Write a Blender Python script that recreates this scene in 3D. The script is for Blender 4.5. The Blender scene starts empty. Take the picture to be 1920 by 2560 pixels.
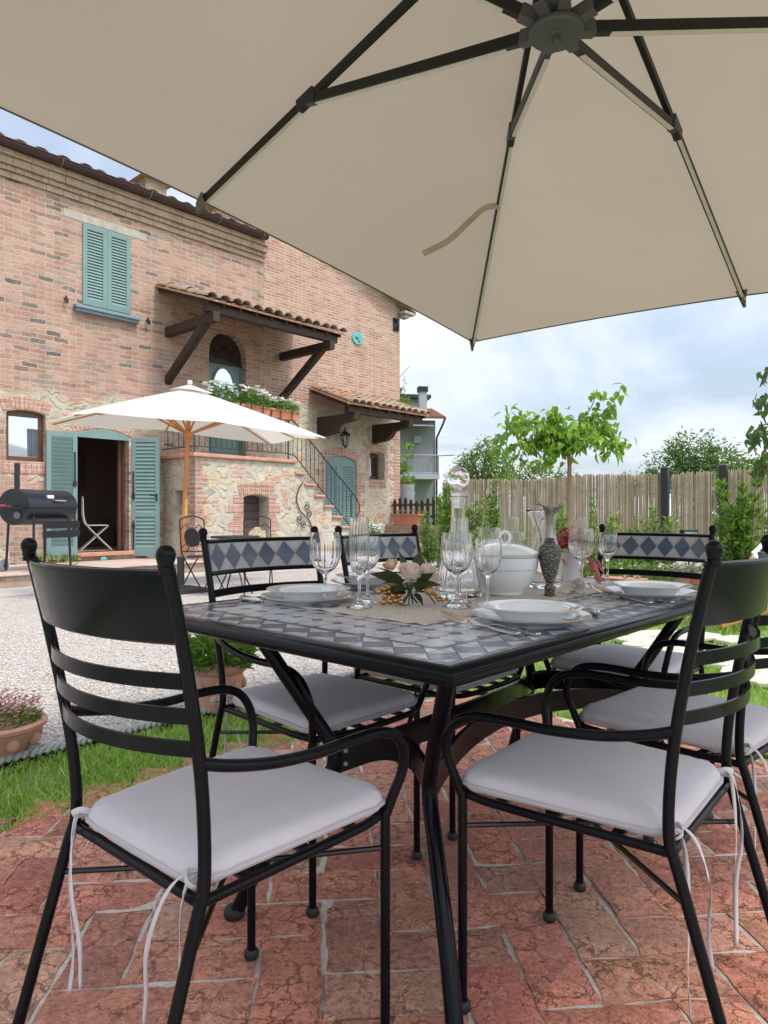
import bpy, math, random
import numpy as np
from mathutils import Vector, Matrix

random.seed(11)
rng = np.random.default_rng(11)
PI = math.pi
sc = bpy.context.scene
COL = sc.collection
R = math.radians

# ------------------------------------------------------------------ mesh builder
class MB:
    def __init__(self):
        self.v = []; self.f = []; self.m = []
    def add(self, verts, faces, mat=0):
        b = len(self.v)
        self.v.extend([tuple(p) for p in verts])
        for f in faces:
            self.f.append(tuple(i + b for i in f)); self.m.append(mat)
    def box(self, x0, x1, y0, y1, z0, z1, mat=0, M=None):
        vs = [(x0,y0,z0),(x1,y0,z0),(x1,y1,z0),(x0,y1,z0),(x0,y0,z1),(x1,y0,z1),(x1,y1,z1),(x0,y1,z1)]
        if M is not None: vs = [tuple(M @ Vector(p)) for p in vs]
        self.add(vs, [(0,3,2,1),(4,5,6,7),(0,1,5,4),(1,2,6,5),(2,3,7,6),(3,0,4,7)], mat)
    def poly(self, pts, mat=0):
        self.add(pts, [tuple(range(len(pts)))], mat)
    def prism(self, pts, vec, mat=0):
        n = len(pts); w = Vector(vec)
        vs = [Vector(p) for p in pts] + [Vector(p) + w for p in pts]
        fs = [tuple(range(n))[::-1], tuple(range(n, 2*n))]
        fs += [(i, (i+1) % n, n + (i+1) % n, n + i) for i in range(n)]
        self.add(vs, fs, mat)
    def frames(self, path, closed=False):
        P = [Vector(p) for p in path]; n = len(P)
        T = []
        for i in range(n):
            if closed: t = P[(i+1) % n] - P[i-1]
            else: t = P[min(i+1, n-1)] - P[max(i-1, 0)]
            T.append(t.normalized() if t.length > 1e-9 else Vector((0,0,1)))
        ref = Vector((0,0,1)) if abs(T[0].z) < .9 else Vector((1,0,0))
        u = (ref - T[0]*ref.dot(T[0])).normalized()
        out = []
        for i in range(n):
            u = (u - T[i]*u.dot(T[i]))
            u = u.normalized() if u.length > 1e-6 else T[i].orthogonal().normalized()
            out.append((P[i], T[i], u, T[i].cross(u)))
        return out
    def tube(self, path, r, n=8, mat=0, closed=False, sec=None, cap=True):
        fr = self.frames(path, closed)
        k = len(fr); rs = r if isinstance(r, (list, tuple)) else [r]*k
        vs = []
        for (p, t, u, w), q in zip(fr, rs):
            if sec is None:
                for j in range(n):
                    a = 2*PI*j/n
                    vs.append(p + u*(q*math.cos(a)) + w*(q*math.sin(a)))
            else:
                for (a, b) in sec: vs.append(p + u*(a*q) + w*(b*q))
        m = n if sec is None else len(sec)
        fs = []
        for i in range(k if closed else k-1):
            i2 = (i+1) % k
            for j in range(m):
                j2 = (j+1) % m
                fs.append((i*m+j, i*m+j2, i2*m+j2, i2*m+j))
        if cap and not closed:
            fs.append(tuple(range(m))[::-1]); fs.append(tuple((k-1)*m + j for j in range(m)))
        self.add(vs, fs, mat)
    def bar(self, path, h, w, up=(0,0,1), mat=0):
        """flat bar: height h along `up`, thickness w sideways."""
        up = Vector(up); P = [Vector(p) for p in path]; n = len(P); vs = []
        for i in range(n):
            t = (P[min(i+1,n-1)] - P[max(i-1,0)]).normalized()
            s = t.cross(up).normalized(); q = s.cross(t).normalized()
            for a, b in ((-1,-1),(1,-1),(1,1),(-1,1)):
                vs.append(P[i] + s*(a*w/2) + q*(b*h/2))
        fs = []
        for i in range(n-1):
            for j in range(4):
                fs.append((i*4+j, i*4+(j+1)%4, (i+1)*4+(j+1)%4, (i+1)*4+j))
        fs += [(3,2,1,0), tuple((n-1)*4+j for j in range(4))]
        self.add(vs, fs, mat)
    def lathe(self, prof, n=24, c=(0,0,0), mat=0, mod=None, closed=False, arc=2*PI):
        cx, cy, cz = c; k = len(prof); vs = []
        full = abs(arc - 2*PI) < 1e-6
        m = n if full else n + 1
        for i, (r, z) in enumerate(prof):
            for j in range(m):
                a = arc*j/n; q = r*(mod(i, a, r, z) if mod else 1)
                vs.append((cx + q*math.cos(a), cy + q*math.sin(a), cz + z))
        fs = []
        for i in range(k if closed else k-1):
            i2 = (i+1) % k
            for j in range(m if full else n):
                j2 = (j+1) % m
                fs.append((i*m+j, i*m+j2, i2*m+j2, i2*m+j))
        self.add(vs, fs, mat)
    def sphere(self, c, r, n=12, mat=0, sc=(1,1,1)):
        k = max(4, n//2); vs = []; fs = []
        vs.append((c[0], c[1], c[2]-r*sc[2]))
        for i in range(1, k):
            a = -PI/2 + PI*i/k
            for j in range(n):
                b = 2*PI*j/n
                vs.append((c[0]+r*sc[0]*math.cos(a)*math.cos(b), c[1]+r*sc[1]*math.cos(a)*math.sin(b), c[2]+r*sc[2]*math.sin(a)))
        vs.append((c[0], c[1], c[2]+r*sc[2])); t = len(vs)-1
        for j in range(n):
            fs.append((0, 1+(j+1)%n, 1+j))
            fs.append((t, 1+(k-2)*n+j, 1+(k-2)*n+(j+1)%n))
        for i in range(k-2):
            for j in range(n):
                fs.append((1+i*n+j, 1+i*n+(j+1)%n, 1+(i+1)*n+(j+1)%n, 1+(i+1)*n+j))
        self.add(vs, fs, mat)
    def leaves(self, P, D, L, W, fold=.25, kind=0, mat=0, droop=0.0):
        """many leaves: base points P, directions D (n,3), lengths L, widths W."""
        P = np.asarray(P, float); D = np.asarray(D, float); n = len(P)
        if n == 0: return
        D = D/np.maximum(np.linalg.norm(D, axis=1, keepdims=True), 1e-6)
        L = np.broadcast_to(np.asarray(L, float), (n,))[:, None]; W = np.broadcast_to(np.asarray(W, float), (n,))[:, None]
        ref = rng.normal(size=(n,3)); ref[:,2] = np.abs(ref[:,2]) + .8
        S = np.cross(D, ref); S /= np.maximum(np.linalg.norm(S, axis=1, keepdims=True), 1e-6)
        U = np.cross(S, D)
        if kind == 0:
            pts = [P, P + D*L*.45 - S*W*.5 + U*W*fold, P + D*L - U*L*droop, P + D*L*.45 + S*W*.5 + U*W*fold]
            V = np.stack(pts, 1).reshape(-1, 3); k = 4; F = [(0,1,2),(0,2,3)]
        else:
            def q(a, s, up): return P + D*L*a + S*W*s + U*(W*up) - U*L*droop*a*a
            pts = [q(0,0,0), q(-.06,-.28,.08), q(.22,-.5,.2), q(.55,-.38,.16), q(1,0,0), q(.55,.38,.16), q(.22,.5,.2), q(-.06,.28,.08), q(.3,0,0), q(.6,0,0)]
            V = np.stack(pts, 1).reshape(-1, 3); k = 10
            F = [(0,1,2,8),(8,2,3,9),(9,3,4),(9,4,5),(8,9,5,6),(0,8,6,7)]
        b = len(self.v)
        self.v.extend(map(tuple, V.tolist()))
        for i in range(n):
            o = b + i*k
            for f in F:
                self.f.append(tuple(o + j for j in f)); self.m.append(mat)
    def build(self, name, mats, parent=None, smooth=True, angle=40, bevel=0, sub=0, solid=0):
        me = bpy.data.meshes.new(name)
        me.from_pydata(self.v, [], self.f)
        if not isinstance(mats, (list, tuple)): mats = [mats]
        for m in mats: me.materials.append(m)
        if len(mats) > 1: me.polygons.foreach_set('material_index', self.m)
        if smooth:
            me.polygons.foreach_set('use_smooth', [True]*len(me.polygons))
            if angle < 180: me.set_sharp_from_angle(angle=R(angle))
        me.update()
        o = bpy.data.objects.new(name, me); COL.objects.link(o)
        if parent is not None: o.parent = parent
        if solid:
            md = o.modifiers.new('solid', 'SOLIDIFY'); md.thickness = solid; md.offset = 0
        if bevel:
            md = o.modifiers.new('bev', 'BEVEL'); md.width = bevel; md.segments = 2; md.limit_method = 'ANGLE'; md.angle_limit = R(50)
        if sub:
            md = o.modifiers.new('sub', 'SUBSURF'); md.levels = sub; md.render_levels = sub
        return o

def tag(o, label=None, cat=None, group=None, kind=None):
    if label: o['label'] = label
    if cat: o['category'] = cat
    if group: o['group'] = group
    if kind: o['kind'] = kind
    return o
def thing(name, label, cat, loc=(0,0,0), rz=0, group=None):
    o = bpy.data.objects.new(name, None); COL.objects.link(o)
    o.location = loc; o.rotation_euler = (0, 0, rz); o.empty_display_size = .1
    return tag(o, label, cat, group)
def dup(o, loc, rz=0, label=None, group=None, scale=None):
    c = o.copy(); COL.objects.link(c); c.location = loc; c.rotation_euler = (0, 0, rz)
    if scale: c.scale = scale
    if label: c['label'] = label
    if group: c['group'] = group
    for ch in list(o.children): dupchild(ch, c)
    return c
def dupchild(ch, par):
    d = ch.copy(); COL.objects.link(d); d.parent = par
    for g in list(ch.children): dupchild(g, d)

def catmull(pts, k=6):
    P = [Vector(p) for p in pts]; out = []
    for i in range(len(P)-1):
        a = P[max(i-1,0)]; b = P[i]; c = P[i+1]; d = P[min(i+2,len(P)-1)]
        for j in range(k):
            t = j/k
            out.append(.5*((2*b) + (c-a)*t + (2*a-5*b+4*c-d)*t*t + (3*b-a-3*c+d)*t**3))
    out.append(P[-1]); return out
def arc(c, r, a0, a1, n, plane='xz', y=0):
    o = []
    for i in range(n+1):
        a = a0 + (a1-a0)*i/n
        if plane == 'xz': o.append((c[0]+r*math.cos(a), y, c[1]+r*math.sin(a)))
        else: o.append((c[0]+r*math.cos(a), c[1]+r*math.sin(a), y))
    return o

# ------------------------------------------------------------------ materials
MATS = {}
class NT:
    def __init__(self, name):
        self.mat = bpy.data.materials.new(name); self.mat.use_nodes = True
        t = self.mat.node_tree; self.n = t.nodes; self.l = t.links
        self.b = self.n['Principled BSDF']; self.out = self.n['Material Output']
    def new(self, typ, **kw):
        nd = self.n.new('ShaderNode' + typ)
        for k, v in kw.items():
            if k.startswith('_'): setattr(nd, k[1:], v)
        for k, v in kw.items():
            if not k.startswith('_'):
                key = int(k[1:]) if k[0] == 'i' and k[1:].isdigit() else k.replace('__', ' ')
                self.set(nd.inputs[key], v)
        return nd
    def set(self, inp, v):
        if isinstance(v, bpy.types.NodeSocket): self.l.new(v, inp)
        elif isinstance(v, tuple) and len(v) == 3 and inp.type == 'RGBA': inp.default_value = (*v, 1)
        else: inp.default_value = v
    def math(self, op, a, b=None, clamp=False):
        nd = self.n.new('ShaderNodeMath'); nd.operation = op; nd.use_clamp = clamp
        self.set(nd.inputs[0], a)
        if b is not None: self.set(nd.inputs[1], b)
        return nd.outputs[0]
    def mix(self, f, a, b, blend='MIX'):
        nd = self.n.new('ShaderNodeMix'); nd.data_type = 'RGBA'; nd.blend_type = blend
        self.set(nd.inputs[0], f); self.set(nd.inputs[6], a); self.set(nd.inputs[7], b)
        return nd.outputs[2]
    def ramp(self, f, stops, interp='LINEAR'):
        nd = self.n.new('ShaderNodeValToRGB'); nd.color_ramp.interpolation = interp
        e = nd.color_ramp.elements
        while len(e) < len(stops): e.new(.5)
        for el, (p, c) in zip(e, stops):
            el.position = p; el.color = (*c, 1) if len(c) == 3 else c
        self.set(nd.inputs[0], f); return nd.outputs[0]
    def obj(self):
        return self.new('TexCoord').outputs['Object']
    def noise(self, vec, scale, detail=4, rough=.55, out='Fac', dist=0):
        nd = self.new('TexNoise', Vector=vec, Scale=scale, Detail=detail, Roughness=rough, Distortion=dist)
        return nd.outputs[out]
    def remap(self, v, a, b, c=0, d=1):
        nd = self.new('MapRange'); nd.clamp = True
        for k, x in zip((0,1,2,3,4), (v,a,b,c,d)): self.set(nd.inputs[k], x)
        return nd.outputs[0]
    def bump(self, h, strength=.3, dist=.01, normal=None):
        nd = self.new('Bump', Strength=strength, Distance=dist, Height=h)
        if normal is not None: self.set(nd.inputs['Normal'], normal)
        self.l.new(nd.outputs[0], self.b.inputs['Normal']); return nd.outputs[0]
    def base(self, c): self.set(self.b.inputs['Base Color'], c)
    def p(self, **kw):
        for k, v in kw.items(): self.set(self.b.inputs[k.replace('__', ' ')], v)

def cs(c, k): return tuple(min(1, x*k) for x in c)
def simple(name, col, rough=.5, metal=0, var=.18, scale=6, bump=0, bscale=80, bdist=.002, coat=0, spec=.5, rv=0):
    t = NT(name); o = t.obj()
    n = t.noise(o, scale, 5)
    c = t.ramp(n, [(.25, cs(col, 1-var)), (.75, cs(col, 1+var))])
    t.base(c); t.p(Roughness=rough, Metallic=metal)
    t.b.inputs['Specular IOR Level'].default_value = spec
    if coat: t.p(Coat__Weight=coat, Coat__Roughness=.1)
    if rv: t.set(t.b.inputs['Roughness'], t.remap(t.noise(o, scale*2.3, 4), .3, .7, max(0, rough-rv), min(1, rough+rv)))
    if bump: t.bump(t.noise(o, bscale, 4), bump, bdist)
    return t.mat
def leafmat(name, stops, rough=.45, trans=.35, spec=.4):
    t = NT(name)
    g = t.new('NewGeometry')
    rnd = g.outputs['Random Per Island']
    c = t.ramp(rnd, stops)
    t.base(c); t.p(Roughness=rough); t.b.inputs['Specular IOR Level'].default_value = spec
    tr = t.new('BsdfTranslucent', Color=t.mix(.5, c, (.35,.5,.05)))
    mx = t.new('MixShader', i0=trans, i1=t.b.outputs[0], i2=tr.outputs[0])
    t.l.new(mx.outputs[0], t.out.inputs[0]); return t.mat
def glassmat(name, col=(1,1,1), rough=0.0, ior=1.48):
    t = NT(name); t.base(col); t.p(Roughness=rough, IOR=ior, Transmission__Weight=1.0); return t.mat
# ------------------------------------------------------------------ wall materials
def wall_mat(name, brick_stops, mortar, bw, bh, ms, wob, rub=None, rub_expr=None, stain=.25):
    t = NT(name); o = t.obj()
    s = t.new('SeparateXYZ', i0=o)
    u = t.math('ADD', s.outputs[0], s.outputs[1]); v = s.outputs[2]
    w1 = t.math('MULTIPLY', t.math('SUBTRACT', t.noise(o, 2.1, 3), .5), wob)
    w2 = t.math('MULTIPLY', t.math('SUBTRACT', t.noise(o, 9, 2), .5), wob*.35)
    w3 = t.math('MULTIPLY', t.math('SUBTRACT', t.noise(o, 27, 4, .7), .5), .03)
    v2 = t.math('ADD', v, t.math('ADD', t.math('ADD', w1, w2), w3)); u2 = t.math('ADD', u, t.math('ADD', t.math('MULTIPLY', w2, 1.5), t.math('MULTIPLY', w3, 1.3)))
    vec = t.new('CombineXYZ', i0=u2, i1=v2, i2=0.0).outputs[0]
    bk = t.new('TexBrick', _offset=.5, Vector=vec, Color1=(0,0,0), Color2=(1,1,1), Mortar=(0,0,0), Scale=1.0, Mortar__Size=ms, Mortar__Smooth=.25, Bias=0.0, Brick__Width=bw, Row__Height=bh)
    col = t.ramp(bk.outputs['Color'], brick_stops, 'LINEAR')
    big = t.noise(o, .9, 5, .6)
    fine = t.noise(o, 38, 6, .65)
    col = t.mix(t.remap(fine, .3, .75, 0, .45), col, t.mix(.5, col, mortar))
    col = t.mix(.55, col, t.ramp(fine, [(.3,(.55,.55,.56)), (.7,(1.32,1.30,1.27))]), 'MULTIPLY')
    col = t.mix(.6, col, t.ramp(t.noise(o, 4.5, 6, .7), [(.3,(.70,.68,.68)), (.5,(1,1,1)), (.72,(1.2,1.18,1.14))]), 'MULTIPLY')
    mcol = t.mix(fine, cs(mortar, .8), cs(mortar, 1.12))
    mask = bk.outputs['Fac']
    # worn mortar smear
    smear = t.remap(t.noise(o, 6, 5, .7), .55, .72, 0, .55)
    col = t.mix(t.math('MAXIMUM', mask, smear), col, mcol)
    h = t.math('SUBTRACT', 1.0, mask)
    h = t.math('ADD', h, t.math('MULTIPLY', fine, .5))
    if rub:
        stops, rmort, sx, sz = rub
        ru = t.math('MULTIPLY', t.math('ADD', u, t.math('MULTIPLY', t.math('SUBTRACT', t.noise(o, 4, 3), .5), .26)), sx)
        rv = t.math('MULTIPLY', t.math('ADD', v, t.math('MULTIPLY', t.math('SUBTRACT', t.noise(o, 5.1, 3), .5), .20)), sz)
        rvec = t.new('CombineXYZ', i0=ru, i1=rv, i2=0.0).outputs[0]
        vo = t.new('TexVoronoi', _voronoi_dimensions='2D', Vector=rvec, Scale=1.0, Randomness=.95)
        ve = t.new('TexVoronoi', _voronoi_dimensions='2D', _feature='DISTANCE_TO_EDGE', Vector=rvec, Scale=1.0, Randomness=.95)
        cr = t.new('SeparateColor', i0=vo.outputs['Color'])
        rc = t.ramp(cr.outputs[0], stops)
        rc = t.mix(.7, rc, t.ramp(t.noise(o, 14, 6, .7), [(.28,(.5,.5,.5)), (.5,(.95,.95,.95)), (.75,(1.35,1.33,1.28))]), 'MULTIPLY')
        thick = t.remap(cr.outputs[1], 0, 1, .08, .36)
        rm = t.new('MapRange', _interpolation_type='SMOOTHSTEP', i0=t.math('ADD', ve.outputs[0], t.math('MULTIPLY', t.math('SUBTRACT', fine, .5), .1)), i1=t.math('MULTIPLY', thick, .55), i2=thick, i3=1.0, i4=0.0).outputs[0]
        rc = t.mix(rm, rc, t.mix(t.noise(o, 25, 5, .7), cs(rmort, .72), cs(rmort, 1.15)))
        rh = t.math('ADD', t.math('SUBTRACT', 1.0, rm), t.math('MULTIPLY', t.noise(o, 18, 6, .7), .8))
        z = rub_expr(t, s, o)
        col = t.mix(z, col, rc)
        hm = t.new('Mix', _data_type='FLOAT', i0=z); t.set(hm.inputs[2], h); t.set(hm.inputs[3], rh); h = hm.outputs[0]
    sv = t.new('Mapping', Vector=o); sv.inputs['Scale'].default_value = (2.6, 2.6, .28)
    col = t.mix(.5, col, t.ramp(t.noise(sv.outputs[0], 1.6, 6, .65), [(.32,(.70,.69,.68)), (.52,(1,1,1)), (.75,(1.1,1.1,1.09))]), 'MULTIPLY')
    col = t.mix(stain, col, t.ramp(big, [(.3,(.62,.6,.58)), (.55,(1,1,1)), (.8,(1.12,1.1,1.08))]), 'MULTIPLY')
    t.base(col); t.p(Roughness=.92); t.b.inputs['Specular IOR Level'].default_value = .15
    t.bump(h, .75, .02)
    return t.mat

OLD = [(0,(.10,.095,.09)), (.03,(.15,.14,.13)), (.07,(.25,.15,.115)), (.16,(.38,.20,.15)), (.34,(.44,.245,.19)), (.52,(.465,.275,.215)), (.68,(.45,.31,.24)), (.82,(.40,.235,.18)), (.92,(.31,.215,.165)), (1,(.27,.235,.20))]
NEWB = [(0,(.33,.165,.13)), (.3,(.41,.215,.165)), (.6,(.45,.25,.195)), (.85,(.48,.295,.23)), (1,(.50,.36,.285))]
RUB = [(0,(.33,.32,.29)), (.16,(.46,.40,.29)), (.32,(.54,.45,.30)), (.5,(.48,.43,.34)), (.66,(.42,.40,.35)), (.84,(.56,.49,.37)), (.93,(.50,.36,.20)), (1,(.48,.29,.20))]
def z_old(t, s, o):
    n = t.noise(o, 1.15, 4)
    a = t.remap(t.math('ADD', s.outputs[2], t.math('MULTIPLY', n, 1.4)), 3.62, 3.78, 1, 0)
    b = t.remap(t.noise(o, .8, 2), .40, .46, 0, 1)
    c = t.remap(s.outputs[2], 2.35, 2.6, .0, 1)
    return t.math('MULTIPLY', a, t.math('MAXIMUM', t.math('MULTIPLY', b, c), t.remap(t.noise(o, 2.3, 2), .56, .6, 0, 1)))
def z_gable(t, s, o):
    n = t.noise(o, 1.3, 4)
    a = t.remap(t.math('ADD', s.outputs[2], t.math('MULTIPLY', n, .5)), 3.55, 3.68, 1, 0)
    return t.math('MULTIPLY', a, t.remap(t.math('ADD', s.outputs[0], t.math('MULTIPLY', t.noise(o, 6, 1), .5)), 8.28, 8.32, 1, 0))
def z_terr(t, s, o):
    return t.remap(t.noise(o, 2.6, 3), .60, .63, 1, 0)
M_OLD = wall_mat('old_brick', OLD, (.47,.385,.32), .25, .080, .010, .08, (RUB, (.50,.44,.35), 4.0, 6.2), z_old)
M_GABLE = wall_mat('regular_brick', NEWB, (.52,.42,.345), .25, .064, .0115, .02, (RUB, (.53,.48,.39), 4.2, 6.4), z_gable)
M_TERR = wall_mat('terrace_rubble', [(0,(.50,.25,.17)), (1,(.55,.31,.22))], (.54,.48,.40), .27, .078, .012, .05, (RUB, (.51,.465,.39), 3.9, 6.0), z_terr)
M_QUOIN = wall_mat('quoin_brick', [(0,(.40,.19,.14)), (.5,(.46,.235,.175)), (1,(.50,.30,.23))], (.58,.48,.40), .25, .078, .009, .015)
M_LOWB = wall_mat('low_wall_brick', [(0,(.30,.16,.11)), (.5,(.42,.23,.16)), (1,(.46,.32,.22))], (.42,.38,.31), .27, .075, .012, .03)
M_STONE = simple('grey_stone', (.38,.345,.295), .9, var=.25, scale=5, bump=.5, bscale=30, bdist=.01)
M_PAVE = simple('terracotta_paving', (.50,.40,.34), .85, var=.22, scale=3, bump=.3, bscale=25, bdist=.006)
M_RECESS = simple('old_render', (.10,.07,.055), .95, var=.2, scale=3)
M_PLASTER = simple('interior_plaster', (.30,.20,.155), .95, var=.15, scale=1.2)

M_GREEN = simple('green_paint', (.155,.245,.235), .45, var=.13, scale=2.5, spec=.4)
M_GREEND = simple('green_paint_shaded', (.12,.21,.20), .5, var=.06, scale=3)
M_SILL = simple('blue_grey_sill', (.17,.23,.27), .55, var=.08)
M_WOODD = simple('dark_beam_wood', (.035,.018,.012), .7, var=.4, scale=9, bump=.4, bscale=40, bdist=.006)
M_WOODB = simple('brown_window_wood', (.10,.042,.02), .4, var=.25, scale=12)
M_CELLAR = simple('grey_brown_plank', (.075,.055,.05), .7, var=.25, scale=10)
M_TEAK = simple('teak', (.42,.19,.06), .45, var=.2, scale=14, spec=.4)
M_POLEW = simple('orange_pole_wood', (.48,.17,.045), .4, var=.15, scale=10)
M_IRON = simple('black_iron', (.012,.012,.014), .5, var=.2, scale=20, spec=.5)
M_RAIL = simple('dark_iron_rail', (.022,.024,.024), .5, var=.25, scale=30)
M_GUTTER = simple('brown_gutter', (.045,.020,.022), .35, var=.15, scale=3, spec=.5)
M_LEAD = simple('grey_bracket', (.20,.21,.23), .5)
M_TERRA = simple('terracotta', (.47,.24,.165), .85, var=.22, scale=5, bump=.35, bscale=30, bdist=.005)
M_TERRAO = simple('bright_terracotta', (.50,.20,.115), .8, var=.16, scale=5)
M_SOIL = simple('soil', (.06,.042,.03), .95, var=.4, scale=30, bump=.6, bscale=50, bdist=.01)

def tile_mat(name, lich=1.0):
    t = NT(name); o = t.obj()
    c = t.ramp(t.noise(o, 3.5, 5), [(.3,(.24,.155,.11)), (.5,(.36,.25,.18)), (.7,(.30,.26,.21))])
    grey = t.remap(t.noise(o, 9, 6, .7), .47, .58, 0, .85)
    c = t.mix(grey, c, t.ramp(t.noise(o, 30, 4), [(.35,(.07,.07,.06)), (.65,(.28,.27,.23))]))
    org = t.math('MULTIPLY', t.remap(t.noise(o, 5.3, 5, .6), .53, .62, 0, 1), lich)
    c = t.mix(org, c, t.ramp(t.noise(o, 40, 3), [(.35,(.30,.11,.015)), (.65,(.58,.28,.05))]))
    t.base(c); t.p(Roughness=.9); t.bump(t.noise(o, 35, 6, .7), .8, .012); return t.mat
M_TILE = tile_mat('roof_tile', .45); M_TILEO = tile_mat('lichen_roof_tile', 1.0)
M_TILEF = simple('far_roof_tile', (.25,.12,.065), .9, var=.3, scale=2)

# glass in the house
def pane_mat(name, tint, rough=.04):
    t = NT(name); o = t.obj()
    t.base(tint); t.p(Roughness=rough, Metallic=0.0, Coat__Weight=1.0, Coat__Roughness=.02)
    t.b.inputs['Specular IOR Level'].default_value = 1.0
    return t.mat
M_PANE = pane_mat('window_pane', (.22,.27,.34))
M_CURTAIN = simple('curtain', (.55,.60,.70), .9, var=.1)
def mirror_mat():
    t = NT('reflective_glass'); t.base((.62,.68,.78)); t.p(Metallic=.85, Roughness=.06); return t.mat
M_REFL = mirror_mat()
M_DARKGL = simple('dark_fanlight_glass', (.035,.022,.018), .15, var=.6, scale=14, coat=.6)

# ------------------------------------------------------------------ foreground materials
M_METAL = simple('anthracite_powder_coat', (.0045,.0052,.0075), .22, var=.25, scale=9, bump=.08, bscale=350, bdist=.0005, spec=.13, rv=.08)
M_METALB = simple('black_powder_coat', (.004,.0045,.0055), .36, var=.12, scale=3, bump=.12, bscale=350, bdist=.0006)
M_RUBBER = simple('black_rubber', (.01,.01,.011), .6)
def cushion_mat():
    t = NT('greige_cushion_cloth'); o = t.obj()
    c = t.ramp(t.noise(o, 4, 4), [(.3,(.485,.45,.475)), (.7,(.54,.505,.53))])
    t.base(c); t.p(Roughness=.85, Sheen__Weight=.25); t.b.inputs['Specular IOR Level'].default_value = .2
    s = t.new('SeparateXYZ', i0=o)
    wx = t.new('TexWave', _wave_type='BANDS', _bands_direction='X', Vector=o, Scale=180.0, Distortion=.6)
    n1 = t.bump(t.math('ADD', t.math('MULTIPLY', t.noise(o, 8, 4, .6, dist=.8), 1.0), t.math('MULTIPLY', wx.outputs[1], .02)), .38, .014)
    return t.mat
M_CUSH = cushion_mat()
M_PIPE = simple('cushion_piping', (.44,.405,.42), .85, var=.06)
M_TIE = simple('cushion_tie_tape', (.54,.51,.53), .8, var=.08)

def tilemat(name, stops, rough=.19, island=True):
    t = NT(name); o = t.obj(); g = t.new('NewGeometry')
    c = t.ramp(g.outputs['Random Per Island'], stops)
    c = t.mix(.55, c, t.ramp(t.noise(o, 32, 6, .65), [(.3,(.6,.6,.62)), (.7,(1.3,1.28,1.25))]), 'MULTIPLY')
    t.base(c); t.set(t.b.inputs['Roughness'], t.remap(t.noise(o, 20, 4), .3, .7, rough*.6, rough*1.6))
    t.bump(t.noise(o, 60, 5), .12, .002); return t.mat
M_TDARK = tilemat('slate_tile', [(0,(.11,.135,.18)), (.5,(.15,.18,.235)), (1,(.07,.09,.13))])
M_TLIGHT = tilemat('grey_beige_tile', [(0,(.46,.485,.55)), (.4,(.54,.55,.60)), (.7,(.57,.555,.56)), (1,(.44,.485,.57))])
M_TCHAIR = tilemat('chair_grey_tile', [(0,(.27,.265,.275)), (.5,(.34,.325,.325)), (1,(.38,.35,.33))])
M_TMID = tilemat('grey_tile', [(0,(.17,.18,.20)), (1,(.24,.245,.26))])
M_GROUT = simple('grout', (.24,.25,.27), .8, var=.15, scale=30)
M_TBLACK = tilemat('blue_slate_tile', [(0,(.035,.048,.078)), (.5,(.05,.068,.105)), (1,(.03,.052,.105))])

def patio_mat():
    t = NT('handmade_brick'); o = t.obj(); g = t.new('NewGeometry')
    c = t.ramp(g.outputs['Random Per Island'], [(0,(.42,.155,.112)), (.18,(.54,.22,.15)), (.36,(.51,.255,.17)), (.52,(.55,.20,.15)), (.7,(.58,.275,.19)), (.86,(.51,.30,.21)), (1,(.41,.18,.13))])
    n = t.noise(o, 7, 8, .62); f = t.noise(o, 55, 8, .72); m = t.noise(o, 20, 8, .7, dist=1.2)
    c = t.mix(.8, c, t.ramp(n, [(.3,(.60,.60,.64)), (.5,(1,.98,.96)), (.70,(1.4,1.34,1.22))]), 'MULTIPLY')
    c = t.mix(.8, c, t.ramp(f, [(.3,(.42,.40,.38)), (.5,(1,1,1)), (.72,(1.45,1.42,1.38))]), 'MULTIPLY')
    c = t.mix(t.remap(m, .56, .70, 0, .5), c, (.58,.46,.38))
    g2 = t.noise(o, 150, 4, .7); c = t.mix(.7, c, t.ramp(g2, [(.32,(.62,.60,.58)), (.5,(1,1,1)), (.68,(1.38,1.36,1.32))]), 'MULTIPLY')
    wv = t.new('VectorMath', _operation='ADD', i0=o, i1=t.new('VectorMath', _operation='SCALE', i0=t.noise(o, 16, 5, .7, out='Color'), Scale=.09).outputs[0])
    ck = t.new('TexVoronoi', _feature='DISTANCE_TO_EDGE', Vector=wv.outputs[0], Scale=17.0)
    crk = t.math('MULTIPLY', t.remap(ck.outputs[0], .0, .045, 1, 0), t.remap(n, .46, .56, 0, 1))
    c = t.mix(t.math('MULTIPLY', crk, .26), c, (.14,.06,.042))
    pit = t.remap(t.noise(o, 48, 8, .75, dist=2.5), .34, .40, 1, 0)
    c = t.mix(t.math('MULTIPLY', pit, .5), c, (.13,.06,.04))
    t.base(c); t.p(Roughness=.78); t.b.inputs['Specular IOR Level'].default_value = .25
    h = t.math('ADD', t.math('ADD', t.math('MULTIPLY', n, .6), t.math('MULTIPLY', f, .35)), t.math('ADD', t.math('MULTIPLY', t.math('SUBTRACT', 1.0, pit), .8), t.math('ADD', t.math('MULTIPLY', g2, .25), t.math('MULTIPLY', t.math('SUBTRACT', 1.0, crk), .7))))
    t.bump(h, 1.0, .014); return t.mat
M_PATIO = patio_mat()
def mortar_mat():
    t = NT('pale_mortar'); o = t.obj(); f = t.noise(o, 70, 8, .75)
    c = t.ramp(f, [(.28,(.24,.21,.18)), (.42,(.54,.49,.42)), (.7,(.70,.65,.57))])
    c = t.mix(t.remap(t.noise(o, 5, 5, .65), .52, .68, 0, .7), c, (.19,.165,.12)); t.base(c); t.p(Roughness=.95); t.bump(f, .9, .006); return t.mat
M_MORTAR = mortar_mat()
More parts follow.
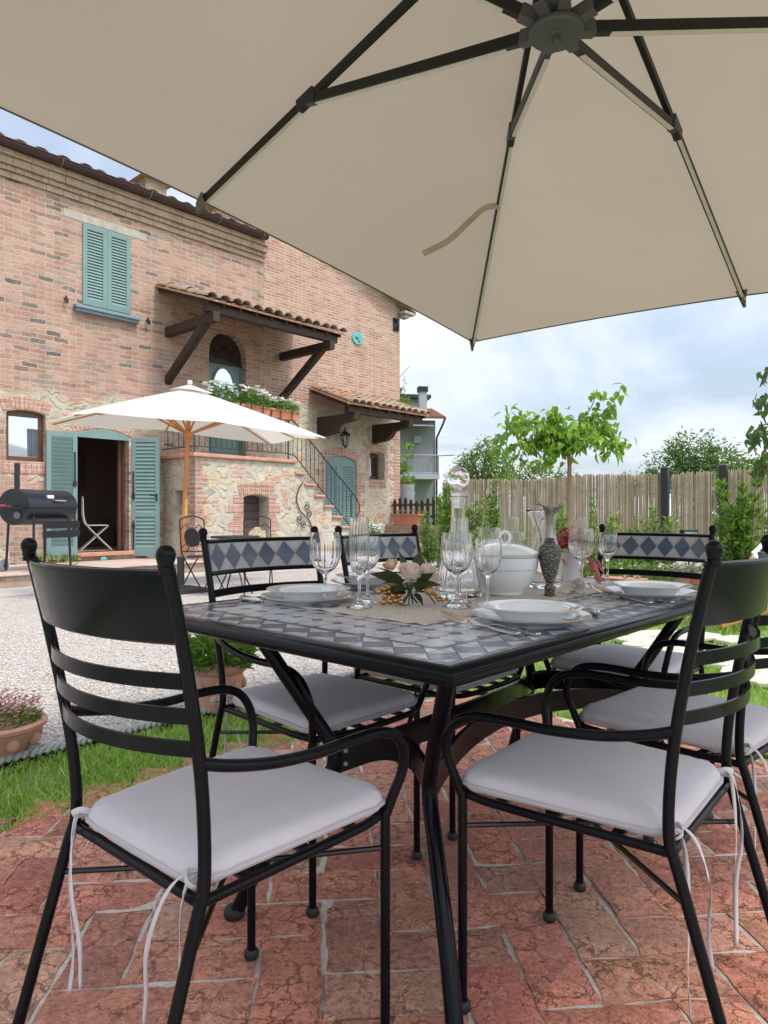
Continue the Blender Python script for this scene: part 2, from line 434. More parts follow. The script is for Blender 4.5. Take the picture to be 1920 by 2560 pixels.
def gravel_mat():
    t = NT('cream_gravel'); o = t.obj()
    v = t.new('TexVoronoi', _voronoi_dimensions='3D', Vector=o, Scale=62.0, Randomness=1.0)
    e = t.new('TexVoronoi', _voronoi_dimensions='3D', _feature='DISTANCE_TO_EDGE', Vector=o, Scale=62.0, Randomness=1.0)
    r = t.new('SeparateColor', i0=v.outputs['Color'])
    c = t.ramp(r.outputs[0], [(0,(.31,.26,.22)), (.2,(.47,.41,.36)), (.5,(.57,.515,.47)), (.8,(.65,.61,.575)), (1,(.48,.45,.43))])
    c = t.mix(t.remap(e.outputs[0], .0, .12, .72, 0), c, (.12,.10,.085))
    c = t.mix(.35, c, t.ramp(t.noise(o, .8, 5), [(.3,(.8,.78,.76)), (.7,(1.1,1.1,1.1))]), 'MULTIPLY')
    t.base(c); t.p(Roughness=.9); t.bump(t.math('ADD', t.math('MULTIPLY', e.outputs[0], 2.0), r.outputs[1]), .8, .012); return t.mat
M_GRAVEL = gravel_mat()
M_PEBBLE = NT('pebbles')
_g = M_PEBBLE.new('NewGeometry'); M_PEBBLE.base(M_PEBBLE.ramp(_g.outputs['Random Per Island'], [(0,(.30,.25,.21)), (.2,(.46,.40,.345)), (.5,(.57,.515,.47)), (.8,(.66,.62,.585)), (1,(.46,.43,.41))])); M_PEBBLE.p(Roughness=.8); M_PEBBLE = M_PEBBLE.mat
def lawn_mat():
    t = NT('lawn_soil'); o = t.obj()
    c = t.ramp(t.noise(o, 3, 6, .7), [(.3,(.09,.16,.03)), (.5,(.15,.24,.045)), (.7,(.24,.26,.09))])
    c = t.mix(t.remap(t.noise(o, 40, 5, .7), .45, .65, 0, .5), c, (.06,.045,.025))
    t.base(c); t.p(Roughness=.95); t.bump(t.noise(o, 70, 5), .8, .02); return t.mat
M_LAWN = lawn_mat()
M_BLADE = leafmat('grass_blade', [(0,(.09,.20,.02)), (.25,(.20,.39,.04)), (.6,(.34,.56,.08)), (.85,(.47,.61,.16)), (1,(.66,.60,.34))], .5, .4)
M_EDGE = simple('grey_rope_edging', (.30,.31,.30), .8, var=.2, scale=20)
M_FLAG = simple('cream_flagstone', (.52,.48,.39), .9, var=.15, scale=6, bump=.4, bscale=30, bdist=.006)

def canopy_mat():
    t = NT('taupe_parasol_fabric'); o = t.obj()
    n = t.noise(o, 260, 2); big = t.noise(o, 1.1, 4, .55)
    c = t.mix(.5, t.ramp(n, [(.3,(.215,.183,.133)), (.7,(.265,.23,.17))]), t.ramp(big, [(.3,(.225,.19,.135)), (.7,(.30,.26,.20))]))
    t.base(c); t.p(Roughness=.9); t.b.inputs['Specular IOR Level'].default_value = .1
    tr = t.new('BsdfTranslucent', Color=t.mix(.5, c, (.375,.31,.235)))
    mx = t.new('MixShader', i0=.5, i1=t.b.outputs[0], i2=tr.outputs[0]); t.l.new(mx.outputs[0], t.out.inputs[0])
    t.bump(t.noise(o, 2.2, 4, .55), .3, .05); return t.mat
M_CANOPY = canopy_mat()
def white_canopy():
    t = NT('white_parasol_fabric'); o = t.obj(); t.base(t.ramp(t.noise(o, 2, 3), [(.3,(.56,.545,.53)), (.7,(.62,.605,.59))])); t.p(Roughness=.85)
    tr = t.new('BsdfTranslucent', Color=(.72,.68,.58)); mx = t.new('MixShader', i0=.35, i1=t.b.outputs[0], i2=tr.outputs[0]); t.l.new(mx.outputs[0], t.out.inputs[0]); return t.mat
M_WCANOPY = white_canopy()
M_ARM = simple('bronze_parasol_arm', (.011,.009,.008), .45, var=.15, spec=.3)
M_ALU = simple('pale_aluminium_edge', (.55,.53,.47), .4, var=.08)
M_HUB = simple('grey_plastic_hub', (.06,.062,.062), .55, var=.1)

M_PORC = simple('white_porcelain', (.80,.82,.84), .1, var=.02, spec=.6, coat=.6)
M_GOLD = simple('gold_rim', (.62,.47,.22), .3, metal=.9)
M_GREYBAND = simple('grey_garland_band', (.35,.35,.36), .4, var=.3, scale=90)
M_GLASS = glassmat('clear_crystal')
M_FROST = glassmat('frosted_glass', (1,1,1), .45)
def silver_mat(name, col, rough, relief=0):
    t = NT(name); o = t.obj()
    n = t.noise(o, 25, 6, .65)
    t.base(t.ramp(n, [(.3, cs(col, .75)), (.7, cs(col, 1.15))])); t.p(Metallic=1.0); t.set(t.b.inputs['Roughness'], t.remap(n, .3, .7, rough*.7, rough*1.5))
    if relief:
        w = t.new('TexVoronoi', _feature='SMOOTH_F1', Vector=o, Scale=140.0, Smoothness=.5)
        h = t.math('ADD', w.outputs[0], t.math('MULTIPLY', t.noise(o, 120, 3, dist=2), .6))
        t.bump(h, 1.0, relief)
        t.base(t.mix(t.remap(h, .35, .75, 0, .8), cs(col, 1.05), cs(col, .25)))
    return t.mat
M_SILVER = silver_mat('silver_plate', (.70,.66,.60), .22)
M_EWER = silver_mat('tarnished_silver', (.36,.345,.31), .2, .007)
M_EWERS = silver_mat('dark_silver', (.30,.285,.26), .25)
def lace_mat():
    t = NT('crochet_runner'); o = t.obj()
    w = t.new('TexVoronoi', _voronoi_dimensions='2D', Vector=o, Scale=150.0, Randomness=.35)
    c = t.ramp(w.outputs[0], [(.2,(.64,.57,.50)), (.6,(.53,.47,.41)), (.85,(.34,.30,.255))])
    t.base(c); t.p(Roughness=.95); t.bump(w.outputs[0], .8, .004); return t.mat
M_LACE = lace_mat()
def petal_mat(name, stops, trans=.25):
    t = NT(name); o = t.obj(); g = t.new('NewGeometry')
    c = t.ramp(t.noise(o, 30, 3), stops); t.base(c); t.p(Roughness=.7, Sheen__Weight=.3)
    tr = t.new('BsdfTranslucent', Color=c); mx = t.new('MixShader', i0=trans, i1=t.b.outputs[0], i2=tr.outputs[0]); t.l.new(mx.outputs[0], t.out.inputs[0]); return t.mat
M_ROSE = petal_mat('cream_silk_petal', [(.3,(.86,.70,.58)), (.7,(.90,.80,.70))])
M_BUD = petal_mat('peach_silk_petal', [(.3,(.78,.52,.35)), (.7,(.84,.62,.45))])
M_SILKLEAF = leafmat('silk_leaf', [(0,(.018,.028,.014)), (.5,(.035,.05,.022)), (1,(.06,.07,.03))], .5, .12)
M_BERRY = simple('gold_berry', (.52,.27,.085), .18, metal=.75, var=.15, scale=60)
M_FRUIT = simple('gold_glitter_fruit', (.50,.29,.09), .65, metal=.3, var=.4, scale=220, bump=.6, bscale=300, bdist=.001)
M_TWIG = simple('brown_twig', (.05,.032,.022), .8, var=.3, scale=30)
M_STEMG = simple('green_stem', (.05,.065,.03), .7)
M_FABFLOWER = petal_mat('grey_organza', [(.3,(.55,.50,.44)), (.7,(.70,.66,.60))], .3)
M_WPOT = simple('white_ribbed_pot', (.72,.68,.68), .5, var=.04)
M_CRIMSON = leafmat('crimson_leaf', [(0,(.32,.02,.06)), (.5,(.55,.06,.13)), (1,(.70,.20,.26))], .5, .3)
M_LEAFM = leafmat('mulberry_leaf', [(0,(.05,.14,.02)), (.35,(.10,.25,.025)), (.7,(.18,.36,.035)), (1,(.30,.46,.06))], .4, .5)
M_LAUREL = leafmat('laurel_leaf', [(0,(.04,.11,.02)), (.4,(.09,.21,.03)), (.75,(.18,.33,.05)), (1,(.34,.46,.09))], .4, .35)
M_TREE = leafmat('far_tree_leaf', [(0,(.02,.06,.022)), (.45,(.04,.105,.03)), (.8,(.075,.16,.045)), (1,(.12,.22,.06))], .5, .35)
M_TREEL = leafmat('light_tree_leaf', [(0,(.035,.10,.02)), (.5,(.075,.18,.03)), (1,(.15,.27,.05))], .5, .4)
M_POTLEAF = leafmat('pot_leaf', [(0,(.035,.12,.015)), (.5,(.07,.20,.025)), (1,(.16,.32,.06))], .4, .35)
M_WFLOWER = leafmat('white_petal', [(0,(.75,.76,.74)), (1,(.84,.84,.84))], .7, .3)
M_PINKFL = leafmat('pink_petal', [(0,(.38,.09,.14)), (.5,(.55,.20,.25)), (1,(.70,.45,.47))], .7, .3)
M_YELLOWFL = leafmat('yellow_petal', [(0,(.62,.40,.04)), (1,(.75,.55,.10))], .7, .3)
M_SUCC = leafmat('succulent_leaf', [(0,(.14,.20,.13)), (.35,(.26,.33,.26)), (.6,(.40,.43,.37)), (.8,(.42,.36,.16)), (1,(.55,.50,.42))], .6, .15)
M_BARK = simple('bark', (.16,.115,.08), .9, var=.3, scale=14, bump=.6, bscale=35, bdist=.008)
def bamboo_mat():
    t = NT('bamboo_cane'); o = t.obj(); g = t.new('NewGeometry'); r = g.outputs['Random Per Island']
    c = t.ramp(r, [(0,(.17,.125,.085)), (.25,(.34,.27,.18)), (.55,(.48,.40,.28)), (.85,(.63,.55,.39)), (1,(.29,.25,.20))])
    s = t.new('SeparateXYZ', i0=o)
    z = t.math('FRACT', t.math('MULTIPLY', t.math('ADD', s.outputs[2], t.math('MULTIPLY', r, 7.0)), 3.2))
    c = t.mix(t.remap(z, 0, .05, .7, 0), c, (.06,.045,.03))
    c = t.mix(.6, c, t.ramp(t.noise(o, 5, 5), [(.3,(.65,.63,.62)), (.7,(1.2,1.2,1.2))]), 'MULTIPLY')
    t.base(c); t.p(Roughness=.55); return t.mat
M_BAMBOO = bamboo_mat()
M_PICKET = simple('dark_picket_wood', (.045,.032,.024), .8, var=.3, scale=10)
M_POST = simple('dark_post', (.018,.019,.024), .6)
M_RENDERG = simple('grey_render', (.20,.21,.215), .9, var=.1, scale=1)
M_RENDERW = simple('pale_render', (.30,.32,.36), .9, var=.08, scale=1)
M_FARRAIL = simple('far_balcony_rail', (.25,.26,.30), .6)
M_BBQ = simple('black_enamel', (.014,.017,.024), .32, var=.15, scale=4, spec=.5)
M_CHROME = simple('chrome', (.75,.75,.76), .15, metal=1, var=.05)
M_RED = simple('red_plastic', (.50,.03,.05), .4)
M_WHITEP = simple('white_paint', (.74,.73,.72), .5, var=.04)
M_WHITEI = simple('white_iron', (.50,.48,.48), .5, var=.08)
M_TEAL = simple('verdigris', (.10,.38,.36), .6, var=.35, scale=25)
M_PLATEW = simple('enamel_plate', (.72,.74,.78), .4, var=.03)
M_DIGIT = simple('blue_grey_enamel', (.22,.26,.36), .5)
M_LAMPG = glassmat('lamp_glass', (.9,.95,.95), .2)
M_WHITEC = simple('white_cushion', (.70,.68,.68), .9, var=.05)
# ------------------------------------------------------------------ garden axes: v along the house front, u away to the left
AX = R(47.5)
VV = Vector((math.cos(AX), math.sin(AX), 0)); UU = Vector((-math.sin(AX), math.cos(AX), 0))
def uv(u, v, z=0.0): return UU*u + VV*v + Vector((0,0,z))
F_, Y0 = 1732.0, 1284.0
def at(px, py, z=0.0):
    """ground point at height z seen at a pixel of the 1920x2560 photograph (camera at 1 m, level)."""
    d = (1.0 - z)*F_/(py - Y0); return Vector(((px-960)/F_*d, d, z))
def atd(px, d, z=0.0): return Vector(((px-960)/F_*d, d, z))

# ------------------------------------------------------------------ ground, gravel, patio
mb = MB(); mb.poly([(-300,-300,-.03),(300,-300,-.03),(300,300,-.03),(-300,300,-.03)]); tag(mb.build('ground', M_LAWN, smooth=False), kind='structure')
mb = MB(); mb.poly([uv(3.03,-9,0), uv(3.03,17,0), uv(13,17,0), uv(13,-9,0)]); tag(mb.build('gravel_yard', M_GRAVEL, smooth=False), kind='structure')
mb = MB(); mb.poly([uv(-3.2,-3.0,-.009), uv(2.39,-3.0,-.009), uv(2.39,3.12,-.009), uv(-3.2,3.12,-.009)])
patio = tag(mb.build('patio_mortar', M_MORTAR, smooth=False), kind='structure')

def make_patio():
    W = .1445; a = R(4.8)
    ax = Vector((math.cos(a), math.sin(a), 0)); ay = Vector((-math.sin(a), math.cos(a), 0))
    O = Vector((.312, 1.407, 0)) - ax*(3*W)
    mb = MB(); rr = random.Random(3)
    def brick(x, y, w, h):
        c = O + ax*((x + w/2)*W) + ay*((y + h/2)*W)
        uu = c.dot(UU); v_ = c.dot(VV)
        if not (-3.0 < uu < 2.44 and -2.6 < v_ < 3.16): return
        if c.y < .55 or abs(c.x) > c.y*.75 + 1.2: return
        g = .0078
        X = w*W/2 - g; Y = h*W/2 - g
        nx, ny = (9, 5) if w > h else (5, 9)
        rot = rr.uniform(-.012, .012); dx, dy, dz = rr.uniform(-.003,.003), rr.uniform(-.003,.003), rr.uniform(-.0035, .001)
        tx, ty = rr.uniform(-.012,.012), rr.uniform(-.012,.012)
        vs = []; fs = []
        for j in range(ny):
            for i in range(nx):
                p = -1 + 2*i/(nx-1); q = -1 + 2*j/(ny-1)
                x_ = X*p; y_ = Y*q; z_ = dz + x_*tx + y_*ty + rr.uniform(-.0012,.0012)
                e = max(abs(p), abs(q))
                if e > .99:
                    z_ -= .0055; cr = abs(p) > .99 and abs(q) > .99
                    k = rr.uniform(-.0065, .002) - (.006 if cr else 0)
                    if abs(p) > .99: x_ += math.copysign(k, p)
                    if abs(q) > .99: y_ += math.copysign(k, q)
                P = c + ax*(x_*math.cos(rot) - y_*math.sin(rot) + dx) + ay*(x_*math.sin(rot) + y_*math.cos(rot) + dy)
                vs.append((P.x, P.y, z_))
        for j in range(ny-1):
            for i in range(nx-1): fs.append((j*nx+i, j*nx+i+1, (j+1)*nx+i+1, (j+1)*nx+i))
        ring = [i for i in range(nx)] + [j*nx+nx-1 for j in range(1, ny)] + [(ny-1)*nx+i for i in range(nx-2,-1,-1)] + [j*nx for j in range(ny-2,0,-1)]
        b = len(vs); vs += [(vs[i][0], vs[i][1], -.02) for i in ring]; n = len(ring)
        fs += [(ring[i], b+i, b+(i+1)%n, ring[(i+1)%n]) for i in range(n)]
        mb.add(vs, fs)
    for x in range(-40, 46):
        for y in range(-30, 46):
            k = (x - y) % 4
            if k == 0: brick(x, y, 2, 1)
            elif k == 3: brick(x, y, 1, 2)
    o = mb.build('patio_paving', M_PATIO, angle=60)
    tag(o, kind='structure'); o['label'] = 'handmade terracotta bricks of the patio laid in herringbone'
make_patio()

# rope edging between grass strip and gravel
mb = MB()
for k in range(330):
    v_ = -3.6 + k*.03
    if v_ > 3.3: break
    c = uv(3.0 + random.uniform(-.004,.004), v_, .005)
    d = (VV*.8 + UU*.6).normalized()
    mb.tube([c - d*.032, c - d*.018 + Vector((0,0,.012)), c + d*.018 + Vector((0,0,.012)), c + d*.032], [.008,.014,.014,.008], 6)
tag(mb.build('lawn_edging', M_EDGE), 'grey rope-twist edging between the grass strip and gravel', 'edging')

# grass blades as one mass
def grass():
    def blades(P, h0, h1, w):
        n = len(P)
        h = rng.uniform(h0, h1, n); th = rng.uniform(0, 2*PI, n)
        lean = rng.normal(0, .5, (n,2))*h[:,None]
        side = np.stack([np.cos(th), np.sin(th), np.zeros(n)], 1)*w[:,None]
        tip = P + np.stack([lean[:,0], lean[:,1], h*.85], 1)
        mid = P + np.stack([lean[:,0]*.3, lean[:,1]*.3, h*.52], 1)
        V = np.stack([P - side, P + side, mid + side*.8, mid - side*.8, tip], 1).reshape(-1,3)
        return V
    chunks = []
    def region(u0, u1, v0, v1, dens, h0, h1, w, ragged=0):
        n = int((u1-u0)*(v1-v0)*dens)
        u = rng.uniform(u0, u1, n); v = rng.uniform(v0, v1, n)
        P = np.outer(u, np.array(UU)) + np.outer(v, np.array(VV))
        # clumps and bare spots
        s = np.sin(P[:,0]*9.3 + 2*np.sin(P[:,1]*4.1)) + np.sin(P[:,1]*11.7 + 1.7*np.sin(P[:,0]*5.3))
        keep = rng.uniform(-2.6, 1.2, n) < s
        near = (P[:,1] > .3) & (np.abs(P[:,0]) < P[:,1]*.62 + .6)
        P = P[keep & near]
        P[:,2] = -.028
        chunks.append(blades(P, h0, h1, np.full(len(P), w)))
    region(2.36, 2.98, -1.5, 3.6, 15000, .022, .062, .0024)
    region(2.33, 2.44, -1.5, 3.2, 4500, .015, .04, .0022)
    region(-2.6, 2.98, 3.06, 5.0, 4200, .03, .07, .0026)
    region(-6, 2.98, 5.0, 8.5, 1500, .03, .07, .0042)
    region(-8, 2.98, 8.5, 13.0, 420, .04, .08, .0075)
    V = np.concatenate(chunks); n = len(V)//5
    me = bpy.data.meshes.new('lawn_grass')
    i = np.arange(n)*5
    me.vertices.add(len(V)); me.vertices.foreach_set('co', V.astype(np.float32).ravel())
    quads = np.stack([i,i+1,i+2,i+3],1); tris = np.stack([i+3,i+2,i+4],1)
    loops = np.concatenate([quads.ravel(), tris.ravel()])
    starts = np.concatenate([np.arange(n)*4, n*4 + np.arange(n)*3])
    me.loops.add(len(loops)); me.loops.foreach_set('vertex_index', loops.astype(np.int32))
    me.polygons.add(2*n); me.polygons.foreach_set('loop_start', starts.astype(np.int32))
    me.update(calc_edges=True); me.materials.append(M_BLADE)
    o = bpy.data.objects.new('lawn_grass', me); COL.objects.link(o); tag(o, 'green lawn grass around the brick patio', kind='stuff')
grass()

# loose pebbles lying on the gravel yard, one mass
def pebbles():
    n0 = 26000
    u = rng.uniform(3.02, 6.4, n0); v = rng.uniform(-2.5, 3.6, n0)
    P = np.outer(u, np.array(UU)) + np.outer(v, np.array(VV))
    P = P[(P[:,1] > 1.5) & (np.abs(P[:,0]) < P[:,1]*.6 + .3)]
    n = len(P); r = rng.uniform(.004, .010, n)
    base = np.array([(1,0,0),(0,1,0),(-1,0,0),(0,-1,0),(0,0,.6),(0,0,-.6)], float)
    th = rng.uniform(0, 2*PI, n); ct, st = np.cos(th), np.sin(th); sx = rng.uniform(.8,1.4,n); sy = rng.uniform(.6,1,n)
    bx = base[None,:,0]*sx[:,None]; by = base[None,:,1]*sy[:,None]
    V = np.stack([bx*ct[:,None]-by*st[:,None], bx*st[:,None]+by*ct[:,None], np.repeat(base[None,:,2], n, 0)], 2)*r[:,None,None]
    V += P[:,None,:]; V[:,:,2] += (r*.35)[:,None]
    V = V.reshape(-1,3)
    fb = np.array([(0,1,4),(1,2,4),(2,3,4),(3,0,4),(1,0,5),(2,1,5),(3,2,5),(0,3,5)])
    F = (fb[None] + (np.arange(n)*6)[:,None,None]).reshape(-1,3)
    me = bpy.data.meshes.new('gravel_pebbles')
    me.vertices.add(len(V)); me.vertices.foreach_set('co', V.astype(np.float32).ravel())
    me.loops.add(F.size); me.loops.foreach_set('vertex_index', F.astype(np.int32).ravel())
    me.polygons.add(len(F)); me.polygons.foreach_set('loop_start', (np.arange(len(F))*3).astype(np.int32))
    me.update(calc_edges=True); me.polygons.foreach_set('use_smooth', [True]*len(F)); me.materials.append(M_PEBBLE)
    o = bpy.data.objects.new('gravel_pebbles', me); COL.objects.link(o); tag(o, 'pale loose pebbles on the gravel yard', kind='stuff')
pebbles()

# cream stepping stones in the lawn on the right
def flag(c, rx, ry, seed):
    rr = random.Random(seed); n = 11; pts = []
    for i in range(n):
        a = 2*PI*i/n; q = rr.uniform(.82, 1.12)
        pts.append((rx*q*math.cos(a), ry*q*math.sin(a)))
    mb = MB(); mb.prism([(x, y, -.02) for x, y in pts], (0,0,.032))
    o = mb.build('stepping_stone', M_FLAG, bevel=.008); o.location = (c.x, c.y, 0); return o
FL = [((1600,1600),.20,.16,'small cream stepping stone in the lawn nearest the table edge'),((1685,1588),.40,.20,'wide cream stepping stone farthest back in the lawn'),((1566,1625),.16,.12,'pale stepping stone just above the far chair cushion'),
      ((1700,1632),.30,.24,'cream stepping stone seen behind the table leg'),((1590,1612),.13,.08,'tiny flat stone almost sunk in the lawn'),((1835,1650),.40,.26,'broad cream stepping stone seen through the chair back slats'),((1862,1600),.25,.15,'cream stepping stone beyond the slatted chair back'),((1925,1690),.30,.30,'cream stepping stone at the right edge by the slatted chair')]
for i, (p, rx, ry, lb) in enumerate(FL):
    tag(flag(at(*p), rx, ry, i+40), lb, 'stepping stone', 'stepping stones in the lawn')

# ------------------------------------------------------------------ chairs
CH = dict(wf=.198, wr=.196, yf=.203, yr=-.197)
def chair_parts(root):
    r = .0099
    post = [(.2,-.335,0),(.198,-.275,.20),(.196,-.214,.405),(.1955,-.198,.46),(.199,-.2,.55),(.2065,-.214,.66),(.2115,-.24,.80),(.2148,-.268,.925)]
    ys = lambda z: float(np.interp(z, [.46,.55,.66,.80,.925], [-.198,-.2,-.214,-.24,-.268]))
    xs = lambda z: float(np.interp(z, [.46,.55,.66,.80,.925], [.1955,.199,.2065,.2115,.2148]))
    for s in (-1, 1):
        mb = MB(); mb.tube([(s*x, y, z) for x, y, z in catmull(post, 5)], r, 12)
        p = mb.build('back_post', M_METAL, root)
        mb = MB(); mb.lathe([(0,-.026),(.0102,-.026),(.0102,-.017),(.0122,-.0145),(.0108,-.0125),(.0112,-.0105),(.0130,-.004),(.0136,.0015),(.0121,.0075),(.008,.0122),(.004,.0139),(0,.0143)], 20, (s*.2152,-.272,.944))
        mb.build('ball_finial', M_METAL, p)
        mb = MB(); mb.lathe([(0,.0),(.014,.0),(.0155,.004),(.015,.014),(.0112,.020),(0,.021)], 14, (s*.2,-.335,.0)); mb.build('foot_cap', M_RUBBER, p)
        mb = MB(); mb.tube([(s*.198,.203,.012),(s*.198,.203,.30),(s*.198,.203,.445)], r*.96, 12)
        l = mb.build('front_leg', M_METAL, root)
        mb = MB(); mb.lathe([(0,.0),(.0145,.0),(.0165,.004),(.016,.016),(.0115,.021),(0,.022)], 14, (s*.198,.203,0)); mb.build('foot_cap', M_RUBBER, l)
        a = [(.2045,-.212,.645),(.2165,-.165,.632),(.2245,-.09,.618),(.229,.0,.611),(.2315,.08,.612),(.2325,.145,.609),(.232,.19,.594),(.2295,.218,.562),(.222,.226,.52),(.208,.214,.47),(.199,.204,.435)]
        mb = MB(); mb.tube([(s*x, y, z) for x, y, z in catmull(a, 5)], r*.98, 12); mb.build('armrest', M_METAL, root)
    # seat frame
    zf = .436
    fr = [(-.19,-.2,zf),(-.196,-.05,zf),(-.202,.10,zf),(-.200,.165,zf),(-.185,.205,zf),(-.14,.226,zf),(0,.234,zf),(.14,.226,zf),(.185,.205,zf),(.200,.165,zf),(.202,.10,zf),(.196,-.05,zf),(.19,-.2,zf)]
    mb = MB(); mb.tube(catmull(fr, 4), .0085, 10); mb.tube([(-.196,-.2,zf),(.196,-.2,zf)], .0085, 10)
    mb.build('seat_frame', M_METAL, root)
    mb = MB()
    for x in (-.12,-.04,.04,.12): mb.box(x-.012, x+.012, -.195, .225, zf-.003, zf+.003)
    for y in (-.1,.02,.13): mb.box(-.195, .195, y-.011, y+.011, zf-.009, zf-.003)
    mb.build('seat_lattice', M_METALB, root)
    mb = MB(); mb.tube([(-.198,.203,.372),(0,0,.366),(.197,-.225,.362)], .0052, 8); mb.tube([(.198,.203,.372),(.002,.004,.355),(-.197,-.225,.362)], .0052, 8)
    mb.build('stretcher', M_METALB, root)
    # curved slats and panel
    def curve(z, bow, n=16):
        w = xs(z) - .004
        return [(w*(-1+2*i/n), ys(z) - bow*(1-(-1+2*i/n)**2), z) for i in range(n+1)]
    for z, b in ((.765,.055),(.714,.056),(.665,.057)):
        mb = MB(); mb.bar(curve(z, b), .0225, .005); mb.build('slat', M_METAL, root, angle=50)
    z0, z1, bow = .822, .919, .05
    def P(x, z, off): return (x, ys(z) - bow*(1-(x/.2125)**2) + off, z)
    mb = MB(); n = 18; vs = []; fs = []
    prof = [(z0,-.005),(z0-.003,0),(z0,.006),(z1,.006),(z1+.004,.002),(z1+.003,-.004),(z1-.004,-.007)]
    for i in range(n+1):
        x = -.210 + .42*i/n
        for z, o_ in prof: vs.append(P(x, z, o_))
    k = len(prof)
    for i in range(n):
        for j in range(k): fs.append((i*k+j, i*k+(j+1)%k, (i+1)*k+(j+1)%k, (i+1)*k+j))
    mb.add(vs, fs); pn = mb.build('back_panel', M_METAL, root, angle=35)
    # rails round the tile inlay on the inner face
    mb = MB(); mb.tube([P(-.21+.42*i/n, z1-.002, .008) for i in range(n+1)], .0065, 8); mb.tube([P(-.21+.42*i/n, z0+.001, .008) for i in range(n+1)], .0065, 8)
    mb.build('panel_rail', M_METAL, pn)
    mb = MB(); nd = 6; w = .405/nd; zm = (z0+z1)/2; hh = .0405
    def tile(pts, m):
        cx = sum(p[0] for p in pts)/len(pts); cz = sum(p[1] for p in pts)/len(pts); q = []
        for x, z in pts:
            d = math.hypot(x-cx, z-cz); k_ = 1 - .0016/d*1.3; q.append((cx+(x-cx)*k_, cz+(z-cz)*k_))
        mb.add([P(x, z, .0098) for x, z in q], [tuple(range(len(q)))], m)
    for i in range(nd):
        x0 = -.2025 + i*w; xm = x0 + w/2; x1 = x0 + w
        tile([(x0,zm),(xm,zm-hh),(x1,zm),(xm,zm+hh)], 0)
        for s in (-1, 1):
            if i < nd-1: tile([(xm, zm+s*hh),(x1, zm),(x1+w/2, zm+s*hh)], 1)
            if i == 0: tile([(x0, zm+s*hh),(x0, zm),(xm, zm+s*hh)], 1)
            if i == nd-1: tile([(xm, zm+s*hh),(x1, zm),(x1, zm+s*hh)], 1)
    ng = 12; mb.add([P(-.206+.412*i/ng, z, .0088) for i in range(ng+1) for z in (z0+.004, z1-.004)], [(2*i,2*i+2,2*i+3,2*i+1) for i in range(ng)], 2)
    mb.build('tile_inlay', [M_TBLACK, M_TCHAIR, M_GROUT], pn, smooth=False)

def cushion_parts(root):
    # rounded trapezoid outline
    def outline(t):
        a = 2*PI*t; c, s = math.cos(a), math.sin(a); e = .20
        x = math.copysign(abs(c)**e, c); y = math.copysign(abs(s)**e, s)
        return x*(.190 + .014*y), .008 + .207*y
    N = 64; rings = [(1.0,.0,-.0),(1.018,.008,0),(1.008,.020,0),(.985,.029,0),(.945,.0355,0),(.87,.039,0),(.7,.0415,0),(.4,.043,0)]
    vs = []; fs = []; rr = random.Random(5)
    low = [(.93,-.004,0),(.985,-.001,0)]
    allr = low + rings
    for k, h, _ in allr:
        for j in range(N):
            x, y = outline(j/N)
            wr = (.0015*math.sin(j*2.9)*math.sin(j*.77) + .0012*math.sin(j*5.3+1))*(1 if .93 < k < 1.03 else .4 if k > .8 else 0) - .0035*math.exp(-((x+.05)**2+(y-.02)**2)/.006)*(k < .9)
            vs.append((x*k, .012 + (y-.012)*k, h + wr - .005*(math.cos(7*x*k+.4)*.4+math.sin(9*y*k)*.4)*(1-k)))
    vs.append((0,.012,.0432)); vs.append((0,.012,-.004))
    m = len(allr)
    for i in range(m-1):
        for j in range(N): fs.append((i*N+j, i*N+(j+1)%N, (i+1)*N+(j+1)%N, (i+1)*N+j))
    for j in range(N): fs.append(((m-1)*N+j, (m-1)*N+(j+1)%N, len(vs)-2)); fs.append(((j+1)%N, j, len(vs)-1))
    mb = MB(); mb.add(vs, fs); mb.build('cushion_pad', M_CUSH, root, angle=180)
    mb = MB(); pts = []
    for j in range(N):
        x, y = outline(j/N); pts.append((x*1.018, .012+(y-.012)*1.018, .0105 + .0012*math.sin(j*1.7)))
    mb.tube(pts, .0042, 6, closed=True); mb.build('piping', M_PIPE, root)
    def ribbon(path, w, seed):
        rr = random.Random(seed); P_ = catmull(path, 5); mb = MB(); vs = []; fs = []
        for i, p in enumerate(P_):
            a = rr.random()*.5 + i*.16 + seed; d = Vector((math.cos(a), math.sin(a), 0))*w/2
            vs += [p - d, p + d]
        for i in range(len(P_)-1): fs.append((2*i, 2*i+1, 2*i+3, 2*i+2))
        mb.add(vs, fs); return mb.build('tie_ribbon', M_TIE, root, angle=180, solid=.0006)
    for s in (-1, 1):
        k = (s+1)*5
        ribbon([(s*.166,-.182,.022),(s*.160,-.213,.022),(s*.140,-.232,-.015),(s*.118,-.243,-.09),(s*.104,-.236,-.17),(s*.092,-.240,-.29 if s > 0 else -.24)], .0072, 1+k)
        ribbon([(s*.172,-.182,.02),(s*.172,-.207,.018),(s*.168,-.218,-.03),(s*.171,-.222,-.12),(s*.163,-.219,-.22),(s*.168,-.224,-.335 if s > 0 else -.29)], .0072, 3+k)
        mb = MB(); mb.tube(catmull([(s*.160,-.180,.014),(s*.163,-.204,.027),(s*.176,-.214,.020),(s*.183,-.203,.010),(s*.176,-.186,.012)],4), .0042, 7, sec=[(1.2,-.25),(1.2,.25),(-1.2,.25),(-1.2,-.25)]); mb.build('tie_knot', M_TIE, root)

